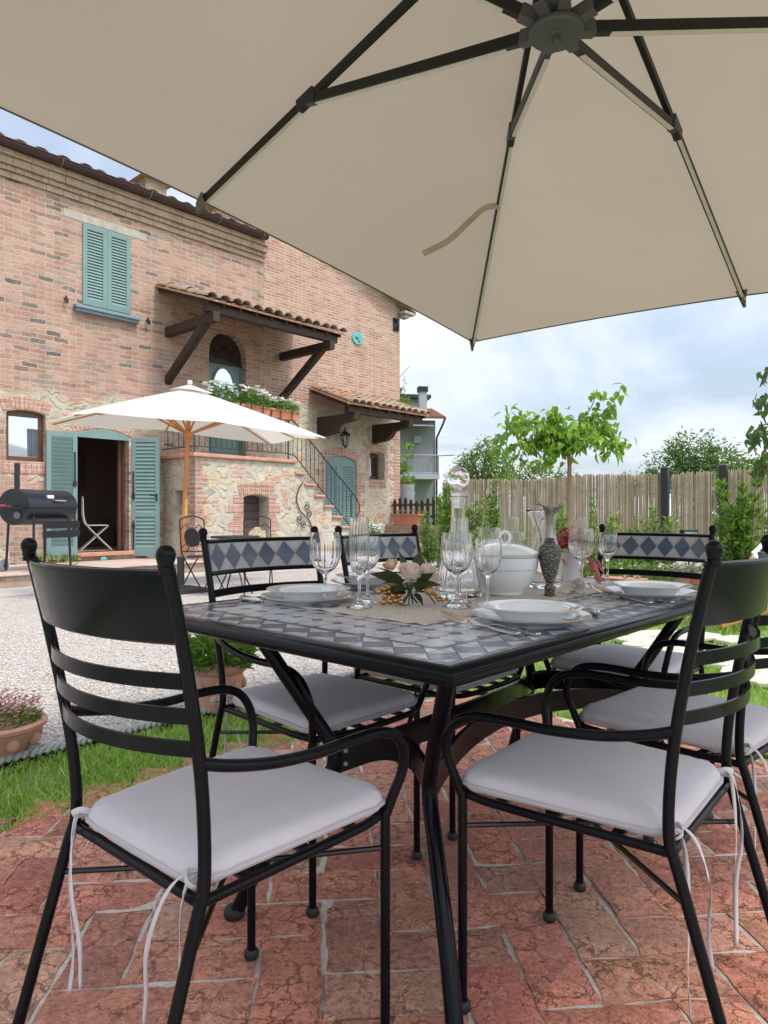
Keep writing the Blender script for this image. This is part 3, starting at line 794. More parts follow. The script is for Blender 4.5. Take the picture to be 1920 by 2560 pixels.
CHAIRS = [  # x, y, facing (deg), chair label, cushion label
    (-.2802, 1.2779, 49.46, 'near left dining chair with its plain dark back to the viewer', 'pale cushion on the near left chair, its long ties hanging in front'),
    (.4407, 1.4234, 141.13, 'near right dining chair with curved slats, drawn up to the long table side', 'pale cushion on the near right chair beside the front table leg'),
    (.8036, 1.8313, 133.48, 'dining chair behind the near right one, cut by the right edge', 'pale cushion on the second chair of the right-hand side'),
    (-.1882, 2.009, -43.62, 'dining chair whose blue diamond tiled back stands left behind the plates', 'pale cushion under the left far corner of the table'),
    (.1864, 2.4138, -40.87, 'dining chair with blue tiled back half hidden behind the roses', 'cushion mostly hidden under the table on the chair behind the roses'),
    (.8815, 2.5194, 228.21, 'dining chair at the far table end with black diamond tiled back', 'pale cushion at the far table end above the lawn'),
]
ch0 = thing('dining_chair', CHAIRS[0][3], 'chair', (CHAIRS[0][0], CHAIRS[0][1], 0), R(CHAIRS[0][2]-90), 'wrought metal dining chairs round the table')
chair_parts(ch0)
cu0 = thing('seat_cushion', CHAIRS[0][4], 'cushion', (CHAIRS[0][0], CHAIRS[0][1], .448), R(CHAIRS[0][2]-90), 'tied seat cushions on the dining chairs')
cushion_parts(cu0)
for x, y, a, l1, l2 in CHAIRS[1:]:
    dup(ch0, (x, y, 0), R(a-90), l1); dup(cu0, (x, y, .448), R(a-90), l2)

# ------------------------------------------------------------------ table
TN = Vector((.111, 1.160, 0)); TA = R(47.31); TL, TW, TH = 1.65, 1.02, .744
tv = Vector((math.cos(TA), math.sin(TA), 0)); tu = Vector((-math.sin(TA), math.cos(TA), 0))
def tp(s, t, z=TH): return TN + tv*s + tu*t + Vector((0,0,z))
def st(p): d = Vector((p.x, p.y, 0)) - TN; return d.dot(tv), d.dot(tu)
table = thing('mosaic_table', 'long dark metal table with slate mosaic top, laid for a meal', 'table', (TN.x, TN.y, 0), TA)
mb = MB()
# rounded rim
rim = [(.004,-.0008),(.001,.0012),(-.004,.0014),(-.010,-.0002),(-.0155,-.0035),(-.020,-.0085),(-.0225,-.015),(-.022,-.022),(-.018,-.029),(-.011,-.033),(.0,-.0345),(.030,-.034),(.030,-.012)]
cor = [(0,0,1,1),(TL,0,-1,1),(TL,TW,-1,-1),(0,TW,1,-1)]
vs = []; fs = []
for (x, y, sx, sy) in cor:
    for o_, z in rim: vs.append((x + sx*o_, y + sy*o_, TH + z))
k = len(rim)
for i in range(4):
    for j in range(k): fs.append((i*k+j, i*k+(j+1)%k, ((i+1)%4)*k+(j+1)%k, ((i+1)%4)*k+j))
mb.add(vs, fs); mb.build('table_rim', M_METAL, table, angle=60)
mb = MB(); mb.box(.03, TL-.03, .03, TW-.03, TH-.03, TH-.012); mb.build('underframe', M_METALB, table)
def table_tiles():
    mb = MB()
    def poly(pts, m, g=.0011):
        cx = sum(p[0] for p in pts)/len(pts); cy = sum(p[1] for p in pts)/len(pts); q = []
        n = len(pts)
        for i in range(n):   # inset each edge by g
            a = Vector(pts[i-1]); b = Vector(pts[i]); c = Vector(pts[(i+1)%n])
            d1 = (b-a).normalized(); d2 = (c-b).normalized()
            n1 = Vector((-d1.y, d1.x)); n2 = Vector((-d2.y, d2.x))
            if n1.dot(Vector((cx,cy))-b) < 0: n1 = -n1
            if n2.dot(Vector((cx,cy))-b) < 0: n2 = -n2
            m_ = n1 + n2; m_ = m_/max(.35, m_.dot(n1)) if m_.length > 1e-6 else n1
            q.append(b + m_*g)
        mb.add([(p.x, p.y, TH + random.uniform(-.0002,.0002)) for p in q], [tuple(range(n))], m)
    def clip(pts, x0, x1, y0, y1):
        def cut(P, f, inter):
            out = []
            for i in range(len(P)):
                a, b = P[i-1], P[i]
                if f(b):
                    if not f(a): out.append(inter(a, b))
                    out.append(b)
                elif f(a): out.append(inter(a, b))
            return out
        for ax, lim, sg in ((0,x0,1),(0,x1,-1),(1,y0,1),(1,y1,-1)):
            f = lambda p: sg*(p[ax]-lim) >= -1e-9
            def inter(a, b):
                t = (lim-a[ax])/(b[ax]-a[ax]); return tuple(a[i]+(b[i]-a[i])*t for i in (0,1))
            pts = cut(pts, f, inter)
            if len(pts) < 3: return None
        return pts
    e0 = .006; w1 = .014; wd = .082; w2 = .013
    def ring(a, w, pitch, mat, half=True):
        for horiz in (0,1):
            Lx, Ly = (TL, TW) if horiz == 0 else (TW, TL)
            for side in (0,1):
                n = max(1, round((Lx-2*a)/pitch)); st_ = (Lx-2*a)/n
                for i in range(n):
                    p0, p1 = a+i*st_, a+(i+1)*st_
                    y0_, y1_ = (a, a+w) if side == 0 else (Ly-a-w, Ly-a)
                    lo, hi = (y0_, y1_)
                    pts = [(p0, lo), (p1, lo), (p1, hi), (p0, hi)]
                    if i == 0: pts[2 if side == 1 else 3] if 0 else None
                    pts = [(min(max(x, a), Lx-a), y) for x, y in pts]
                    if horiz == 1:
                        if i in (0, n-1) and w > .0:
                            pts = [(min(max(x, a+w), Lx-a-w), y) for x, y in pts]
                        pts = [(y, x) for x, y in pts]
                    poly(pts, mat if not (i % 2 and mat == 0 and w == w1) else 2)
    ring(e0, w1, .062, 0)
    a = e0 + w1
    # diamond band
    def band(horiz, side):
        Lx, Ly = (TL, TW) if horiz == 0 else (TW, TL)
        inner = a + (wd if horiz else 0)
        n = round((Lx-2*inner)/wd); p = (Lx-2*inner)/n
        for i in range(n):
            x0 = inner+i*p; xm = x0+p/2; x1 = x0+p
            y0_, y1_ = (a, a+wd) if side == 0 else (Ly-a-wd, Ly-a); ym = (y0_+y1_)/2
            T = (lambda q: [(y, x) for x, y in q]) if horiz else (lambda q: q)
            poly(T([(x0,ym),(xm,y0_),(x1,ym),(xm,y1_)]), 0 if (i % 1 == 0) else 2)
            poly(T([(x0,y0_),(xm,y0_),(x0,ym)]), 1); poly(T([(xm,y0_),(x1,y0_),(x1,ym)]), 1)
            poly(T([(x0,y1_),(x0,ym),(xm,y1_)]), 1); poly(T([(x1,ym),(x1,y1_),(xm,y1_)]), 1)
    for h in (0,1):
        for s in (0,1): band(h, s)
    b = a + wd
    ring(b, w2, .085, 0)
    c = b + w2 + .001
    # octagons and dots
    pit = .074; nx = round((TL-2*c)/pit); ny = round((TW-2*c)/pit); px = (TL-2*c)/nx; py = (TW-2*c)/ny; k = .016
    for i in range(-1, nx+1):
        for j in range(-1, ny+1):
            cx = c + (i+.5)*px; cy = c + (j+.5)*py; hx, hy = px/2, py/2
            o8 = [(cx-hx+k,cy-hy),(cx+hx-k,cy-hy),(cx+hx,cy-hy+k),(cx+hx,cy+hy-k),(cx+hx-k,cy+hy),(cx-hx+k,cy+hy),(cx-hx,cy+hy-k),(cx-hx,cy-hy+k)]
            if 0 <= i < nx and 0 <= j < ny: poly(o8, 1)
            X, Y = cx+hx, cy+hy
            d4 = clip([(X-k,Y),(X,Y-k),(X+k,Y),(X,Y+k)], c, TL-c, c, TW-c)
            if d4 and len(d4) >= 3: poly(d4, 0)
    mb.poly([(0,0,TH-.0012),(TL,0,TH-.0012),(TL,TW,TH-.0012),(0,TW,TH-.0012)], 3)
    mb.build('mosaic_top', [M_TDARK, M_TLIGHT, M_TMID, M_GROUT], table, smooth=False)
table_tiles()
# bent legs, each knee turned in toward the middle
K = .7071
LEGS = [((.10,.06),(.635,.774)), ((.085,.735),(.635,-.774)), ((1.45,.06),(-.635,.774)), ((1.44,.80),(-.635,-.774))]
knees = []
for (s, t), (ds, dt) in LEGS:
    q = [(0,0),(.06,.12),(.165,.27),(.235,.355),(.25,.40),(.235,.445),(.17,.54),(.06,.70),(.05,.715)]
    pts = [(s+ds*p, t+dt*p, z) for p, z in q]
    mb = MB(); mb.tube(catmull([pts[0],pts[1],pts[2],pts[3],pts[4],pts[5],pts[6],pts[7],pts[8]], 4), .0178, 16)
    lg = mb.build('leg', M_METAL, table)
    mb = MB(); mb.lathe([(0,0),(.024,0),(.026,.004),(.026,.016),(.021,.024),(0,.025)], 18, (s,t,0)); mb.build('foot_cap', M_RUBBER, lg)
    knees.append((s+ds*.25, t+dt*.25))
def stretch(a, b, bow, zc=.40):
    A = Vector((*a, zc)); B = Vector((*b, zc)); M_ = (A+B)/2; cen = Vector((.77,.42,zc))
    n = (cen - M_); n = n.normalized()
    pts = []
    for i in range(15):
        t = i/14; w = 4*t*(1-t)
        p = A.lerp(B, t) + n*bow*w; p.z = zc + .045*w - .01; pts.append(p)
    mb = MB(); mb.bar(pts, .062, .011); o = mb.build('stretcher', M_METAL, table, angle=50)
    mb = MB()
    for e, f in ((pts[0], pts[1]), (pts[-1], pts[-2])):
        d = (f-e).normalized(); nn = Vector((-d.y, d.x, 0))
        for dz in (-.016,.016):
            c = e + d*.03 + Vector((0,0,dz)); mb.tube([c - nn*.0075, c + nn*.0075], .0055, 8)
    mb.build('bolt', M_LEAD, o)
stretch(knees[0], knees[1], .07); stretch(knees[2], knees[3], .07)
stretch(knees[0], knees[2], .115); stretch(knees[1], knees[3], .115)
# ------------------------------------------------------------------ tableware
RUN = (.30, 1.44, .30, .77)
mb = MB(); nx, ny = 90, 36; vs = []; fs = []
for j in range(ny+1):
    for i in range(nx+1):
        p = i/nx; q = j/ny; s = RUN[0] + (RUN[1]-RUN[0])*p; t = RUN[2] + (RUN[3]-RUN[2])*q
        es = min(p, 1-p); et = min(q, 1-q)
        if i in (0, nx): s += .007*abs(math.sin(t*58)) * (-1 if i == 0 else 1)
        if j in (0, ny): t += .007*abs(math.sin(s*58)) * (-1 if j == 0 else 1)
        z = TH + .0024 + .0012*math.sin(s*31+t*17)*math.sin(t*41) + (.0012*math.sin(i*1.7+j) if min(i, nx-i, j, ny-j) < 3 else 0)
        P = tp(s, t, 0); vs.append((P.x, P.y, z))
for j in range(ny):
    for i in range(nx): fs.append((j*(nx+1)+i, j*(nx+1)+i+1, (j+1)*(nx+1)+i+1, (j+1)*(nx+1)+i))
mb.add(vs, fs); tag(mb.build('table_runner', M_LACE, angle=180, solid=.002), 'beige crocheted runner with scalloped edge lying along the table', 'table runner')
ZR = TH + .0045

def plate_parts(root, soup):
    if not soup:
        R_ = .1375; pr = [(0,.004),(.075,.004),(.082,.0),(.088,.0),(.089,.003),(.098,.008),(.120,.0165),(.1365,.0215),(R_,.0225),(.1370,.0238),(.120,.0192),(.100,.0112),(.092,.0078),(.080,.0065),(0,.0065)]
    else:
        R_ = .1205; pr = [(0,.003),(.055,.003),(.060,.0),(.066,.0),(.068,.003),(.078,.012),(.086,.0235),(.094,.0278),(.112,.0318),(.1195,.0335),(R_,.0345),(.1198,.0358),(.110,.0345),(.094,.0312),(.0865,.0285),(.080,.019),(.066,.0085),(.05,.0065),(0,.006)]
    mb = MB(); mb.lathe(pr, 72); mb.build('dish', M_PORC, root, angle=75)
    mb = MB(); mb.tube([((R_-.0004)*math.cos(2*PI*i/72), (R_-.0004)*math.sin(2*PI*i/72), pr[8][1]+.0006 if not soup else .0352) for i in range(72)], .0008, 5, closed=True); mb.build('rim_line', M_GOLD, root)
PL = [(at(1326, 1553), 'near right', 1), (atd(1624, 2.10), 'far right', 2), (atd(772, 1.99), 'left', 3), (atd(925, 2.42), 'behind', 4)]
dp = {'near right':'wide white dinner plate beneath the soup plate in the foreground','far right':'wide white dinner plate beneath the soup plate by the far right corner','left':'wide white dinner plate behind the left ribbed wine glass','behind':'white dinner plate mostly hidden behind the ribbed champagne flute'}
sp = {'near right':'white soup plate on the dinner plate closest to the viewer','far right':'white soup plate on the stack at the far right of the table','left':'blue-shaded white soup plate on the left stack beside the knife','behind':'white soup plate glimpsed behind the left glasses'}
d = atd(1326, 1.615); PL[0] = (d, 'near right', 1)
p0 = s0 = None
for P, nm, _ in PL:
    loc = (P.x, P.y, TH + .0008)
    if p0 is None:
        p0 = thing('dinner_plate', dp[nm], 'plate', loc, 0, 'white dinner plates on the table'); plate_parts(p0, False)
        s0 = thing('soup_plate', sp[nm], 'plate', (loc[0], loc[1], loc[2]+.0068), 0, 'white soup plates on the dinner plates'); plate_parts(s0, True)
    else:
        dup(p0, loc, 0, dp[nm]); dup(s0, (loc[0], loc[1], loc[2]+.0068), 0, sp[nm])

# --- stemware: optic ribs on the inner wall
def stem(root, kind):
    if kind == 'goblet':
        o = [(0,.0015),(.034,.0),(.0385,.0008),(.0388,.0022),(.030,.0045),(.016,.010),(.0075,.020),(.0048,.034),(.0043,.055),(.0048,.074),(.0072,.083),(.0085,.0865),(.0095,.0885),(.0165,.0935),(.028,.104),(.0375,.119),(.0428,.139),(.0440,.156),(.0428,.175),(.0405,.190),(.0388,.2005)]
        i = [(.0378,.2008),(.0394,.190),(.0416,.175),(.0427,.156),(.0414,.140),(.0360,.1205),(.0265,.1062),(.0150,.0975),(.006,.0942),(0,.0936)]
        ribs = (.0935, .185)
    elif kind == 'wine':
        o = [(0,.0015),(.031,.0),(.0345,.0008),(.0348,.0022),(.027,.0045),(.014,.010),(.0068,.020),(.0044,.034),(.0040,.060),(.0045,.080),(.0068,.088),(.0080,.0905),(.0088,.0925),(.0150,.098),(.0250,.109),(.0320,.124),(.0350,.142),(.0352,.155),(.0340,.172),(.0325,.1875)]
        i = [(.0316,.1878),(.0330,.172),(.0341,.155),(.0339,.142),(.0308,.1255),(.0238,.111),(.0138,.1015),(.0055,.098),(0,.0974)]
        ribs = (.098, .175)
    else:
        o = [(0,.0015),(.030,.0),(.0330,.0008),(.0333,.0022),(.026,.0045),(.013,.010),(.0066,.019),(.0044,.032),(.0042,.055),(.0050,.072),(.0072,.078),(.0085,.081),(.0130,.0885),(.0205,.104),(.0252,.124),(.0272,.148),(.0272,.175),(.0262,.205),(.0250,.2405)]
        i = [(.0241,.2408),(.0252,.205),(.0261,.175),(.0261,.148),(.0241,.125),(.0193,.1065),(.0110,.0935),(.005,.0895),(0,.0888)]
        ribs = (.085, .235)
    po = [(p.x, p.y) for p in [Vector((a, b, 0)) for a, b in o]]
    sm = lambda L: [(v.x, max(v.y, 0)) for v in catmull([(a, b, 0) for a, b in L], 3)]
    prof = sm(o) + sm(i); nO = len(sm(o))
    def mod(k, a, r, z):
        if ribs[0] < z < ribs[1] and r > .012:
            f = min(1, (z-ribs[0])/.02, (ribs[1]-z)/.02)
            return 1 + (.007 if k < nO else -.002)*f*math.cos(20*a)
        return 1
    mb = MB(); mb.lathe([(max(r, 0), z) for r, z in prof], 80, mod=mod); mb.build('glass_body', M_GLASS, root, angle=55)
GL = [('goblet', atd(813, 1.886), 'ribbed wine goblet at the far left, before the left plates'),
      ('flute', atd(898, 1.855), 'tall ribbed champagne flute beside the left goblet'),
      ('wine', atd(919, 1.955), 'small ribbed wine glass half hidden behind the left champagne flute'),
      ('goblet', atd(1142, 1.862), 'ribbed wine goblet in front of the stoppered decanter'),
      ('wine', atd(1220, 1.80), 'small ribbed wine glass in front of the white tureen'),
      ('flute', atd(1149, 1.955), 'ribbed champagne flute between the goblet and the decanter neck'),
      ('goblet', atd(1454, 2.37), 'ribbed wine goblet in front of the crimson plant'),
      ('wine', atd(1519, 2.50), 'small wine glass standing rightmost, before the black tiled chair'),
      ('flute', atd(1452, 2.47), 'champagne flute rising above the goblet at the crimson plant'),
      ('goblet', atd(1225, 2.55), 'goblet at the back, its rim showing above the tureen lid'),
      ('flute', atd(1281, 2.62), 'champagne flute at the back, left of the glass pitcher'),
      ('wine', atd(1293, 2.50), 'small wine glass at the back between tureen and pitcher')]
first = {}
nmk = {'goblet':'wine_goblet','wine':'wine_glass','flute':'champagne_flute'}
for kind, P, lb in GL:
    s, t = st(P); z = ZR if RUN[0] < s < RUN[1] and RUN[2] < t < RUN[3] else TH + .0006
    loc = (P.x, P.y, z)
    if kind not in first:
        r_ = thing(nmk[kind], lb, 'glass', loc, 0, 'ribbed crystal glasses on the table'); stem(r_, kind); first[kind] = r_
    else: dup(first[kind], loc, random.random(), lb)

# --- decanter with ball stopper
P = atd(1146, 2.08); dec = thing('glass_decanter', 'conical crystal decanter with round ball stopper behind the goblet', 'decanter', (P.x, P.y, ZR))
o = [(0,.003),(.055,.0),(.066,.002),(.0695,.010),(.0695,.024),(.066,.055),(.058,.095),(.046,.140),(.034,.178),(.0255,.205),(.0225,.225),(.0215,.255),(.0215,.285),(.0262,.300),(.0270,.303)]
i = [(.0235,.303),(.0195,.290),(.0188,.260),(.0195,.228),(.0225,.207),(.031,.180),(.043,.141),(.055,.096),(.063,.056),(.0655,.030),(.060,.020),(0,.017)]
sm = lambda L, k=3: [(max(v.x,0), v.y) for v in catmull([(a, b, 0) for a, b in L], k)]
mb = MB(); mb.lathe(sm(o)+sm(i), 64, mod=lambda k,a,r,z: 1 + (.012*math.cos(16*a) if .03 < z < .19 and k < 43 else 0)); mb.build('bottle', M_GLASS, dec, angle=180)
stp = MB(); stp.lathe(sm([(0,.268),(.0150,.268),(.0175,.275),(.0205,.3035),(.0245,.318),(.0250,.320),(0,.3205)], 2), 40); so = stp.build('stopper', M_FROST, dec, angle=60)
mb = MB(); mb.lathe([(0,.3205),(.011,.3205),(.0115,.324),(.0105,.328),(0,.328)], 24); mb.sphere((0,0,.3595), .0335, 48); mb.build('ball', M_GLASS, so, angle=180)

# --- tureen
P = atd(1262, 2.17); tur = thing('soup_tureen', 'white porcelain tureen with lid and grey garland band in the table centre', 'tureen', (P.x, P.y, ZR))
bowl = [(0,.002),(.050,.0),(.056,.004),(.060,.012),(.075,.028),(.092,.055),(.1015,.085),(.1045,.112),(.1040,.1245),(.1030,.1255),(.1010,.124),(.098,.088),(.072,.032),(0,.020)]
mb = MB(); mb.lathe(sm(bowl), 64); mb.build('bowl', M_PORC, tur, angle=180)
lid = [(.1075,.1235),(.1085,.1265),(.1060,.1295),(.094,.137),(.075,.1465),(.05,.154),(.02,.158),(0,.1585)]
mb = MB(); mb.lathe(sm(lid), 64); ld = mb.build('lid', M_PORC, tur, angle=180)
mb = MB(); mb.tube([(.016*math.cos(a), .0, .176+.019*math.sin(a)) for a in [R(q) for q in range(-70, 251, 20)]], [.0055]*17, 10); mb.tube([(0,0,.156),(0,0,.160)], [.014,.008], 14); mb.build('knob', M_PORC, ld)
mb = MB(); mb.lathe([(.1049,.1165),(.1052,.1185),(.1050,.1205)], 64); mb.lathe([(.1003,.0790),(.1007,.0800),(.1008,.0808)], 64); mb.build('garland_band', M_GREYBAND, tur)
mb = MB(); mb.tube([(.1083*math.cos(2*PI*i/64), .1083*math.sin(2*PI*i/64), .1262) for i in range(64)], .0011, 6, closed=True); mb.build('gold_line', M_GOLD, ld)

# --- glass pitcher
P = atd(1362, 2.36); pit = thing('glass_pitcher', 'clear glass pitcher with flared lip behind the silver ewer', 'pitcher', (P.x, P.y, ZR), R(178))
o = [(0,.003),(.045,.0),(.052,.003),(.0565,.015),(.060,.045),(.0600,.075),(.055,.110),(.0455,.145),(.0385,.175),(.0370,.200),(.0400,.230),(.0445,.255),(.0465,.264)]
i = [(.0447,.264),(.0385,.230),(.0353,.200),(.0368,.176),(.0436,.146),(.053,.111),(.0575,.076),(.0570,.046),(.0530,.020),(0,.014)]
def spout(k, a, r, z):
    q = max(0, (z-.20)/.064); c = max(0, math.cos(a)); return 1 + .42*q*q*c**6
mb = MB(); mb.lathe(sm(o)+sm(i), 64, mod=spout); mb.build('jug', M_GLASS, pit, angle=180)
mb = MB(); mb.tube(catmull([(0,-.040,.232),(0,-.062,.238),(0,-.082,.215),(0,-.085,.175),(0,-.076,.130),(0,-.057,.098)], 5), .0062, 12); mb.build('handle', M_GLASS, pit, angle=180)

# --- silver ewer
P = atd(1374, 2.13); ew = thing('silver_ewer', 'slender tarnished silver ewer with chased body and tall spout', 'ewer', (P.x, P.y, ZR), R(0))
body = [(0,.0),(.0165,.0),(.0175,.004),(.0145,.009),(.0155,.016),(.0160,.024),(.0125,.033),(.0105,.037),(.0130,.042),(.020,.060),(.0270,.085),(.0320,.112),(.0336,.124)]
mb = MB(); mb.lathe(sm(body), 40); mb.build('body', M_EWER, ew, angle=60)
mb = MB(); mb.lathe([(.0336,.124),(.0352,.126),(.0352,.1285),(.0336,.130)], 40); mb.lathe(sm([(.0330,.130),(.0332,.142),(.0290,.153),(.0205,.160),(.0165,.163)]), 40); mb.build('shoulder', M_EWER, ew, angle=60)
def lip(k, a, r, z):
    q = max(0, (z-.245)/.032); c = max(0, math.cos(a)); return 1 + q*(1.5*c**3 + .25)
nk = sm([(.0165,.163),(.0185,.166),(.0150,.169),(.0180,.173),(.0140,.177),(.0125,.184),(.0112,.205),(.0112,.225),(.0128,.245),(.0150,.258),(.0165,.270),(.0160,.2765),(.0135,.262),(.0105,.245),(0,.24)])
mb = MB(); mb.lathe(nk, 40, mod=lip); mb.build('neck', M_EWERS, ew, angle=60)
mb = MB(); mb.tube(catmull([(-.012,0,.262),(-.022,0,.276),(-.036,0,.281),(-.046,0,.270),(-.047,0,.252),(-.040,0,.225),(-.030,0,.198),(-.026,0,.175),(-.028,0,.160)], 5), [.0030]*41, 8); mb.sphere((-.034,0,.2835), .005, 10); mb.build('handle', M_EWERS, ew)

# --- crimson plant in ribbed white pot
P = atd(1428, 2.60); pot = thing('crimson_pot_plant', 'crimson-leaved plant in a white ribbed pot on the table', 'pot plant', (P.x, P.y, ZR))
mb = MB(); mb.lathe([(0,.0),(.033,.0),(.034,.006),(.0385,.095),(.0395,.098),(.0395,.106),(.036,.106),(.035,.09),(0,.088)], 80, mod=lambda k,a,r,z: 1+(.022*math.cos(30*a) if 2 <= k <= 3 else 0)); mb.build('pot', M_WPOT, pot, angle=50)
mb = MB(); Pn = []; Dn = []
for k in range(150):
    a = rng.uniform(0, 2*PI); r_ = rng.uniform(0, .055)**1.0; z = .11 + rng.uniform(0, .085)*(1-(r_/.06)**2) + .01
    Pn.append((r_*math.cos(a), r_*math.sin(a), z)); Dn.append((math.cos(a), math.sin(a), rng.uniform(-.5,.7)))
mb.leaves(Pn, Dn, rng.uniform(.022,.040,150), rng.uniform(.016,.028,150), .2, 1, droop=.25)
for (x, y, z) in [(.06,-.01,.085),(.075,-.015,.062),(.085,-.02,.04),(.07,.02,.05),(.095,0,.075),(.05,-.045,.07),(.105,.0,.055),(-.05,-.04,.085),(.088,-.01,.02)]:
    mb.leaves([(x,y,z)], [(.4+random.random()*.4, random.uniform(-.3,.1), -1)], .038, .026, .2, 1)
mb.build('foliage', M_CRIMSON, pot, angle=180)
mb = MB(); mb.tube(catmull([(.01,0,.10),(.04,-.01,.105),(.065,-.015,.075),(.085,-.02,.03)], 5), .0015, 6); mb.tube(catmull([(.01,0,.10),(.05,0,.115),(.08,0,.09),(.105,0,.06)], 5), .0014, 6); mb.build('stem', M_TWIG, pot)

# --- roses with golden berries
P = atd(1024, 1.915); ros = thing('rose_posy', 'cream silk roses with gold berries lying on the runner', 'flowers', (P.x, P.y, ZR))
def petals(mb, c, axis, r, n, seed, openness=1.0):
    rr = random.Random(seed); A = Vector(axis).normalized(); X = A.orthogonal().normalized(); Y = A.cross(X)
    for k in range(n):
        f = k/max(1, n-1); a0 = k*2.4 + rr.random()*.3; rad = r*(.16 + .84*f); hgt = r*(1.55 - .42*f)
        span = 1.35 - .25*f; vs = []; fs = []; nu, nv = 9, 7
        for j in range(nv):
            v_ = j/(nv-1)
            for i in range(nu):
                u_ = -1 + 2*i/(nu-1); w = span*(1 - .35*v_*v_*abs(u_))
                prof = rad*math.sin(min(1, v_*1.35)*PI/2)*(1) + rad*.32*openness*f*max(0, v_-.72)**1.3*3.2
                a = a0 + u_*w
                h = -r*.62 + hgt*v_*(1 - .10*u_*u_) - .12*r*f*openness*max(0, v_-.8)*5*(.3+abs(u_))
                p = Vector(c) + X*(prof*math.cos(a)) + Y*(prof*math.sin(a)) + A*h
                vs.append(p)
        for j in range(nv-1):
            for i in range(nu-1): fs.append((j*nu+i, j*nu+i+1, (j+1)*nu+i+1, (j+1)*nu+i))
        mb.add(vs, fs)
mb = MB(); petals(mb, (.003,-.012,.088), (.05,-.35,1), .034, 13, 1, 1.0); mb.build('rose', M_ROSE, ros, angle=180)
mb = MB(); petals(mb, (-.050,.005,.108), (-.35,-.1,1), .023, 7, 2, .1); mb.build('rose_bud', M_BUD, ros, angle=180)
mb = MB(); petals(mb, (.050,.012,.085), (.9,-.2,.8), .034, 8, 3, .7); mb.build('rose', M_ROSE, ros, angle=180)
mb = MB(); petals(mb, (-.03,.02,.052), (-1,-.3,.5), .018, 5, 4, .4); mb.build('rose_bud', M_BUD, ros, angle=180)
mb = MB()
LP = [((-.030,-.01,.066),(-1,-.1,.35),.085,.04),((-.020,-.014,.062),(-.8,-.4,.1),.07,.036),((-.03,.01,.07),(-1,.3,.7),.075,.034),((-.015,.03,.09),(-.15,.3,1),.065,.034),((.015,.03,.09),(.35,.2,1),.06,.045),((.03,-.01,.06),(.5,-.5,.6),.06,.04),((.03,.0,.05),(1,-.3,.2),.06,.035),((.02,-.02,.055),(.7,-.8,.35),.045,.03),((-.015,-.02,.05),(-.7,-.8,-.1),.045,.03),((.012,-.01,.03),(.6,-.6,-.55),.045,.026),((-.015,0,.04),(-1,-.2,-.1),.055,.03),((.02,.01,.035),(1,.1,-.1),.055,.028),((0,-.02,.05),(.1,-1,.15),.03,.022),((-.01,.0,.045),(-.9,.2,.15),.06,.03),((.015,.0,.045),(.9,.3,.3),.06,.03)]
for p, d, l, w in LP: mb.leaves([p], [d], l, w, .22, 1, droop=.15)
mb.build('leaf_spray', M_SILKLEAF, ros, angle=180)
mb = MB()
for k in range(11):
    a = k*.57; mb.tube(catmull([(.014*math.cos(a)*1.6, -.01+.010*math.sin(a), .005+.002*(k%3)), (.005*math.cos(a), -.012+.004*math.sin(a), .032), (.012*math.cos(a+.6), -.008+.012*math.sin(a+.6), .062)], 4), .0017, 6)
mb.tube([(-.036,-.034,.008),(-.012,-.040,.003),(-.004,-.043,.004),(-.002,-.034,.03)], .0014, 6)
mb.tube([(.052,-.02,.03),(.064,-.022,.012),(.070,-.024,.006)], .002, 6)
mb.build('stem_bundle', M_STEMG, ros)
BR = [(-.085,-.005,.036),(-.070,.0,.043),(-.068,-.012,.024),(-.046,-.014,.026),(-.058,.0,.049),(-.072,-.016,.009),(-.054,-.018,.011),(-.040,-.016,.013),(-.024,-.018,.009),(-.056,.004,.034),(-.030,-.006,.026)]
mb = MB()
for (x, y, z) in BR: mb.sphere((x, y, z), .0088, 16)
mb.build('berry_cluster', M_BERRY, ros, angle=180); mb = MB()
for (x, y, z) in [(.076,-.005,.022),(.090,-.008,.014),(.070,-.006,.031),(.103,-.006,.017),(.080,-.002,.013)]: mb.sphere((x, y, z), .0056, 12)
mb.build('berry_cluster', M_BERRY, ros, angle=180)
mb = MB(); mb.sphere((.053,-.008,.040), .0138, 20); mb.build('gold_fruit', M_FRUIT, ros, angle=180)
mb = MB()
for (x, y, z) in BR: mb.tube([(x+.004, y+.006, z), (-.01, .0, .035)], .0009, 5)
mb.tube([(.053,-.006,.036),(.01,.0,.035)], .0016, 6); mb.tube([(.09,-.006,.018),(.05,0,.034)], .0012, 6); mb.build('twig', M_TWIG, ros)

# --- grey fabric flower
P = atd(1444, 2.11); ff = thing('fabric_flower', 'small grey organza flower lying between the two right place settings', 'fabric flower', (P.x, P.y, ZR))
mb = MB(); [mb.leaves([(0,0,.006+.003*q)], [(math.cos(q*2.4)*(1-.05*q), math.sin(q*2.4)*(1-.05*q), -.1+.13*q)], .036-.0012*q, .030, .25, 1, droop=.3) for q in range(12)]; mb.build('petal', M_FABFLOWER, ff, angle=180)
mb = MB(); mb.tube(catmull([(-.01,0,.008),(-.035,.005,.006),(-.05,.012,.012),(-.062,.01,.006)], 4), .0008, 5); mb.build('wire', M_TWIG, ff)

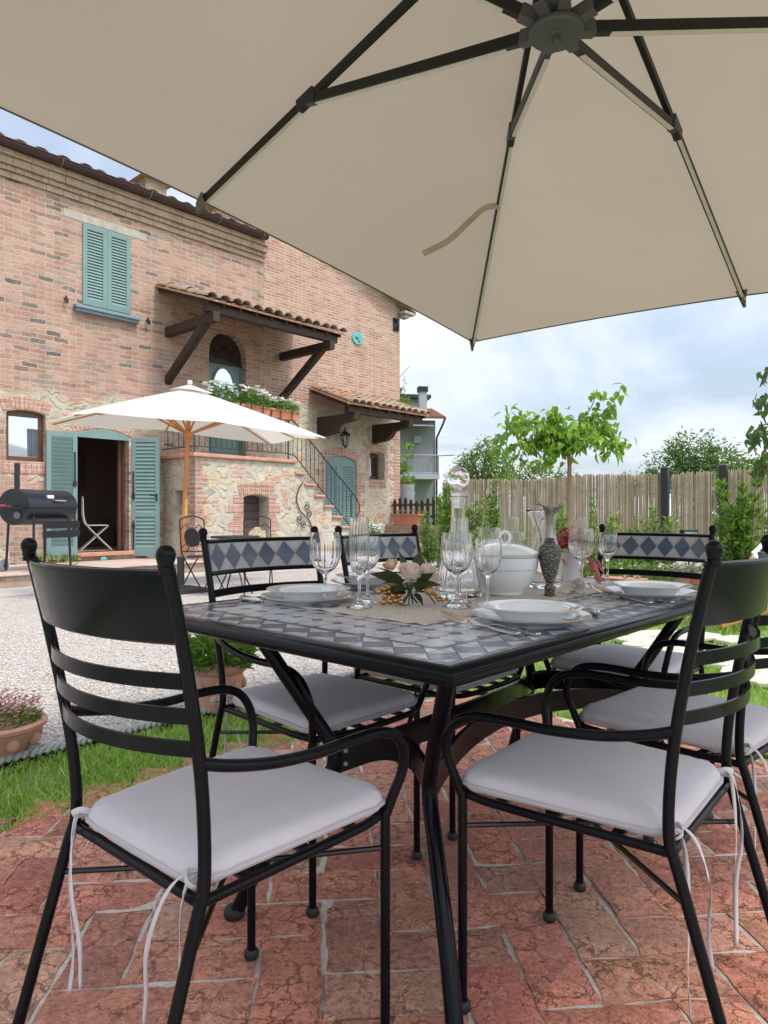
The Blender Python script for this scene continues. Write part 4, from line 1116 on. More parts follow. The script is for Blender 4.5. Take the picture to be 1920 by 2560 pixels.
# --- cutlery
def spoon(root):
    mb = MB(); n, m = 14, 9; vs = []; fs = []
    for k in (0, 1):
        for i in range(n+1):
            t = i/n; w = .0215*math.sin(PI*min(1, t**.8))**.75 if 0 < t < 1 else 0.003
            x = .075*t
            for j in range(m):
                q = -1 + 2*j/(m-1); dep = .0095*(1-q*q)*math.sin(PI*t)**.7
                vs.append((x*1.12, q*w*1.12, .0105 - dep + .022*t + (.0011 if k == 0 else 0)))
    N = (n+1)*m
    for k in (0, 1):
        for i in range(n):
            for j in range(m-1):
                f = (k*N+i*m+j, k*N+i*m+j+1, k*N+(i+1)*m+j+1, k*N+(i+1)*m+j); fs.append(f if k else f[::-1])
    for i in range(n):
        fs.append((i*m, N+i*m, N+(i+1)*m, (i+1)*m)); fs.append((i*m+m-1, (i+1)*m+m-1, N+(i+1)*m+m-1, N+i*m+m-1))
    mb.add(vs, fs); mb.build('spoon_bowl', M_SILVER, root, angle=60)
    mb = MB(); pth = catmull([(.003,0,.0105),(-.012,0,.0145),(-.035,0,.0135),(-.075,0,.0085),(-.115,0,.0045),(-.135,0,.0045),(-.142,0,.006)], 4)
    mb.tube(pth, [.0042]*3 + [.0036]*5 + [float(a) for a in np.linspace(.0036,.0085,len(pth)-10)] + [.0065,.003], 10, sec=[(.28,-1),(.34,0),(.28,1),(-.28,1),(-.34,0),(-.28,-1)]); mb.build('spoon_handle', M_SILVER, root, angle=60)
def fork(root):
    mb = MB()
    for k in range(4):
        y = -.0095 + k*.00633
        mb.tube(catmull([(.005,y*.9,.007),(.025,y,.0065),(.045,y,.0105),(.060,y*.98,.017)], 4), [.0019]*9+[.0016]*3+[.0007], 8)
    mb.build('tine', M_SILVER, root)
    mb = MB(); mb.tube(catmull([(.010,0,.0072),(.0,0,.0078),(-.012,0,.0095),(-.02,0,.011)], 3), [.0118,.0122,.0122,.0118,.0105,.0085,.0065,.005,.0042,.0038], 10, sec=[(.15,-1),(.2,0),(.15,1),(-.15,1),(-.2,0),(-.15,-1)])
    pth = catmull([(-.018,0,.011),(-.035,0,.0125),(-.075,0,.009),(-.115,0,.0045),(-.135,0,.0045),(-.142,0,.006)], 4)
    mb.tube(pth, [.0036]*7 + [float(a) for a in np.linspace(.0036,.0085,len(pth)-9)] + [.0065,.003], 10, sec=[(.28,-1),(.34,0),(.28,1),(-.28,1),(-.34,0),(-.28,-1)]); mb.build('fork_handle', M_SILVER, root, angle=60)
def knife(root):
    mb = MB(); mb.prism([(0,-.002,.004),(.06,-.0085,.004),(.10,-.009,.004),(.118,-.003,.004),(.12,.004,.004),(0,.005,.004)], (0,0,.0012)); mb.build('blade', M_CHROME, root, angle=30)
    mb = MB(); mb.tube([(-.09,0,.0085),(-.086,0,.0085),(-.06,0,.008),(-.02,0,.0065),(-.006,0,.0055)], [.0035,.0085,.0092,.0078,.0062], 12); mb.sphere((-.001,0,.0058), .0056, 10); mb.build('knife_handle', M_SILVER, root)
def cut(fn, nm, cat, A, B, lb, grp, proto={}):
    """A handle end, B tip direction."""
    d = (B - A).normalized(); rz = math.atan2(d.y, d.x); off = .142 if nm != 'table_knife' else .09
    L = A + d*off; s, t = st(L); z = TH + .0004
    loc = (L.x, L.y, z)
    if nm in proto: return dup(proto[nm], loc, rz, lb)
    r_ = thing(nm, lb, cat, loc, rz, grp); fn(r_); proto[nm] = r_; return r_
G_ = 'silver cutlery beside the plates'
cut(spoon, 'table_spoon', 'spoon', at(1300,1590,TH), at(1112,1562,TH), 'silver spoon left of the foreground plates', G_)
cut(fork, 'table_fork', 'fork', at(1349,1592,TH), at(1185,1566,TH), 'silver fork lying under the handle of the foreground spoon', G_)
cut(spoon, 'table_spoon', 'spoon', at(1630,1511,TH), at(1500,1493,TH), 'silver spoon left of the far right plates', G_)
cut(fork, 'table_fork', 'fork', at(1684,1510,TH), at(1540,1491,TH), 'silver fork left of the far right plates', G_)
cut(knife, 'table_knife', 'knife', at(601,1502,TH), at(735,1516,TH), 'silver-handled knife in front of the left plates', G_)
cut(knife, 'table_knife', 'knife', at(1493,1541,TH), at(1440,1512,TH), 'knife whose dark handle tip shows right of the foreground plates', G_)
cut(knife, 'table_knife', 'knife', at(1757,1481,TH), at(1700,1460,TH), 'knife to the right of the far right plates', G_)
cut(fork, 'table_fork', 'fork', at(905,1497,TH), at(950,1478,TH), 'dark fork behind the golden berries', G_)
# ------------------------------------------------------------------ big cantilever parasol overhead
par = thing('cantilever_parasol', 'large taupe cantilever parasol spread over the dining table', 'parasol', (2.75, -.75, 0))
PO = Vector((2.75, -.75, 0))
A_ = Vector((.428, 1.648, 2.602))
rimp = [Vector((-.696,2.605,2.18)), Vector((.503,3.94,1.976)), Vector((1.55,2.983,1.94)), Vector((2.67,2.03,1.80)),
        Vector((1.55,.69,2.08)), Vector((.35,-.64,2.27)), Vector((-.69,.31,2.30)), Vector((-1.81,1.27,2.23))]
def canopy():
    vs = []; fs = []; M_ = 24; RN = 18
    # each gore: from apex to the edge between two rib tips
    for g in range(8):
        a, b = rimp[g], rimp[(g+1) % 8]; base = len(vs)
        for i in range(RN+1):
            t = i/RN
            for j in range(M_+1):
                s = j/M_
                e = a.lerp(b, s)
                # scalloped edge pulled slightly in, gore sagging between ribs
                inn = .010*4*s*(1-s)
                p = A_.lerp(e, t*(1 - inn*t*t))
                p.z -= .02*math.sin(PI*s)*math.sin(PI*min(1,t*1.0))*t
                vs.append(p - PO)
        for i in range(RN):
            for j in range(M_):
                q = base + i*(M_+1) + j
                fs.append((q, q+1, q+M_+2, q+M_+1))
    mb = MB(); mb.add(vs, fs)
    # hem
    o = mb.build('canopy', M_CANOPY, par, angle=12)
    mb = MB()
    for g in range(8):
        a, b = rimp[g], rimp[(g+1) % 8]; pts = []
        for j in range(25):
            s = j/24; inn = .010*4*s*(1-s); pts.append(A_.lerp(a.lerp(b, s), 1-inn) - PO)
        mb.tube(pts, .004, 6)
    mb.build('hem', M_CANOPY, o)
canopy()
hub = Vector((.410, 1.648, 2.135))
jf = [.40, .64, .535, .62, .42, .62, .45, .62]
jf = [1-.0-f for f in [.40,.36,.47,.38,.58,.38,.55,.38]]
jf = [.60, .36, .47, .38, .58, .38, .55, .38]   # fraction from apex along the rib
jf[1] = .36
for g, tip in enumerate(rimp):
    d = Vector((0,0,-.028))
    a = A_ + d; e = tip + Vector((0,0,-.02)); J = a.lerp(e, jf[g])
    up = (e-a).cross(Vector((0,0,1))).cross(e-a).normalized()
    mb = MB(); mb.bar([p - PO for p in (a, a.lerp(e,.5), e)], .026, .017, up=up); rb = mb.build('rib', M_ARM, par, bevel=.002)
    mb = MB(); q = up*-.0142
    side = (e-a).cross(up).normalized()*.004
    mb.bar([p + q + side - PO for p in (J, e.lerp(J,.02))], .0016, .0125, up=up); mb.build('edge_strip', M_ALU, rb)
    # strut from hub
    h = hub + (J - hub).normalized()*.062 + Vector((0,0,.016))
    su = (J-h).cross(Vector((0,0,1))).cross(J-h).normalized()
    mb = MB(); mb.bar([h - PO, J - PO], .030, .019, up=su); s_ = mb.build('strut', M_ARM, par, bevel=.002)
    mb = MB(); q = su*-.0162; sd = (J-h).cross(su).normalized()*.003
    mb.bar([h.lerp(J,.09) + q + sd - PO, h.lerp(J,.96) + q + sd - PO], .0018, .015, up=su); mb.build('edge_strip', M_ALU, s_)
    mb = MB(); dr = (J-h).normalized()
    mb.bar([J - dr*.045 - PO, J + dr*.02 - PO], .036, .025, up=su); rd = (e-a).normalized()
    mb.bar([J - rd*.04 + up*.002 - PO, J + rd*.04 + up*.002 - PO], .04, .026, up=up); mb.build('joint', M_METALB, s_, bevel=.004)
    mb = MB(); mb.bar([h - dr*.02 - PO, h + dr*.035 - PO], .036, .026, up=su); mb.build('hinge', M_HUB, s_, bevel=.003)
    # tip pocket in fabric
    mb = MB(); w = (e-a).normalized(); sd = w.cross(Vector((0,0,1))).normalized()
    b0 = tip + Vector((0,0,-.006)); pts = [b0 - w*.05 - sd*.024, b0 + w*.012 - sd*.006, b0 + w*.012 + sd*.006, b0 - w*.05 + sd*.024]
    mb.add([p - PO for p in pts] + [p + Vector((0,0,-.04)) - PO for p in (pts[0]*.6+pts[3]*.4, pts[1], pts[2], pts[3]*.6+pts[0]*.4)], [(0,1,2,3),(4,7,6,5),(0,4,5,1),(1,5,6,2),(2,6,7,3)])
    mb.build('tip_pocket', M_CANOPY, rb, angle=30)
mb = MB(); hc = hub - PO
mb.lathe([(0,-.004),(.020,-.004),(.022,-.001),(.060,.001),(.064,.006),(.064,.014),(.055,.018),(.040,.02),(.034,.075),(.030,.14),(0,.14)], 40, hc)
mb.lathe([(0,-.018),(.009,-.018),(.0105,-.013),(.010,-.004),(0,-.004)], 18, hc)
mb.build('hub', M_HUB, par, angle=35)
mb = MB(); mb.tube([hub + Vector((0,0,.1)) - PO, A_ + Vector((0,0,.03)) - PO], .02, 14); mb.build('centre_pole', M_ARM, par)
mb = MB(); mb.tube([Vector((0,0,.05)), Vector((0,0,2.75))], .045, 4); mb.build('mast', M_ARM, par, angle=20)
mb = MB(); mb.bar([Vector((0,0,2.55)), (A_ - PO)*.5 + Vector((0,0,1.55)), A_ - PO + Vector((0,0,.10))], .08, .05); mb.build('arm', M_ARM, par)
mb = MB(); mb.box(-.45,.45,-.06,.06,0,.06); mb.box(-.06,.06,-.45,.45,.002,.058); mb.build('base', M_METALB, par)
# loose fabric strap hanging from the front rib
P0 = Vector((1.0,1.0,1.0))
J = A_.lerp(rimp[1], .505) + Vector((0,0,-.04))
pth = catmull([J, J + Vector((-.06,-.005,-.012)), J + Vector((-.13,-.01,-.075)), J + Vector((-.21,-.02,-.15)), J + Vector((-.31,-.03,-.205))], 6)
mb = MB(); mb.bar([p - PO for p in pth], .026, .0015, up=(.4,.2,1)); mb.build('strap', simple('strap_webbing', (.46,.40,.31), .9), par)
# ------------------------------------------------------------------ brick farmhouse; local x along the front, y into the house
HO = Vector((-5.195, 11.7, 0))
house = thing('brick_farmhouse', 'old brick and stone farmhouse with green shutters and outside stair', 'house', HO, AX)
HN = -UU   # outward normal (world)
def hw(x, y, z): return HO + VV*x + UU*y + Vector((0,0,z))

def wall(mb, x0, x1, z0, z1, holes, y=0, depth=.3, reveal=True, mat=0, rmat=0, rhs=()):
    xs = sorted({x0, x1, *[h[0] for h in holes], *[h[1] for h in holes]}); zs = sorted({z0, z1, *[h[2] for h in holes], *[h[3] for h in holes]})
    for i in range(len(xs)-1):
        for j in range(len(zs)-1):
            cx, cz = (xs[i]+xs[i+1])/2, (zs[j]+zs[j+1])/2
            if any(h[0] < cx < h[1] and h[2] < cz < h[3] for h in holes): continue
            mb.poly([(xs[i],y,zs[j]),(xs[i+1],y,zs[j]),(xs[i+1],y,zs[j+1]),(xs[i],y,zs[j+1])], mat)
    for h in holes:
        xa, xb, za, zb = h[:4]; rise = h[4] if len(h) > 4 else 0; dp = h[5] if len(h) > 5 else depth
        top = archpts(xa, xb, zb, rise)
        for (p, q) in zip(top[:-1], top[1:]):
            if rise:
                mb.poly([(p[0],y,p[1]),(q[0],y,q[1]),(q[0],y,zb),(p[0],y,zb)], mat)
            mb.poly([(p[0],y,p[1]),(q[0],y,q[1]),(q[0],y+dp,q[1]),(p[0],y+dp,p[1])], rmat)
        zl = top[0][1]; zr = top[-1][1]
        mb.poly([(xa,y,za),(xa,y,zl),(xa,y+dp,zl),(xa,y+dp,za)], rmat)
        mb.poly([(xb,y,za),(xb,y+dp,za),(xb,y+dp,zr),(xb,y,zr)], rmat)
        mb.poly([(xa,y,za),(xa,y+dp,za),(xb,y+dp,za),(xb,y,za)], rmat)
def archpts(xa, xb, zb, rise, n=14):
    if not rise: return [(xa, zb), (xb, zb)]
    w = (xb-xa)/2; rad = (w*w + rise*rise)/(2*rise); cz = zb - rad; xm = (xa+xb)/2; a = math.asin(min(1, w/rad))
    if rise > w*.98: a = PI/2
    return [(xm + rad*math.sin(-a + 2*a*i/n), cz + rad*math.cos(-a + 2*a*i/n)) for i in range(n+1)]
def voussoirs(name, xa, xb, zb, rise, h, n, par, y=-.012, mat=None, gap=.006):
    """brick arch of n upright bricks over an opening."""
    mb = MB(); w = (xb-xa)/2; xm = (xa+xb)/2
    if rise:
        rad = (w*w+rise*rise)/(2*rise); cz = zb-rad; a = math.asin(min(1, w/rad)) if rise < w*.98 else PI/2
        for i in range(n):
            t0 = -a+2*a*i/n; t1 = -a+2*a*(i+1)/n; g = gap/rad/2; t0 += g; t1 -= g
            hh = h*random.uniform(.94,1.04); yy = y + random.uniform(-.004,.004)
            pts = [(xm+r_*math.sin(t), yy, cz+r_*math.cos(t)) for r_, t in ((rad+.001,t0),(rad+hh,t0),(rad+hh,t1),(rad+.001,t1))]
            mb.prism(pts, (0, .06, 0))
    else:
        p = (xb-xa)/n
        for i in range(n):
            yy = y + random.uniform(-.004,.004)
            mb.box(xa+i*p+gap/2, xa+(i+1)*p-gap/2, yy, yy+.06, zb+.001, zb+h*random.uniform(.95,1.03))
    return mb.build(name, mat or M_QUOIN, par, smooth=False, bevel=.004)
def shutter(name, par, W, z0, z1, loc, rz, mat=M_GREEN, stile=.075, rails=(.11,.09), mid=None, pitch=.05, arch=None, t=.034):
    """louvred shutter leaf; local x 0..W, hinge at x=0, front face toward -y."""
    mb = MB()
    tz = z1
    mb.box(0, stile, 0, t, z0, z1); mb.box(W-stile, W, 0, t, z0, z1)
    e = .0015
    segs = []
    if mid is None: segs = [(z0+rails[0], z1-rails[1])]
    else: segs = [(z0+rails[0], mid-.04), (mid+.04, z1-rails[1])]; mb.box(stile-e, W-stile+e, .002, t-.002, mid-.04, mid+.04)
    mb.box(stile-e, W-stile+e, .002, t-.002, z0+e, z0+rails[0]); mb.box(stile-e, W-stile+e, .002, t-.002, z1-rails[1], z1-e)
    o = mb.build(name, mat, par, smooth=False, bevel=.003); o.location = loc; o.rotation_euler = (0,0,rz)
    mb = MB()
    for a, b in segs:
        n = max(1, int((b-a)/pitch)); p = (b-a)/n
        for i in range(n):
            z = a + i*p
            vs = [(stile, .004, z+.002), (W-stile, .004, z+.002), (W-stile, t-.006, z+p*.98), (stile, t-.006, z+p*.98)]
            mb.prism(vs, (0, .006, -.004))
    mb.build('louvre_panel', mat, o, smooth=False)
    return o

# openings on the front (x0,x1,z0,z1,rise,depth)
D1 = (0.0, .94, .34, 2.46, .10, .35)       # french door
W1 = (-1.10, -.50, 1.84, 2.66, .05, .22)   # small window left
U1 = (.10, .95, 4.52, 5.95, 0, .2)         # shuttered upper window
A1 = (2.60, 3.48, 2.08, 4.64, .44, .28)    # arched upper door
old = MB(); wall(old, -3.2, 3.94, -.2, 6.75, [D1, W1, U1, A1])
old.poly([(-3.2,0,-.2),(-3.2,0,6.75),(-3.2,7,6.75),(-3.2,7,-.2)])
old.build('old_wall', M_OLD, house, smooth=False)
D2 = (5.68, 6.72, .02, 2.36, .13, .16); W2 = (7.16, 7.70, 1.84, 2.52, .05, .30)
gb = MB(); wall(gb, 3.94, 8.29, -.2, 6.3, [D2, W2])
gb.poly([(3.94,0,6.3),(8.29,0,6.3),(3.94,0,7.97)])
gb.poly([(8.29,0,-.2),(8.29,7,-.2),(8.29,7,6.3),(8.29,0,6.3)])
gb.poly([(3.94,0.3,6.6),(3.94,0,6.6),(3.94,0,7.97),(3.94,7,7.97),(3.94,7,6.6)])
gb.build('gable_wall', M_GABLE, house, smooth=False)
mb = MB(); mb.poly([(-3.2,7,-.2),(8.29,7,-.2),(8.29,7,6.3),(3.94,7,7.97),(3.94,7,6.75),(-3.2,7,6.75)]); mb.build('rear_wall', M_OLD, house, smooth=False)
# cornice: three stepped brick courses
mb = MB()
for k, (z0, z1, d) in enumerate(((6.28,6.37,.04),(6.38,6.45,.08),(6.46,6.57,.13),(6.58,6.67,.17))):
    x = -3.2
    while x < 3.94:
        w = .13 if k == 1 else .27; x1 = min(3.94, x+w)
        mb.box(x+.0015, x1-.0015, -d+random.uniform(-.006,.006), -.001, z0, z1+.006); x = x1
mb.build('cornice', wall_mat('cornice_brick', [(0,(.34,.235,.175)),(.5,(.46,.33,.25)),(1,(.50,.40,.31))], (.50,.43,.355), 5, 5, .002, 0), house, smooth=False, bevel=.006)
# gutter
mb = MB(); n = 10; vs = []; fs = []; xs_ = (-3.3, 3.83)
for x in xs_:
    for i in range(n+1):
        a = PI + PI*i/n; vs.append((x, -.24 + .085*math.cos(a), 6.75 + .085*math.sin(a)))
for i in range(n): fs.append((i, i+1, n+2+i, n+1+i))
fs.append(tuple(range(n+1))); fs.append(tuple(range(n+1, 2*n+2)))
mb.add(vs, fs); mb.tube([(-3.3,-.327,6.755),(3.83,-.327,6.755)], .009, 8); g = mb.build('gutter', M_GUTTER, house, solid=.004)
mb = MB()
for x in (-1.9,-.35,1.2,2.65,3.70): mb.tube([(x, -.24+.092*math.cos(a), 6.75+.092*math.sin(a)) for a in [PI+PI*i/8 for i in range(9)]], .011, 6, sec=[(-.3,-1),(.3,-1),(.3,1),(-.3,1)])
mb.build('bracket', M_LEAD, g)
# roofs
def tiles(mb, x0, x1, yw, zw, ye, ze, pitch=.21, row=.36, over=.09, mat=0):
    L = math.hypot(ye-yw, ze-zw); d = Vector((0, (ye-yw)/L, (ze-zw)/L)); nrm = Vector((0, -d.z, d.y)); nrm = nrm if nrm.z > 0 else -nrm
    nc = max(1, round((x1-x0)/pitch)); p = (x1-x0)/nc; nr = max(1, math.ceil(L/row))
    for c in range(nc):
        xc = x0 + (c+.5)*p + random.uniform(-.012,.012)
        for r_ in range(nr):
            a = r_*L/nr - over; b = (r_+1)*L/nr + random.uniform(-.012,.03)*(r_ == nr-1)
            lift = random.uniform(.0,.012); tw = random.uniform(-.015,.015)
            r0, r1 = p*.40, p*.47; t = .016
            vs = []; fs = []; n = 7
            for (s, rr_, l) in ((max(a,0), r0, lift+.03), (b, r1, lift+.045)):
                for q in (rr_, rr_-t):
                    for i in range(n+1):
                        an = PI*i/n
                        pp = Vector((xc + tw*s, yw, zw)) + d*s + Vector((math.cos(an)*q, 0, 0)) + nrm*(math.sin(an)*q*.75 + l - .02)
                        vs.append(pp)
            m = n+1
            for i in range(n):
                fs.append((i, i+1, 2*m+i+1, 2*m+i)); fs.append((m+i, 3*m+i, 3*m+i+1, m+i+1))
                fs.append((2*m+i, 2*m+i+1, 3*m+i+1, 3*m+i))
            mb.add(vs, fs, mat)
mb = MB(); mb.prism([(-3.4,-.22,6.72),(3.85,-.22,6.72),(3.85,3.6,8.1),(-3.4,3.6,8.1)], (0,0,-.05)); mb.prism([(-3.4,7.3,6.72),(-3.4,3.6,8.1),(3.85,3.6,8.1),(3.85,7.3,6.72)], (0,0,-.05))
rf = mb.build('roof', M_TILE, house, smooth=False)
mb = MB(); tiles(mb, -3.4, 3.75, 2.0, 7.46, -.22, 6.70, pitch=.33, row=.45); mb.build('roof_tile_rows', M_TILE, rf, angle=50)
mb = MB(); mb.prism([(8.62,-.28,6.155),(3.80,-.28,8.0),(3.80,7.3,8.0),(8.62,7.3,6.155)], (0,0,.09)); rg = mb.build('gable_roof', M_TILE, house, smooth=False)
mb = MB(); mb.box(8.20,8.62,-.26,-.05,6.10,6.16); mb.box(8.25,8.42,-.2,-.02,6.0,6.10); mb.build('eave_corbel', M_STONE, rg)
mb = MB(); mb.box(1.75,2.2,.9,1.4,7.0,7.62); mb.prism([(1.62,.8,7.62),(2.33,.8,7.62),(1.97,.8,7.80)], (0,.7,0)); ck = mb.build('chimney', M_TILE, house, smooth=False)
# ---- upper shuttered window
sh = shutter('shutter', house, .425, 4.56, 5.94, (.10,-.03,0), 0); shutter('shutter', house, .425, 4.56, 5.94, (.527,-.03,0), 0)
mb = MB(); mb.box(-.06,1.10,-.13,.05,4.46,4.52); mb.box(-.04,1.08,-.10,.04,4.41,4.459); mb.build('window_sill', M_SILL, house, smooth=False, bevel=.008)
mb = MB(); mb.box(-.22,1.28,-.008,.08,5.955,6.10); mb.build('stone_lintel', M_STONE, house, smooth=False, bevel=.015)
mb = MB()
for x in (-.20,1.27):
    z = 4.56 if x < 0 else 4.50
    mb.tube([(x,0,z),(x,-.07,z)], .009, 6); mb.box(x-.012,x+.012,-.085,-.06,z-.06,z+.06); mb.box(x-.04,x+.035,-.083,-.062,z-.005,z+.02); mb.box(x+.01,x+.035,-.083,-.062,z-.06,z)
mb.build('shutter_catch', M_IRON, house)
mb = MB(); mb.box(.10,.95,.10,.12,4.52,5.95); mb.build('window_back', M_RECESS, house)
# ---- lower left window
fm = MB(); x0,x1,z0,z1 = W1[:4]
for b in ((x0,x0+.07,.10,.17,z0,z1),(x1-.07,x1,.10,.17,z0,z1),(x0+.07,x1-.07,.102,.168,z0,z0+.08),(x0+.07,x1-.07,.102,.168,z1-.10,z1)): fm.box(*b)
wn = fm.build('window', M_WOODB, house, smooth=False, bevel=.004)
mb = MB(); mb.box(x0+.06,x1-.06,.13,.14,z0+.07,z1-.09); mb.build('pane', M_REFL, wn, smooth=False)
mb = MB()
for i in range(7): mb.tube([(x1-.22+i*.03,.125+.006*(i%2),z0+.09),(x1-.23+i*.03,.125+.006*(i%2),z1-.28)], .014, 8)
mb.build('curtain', simple('grey_curtain', (.10,.115,.15), .8, var=.2), wn)
voussoirs('brick_arch', W1[0]-.05, W1[1]+.05, W1[3]+.005, .05, .2, 11, house); voussoirs('brick_sill', W1[0]-.05, W1[1]+.03, W1[2]-.20, 0, .19, 8, house)
# ---- french door with room behind
mb = MB(); xa, xb = -.9, 2.3
for pts in ([(xa,2.9,.34),(xb,2.9,.34),(xb,2.9,2.7),(xa,2.9,2.7)], [(xa,.36,.34),(xa,2.9,.34),(xa,2.9,2.7),(xa,.36,2.7)], [(xb,.36,.34),(xb,.36,2.7),(xb,2.9,2.7),(xb,2.9,.34)], [(xa,.36,2.7),(xb,.36,2.7),(xb,2.9,2.7),(xa,2.9,2.7)], [(xa,.36,.338),(xb,.36,.338),(xb,2.9,.338),(xa,2.9,.338)],
            [(xa,.36,.34),(0,.36,.34),(0,.36,2.7),(xa,.36,2.7)], [(.94,.36,.34),(xb,.36,.34),(xb,.36,2.7),(.94,.36,2.7)]): mb.poly(pts)
mb.build('room_interior', M_PLASTER, house, smooth=False)
mb = MB(); mb.box(.55,1.2,2.3,2.88,1.55,2.25); mb.box(.6,1.6,1.9,2.85,.345,.9); mb.build('dark_furniture', M_RECESS, house)
mb = MB(); mb.box(.84,.90,.20,.27,.34,2.40); mb.box(.902,.938,.16,.30,.34,2.42); mb.box(.0,.04,.2,.28,.34,2.42); mb.box(0,.94,.16,.28,2.36,2.455); df = mb.build('door_frame', M_WOODB, house, smooth=False, bevel=.004)
sg = archpts(0, .94, 2.46, .10); mb = MB(); mb.prism([(x, -.012, z) for x, z in sg] + [(.94,-.012,2.30),(0,-.012,2.30)], (0,.03,0)); mb.build('green_lintel_panel', M_GREEN, house, smooth=False)
mb = MB(); mb.box(-.02,1.0,-.10,.3,.27,.34); mb.build('threshold', M_TERRA, house, smooth=False, bevel=.01)
l = shutter('shutter', house, .50, .24, 2.36, (-.02,-.055,0), PI, M_GREEN, pitch=.065, rails=(.22,.09), t=.036); 
mb = MB(); [mb.box(.035,.06,.036,.052,z-.28,z+.28) for z in (.9,1.75)]; [mb.box(.02,.075,.036,.06,z-.04,z+.04) for z in (.75,1.5)]; mb.build('bolt_bar', M_IRON, l)
r = shutter('shutter', house, .50, .24, 2.36, (.975,-.012,0), R(-47.5), M_GREEN, pitch=.065, rails=(.16,.08), mid=.98, t=.036)
mb = MB(); [mb.box(.03,.052,-.014,0,z-.26,z+.26) for z in (.62,1.5)]; [mb.box(.02,.065,-.02,0,z-.045,z+.045) for z in (.78,1.32)]; mb.tube([(.455,-.002,1.32),(.455,-.05,1.32),(.35,-.05,1.325)], .009, 8); mb.box(.44,.47,-.005,0,1.22,1.36); mb.build('door_handle', M_IRON, r)
voussoirs('brick_arch', -.05, .99, 2.475, .11, .17, 16, house)
mb = MB(); mb.sphere((.42,-.115,.22), .06, 14, 0, (1,.15,.6)); mb.build('medallion', M_TEAL, house)
# ---- arched upper door
x0,x1,z0,z1 = A1[:4]; zs_ = 4.02
mb = MB(); mb.prism([(x0,.16,z0),(x1,.16,z0),(x1,.16,zs_),(x0,.16,zs_)], (0,.05,0)); ud = mb.build('arched_door', M_GREEN, house, smooth=False)
mb = MB()
for b in ((x0,x0+.05,.135,.16,z0,zs_),(x1-.05,x1,.135,.16,z0,zs_),(x0+.05,x1-.05,.137,.16,zs_-.07,zs_),(x0+.05,x1-.05,.139,.16,z0,z0+.1)): mb.box(*b)
xm = (x0+x1)/2; mb.box(x0+.12,x1-.12,.145,.16,z0+.16,z0+.9)
for i in range(5): mb.box(x0+.14+i*.125,x0+.15+i*.125,.141,.146,z0+.18,z0+.88)
mb.build('door_moulding', M_GREEND, ud, smooth=False, bevel=.006)
mb = MB(); oz = 3.56; ell = lambda a, k: (xm + .245*k*math.cos(a), oz + .38*k*math.sin(a))
mb.prism([(ell(2*PI*i/32,1)[0], .150, ell(2*PI*i/32,1)[1]) for i in range(32)], (0,.008,0)); mb.build('oval_pane', M_REFL, ud, smooth=False)
mb = MB(); mb.tube([(ell(2*PI*i/36,1.06)[0], .148, ell(2*PI*i/36,1.06)[1]) for i in range(36)], .026, 10, closed=True); mb.build('oval_moulding', M_GREEN, ud)
ap = archpts(x0, x1, z1, .44, 20); mb = MB(); mb.prism([(x, .17, z) for x, z in ap] + [(x1,.17,zs_+.001),(x0,.17,zs_+.001)], (0,.02,0)); mb.build('fanlight', M_DARKGL, house, smooth=False)
mb = MB(); mb.box(x0,x1,.12,.17,zs_-.01,zs_+.03); mb.build('transom', M_WOODD, house)
voussoirs('brick_arch', x0, x1, z1, .4399, .25, 27, house, y=-.010)
# quoins flanking the upper door
mb = MB()
for k in range(22):
    z = 2.12 + k*.095; w = .26 if k % 2 else .14
    mb.box(x1+.004, x1+w, -.008+random.uniform(-.003,.003), .02, z, z+.083)
mb.build('brick_jamb', M_QUOIN, house, smooth=False, bevel=.004)
mb = MB(); mb.box(3.72,3.93,-.014,-.001,3.42,3.62); np_ = mb.build('number_plate', M_PLATEW, house, bevel=.003)
mb = MB()
for b in ((3.765,3.783,-.017,-.0142,3.475,3.565),(3.753,3.765,-.017,-.0142,3.545,3.557),(3.815,3.88,-.017,-.0142,3.55,3.567)): mb.box(*b)
mb.prism([(3.862,-.017,3.551),(3.88,-.017,3.551),(3.848,-.017,3.475),(3.83,-.017,3.475)], (0,.0028,0)); mb.build('house_number', M_DIGIT, np_, smooth=False)
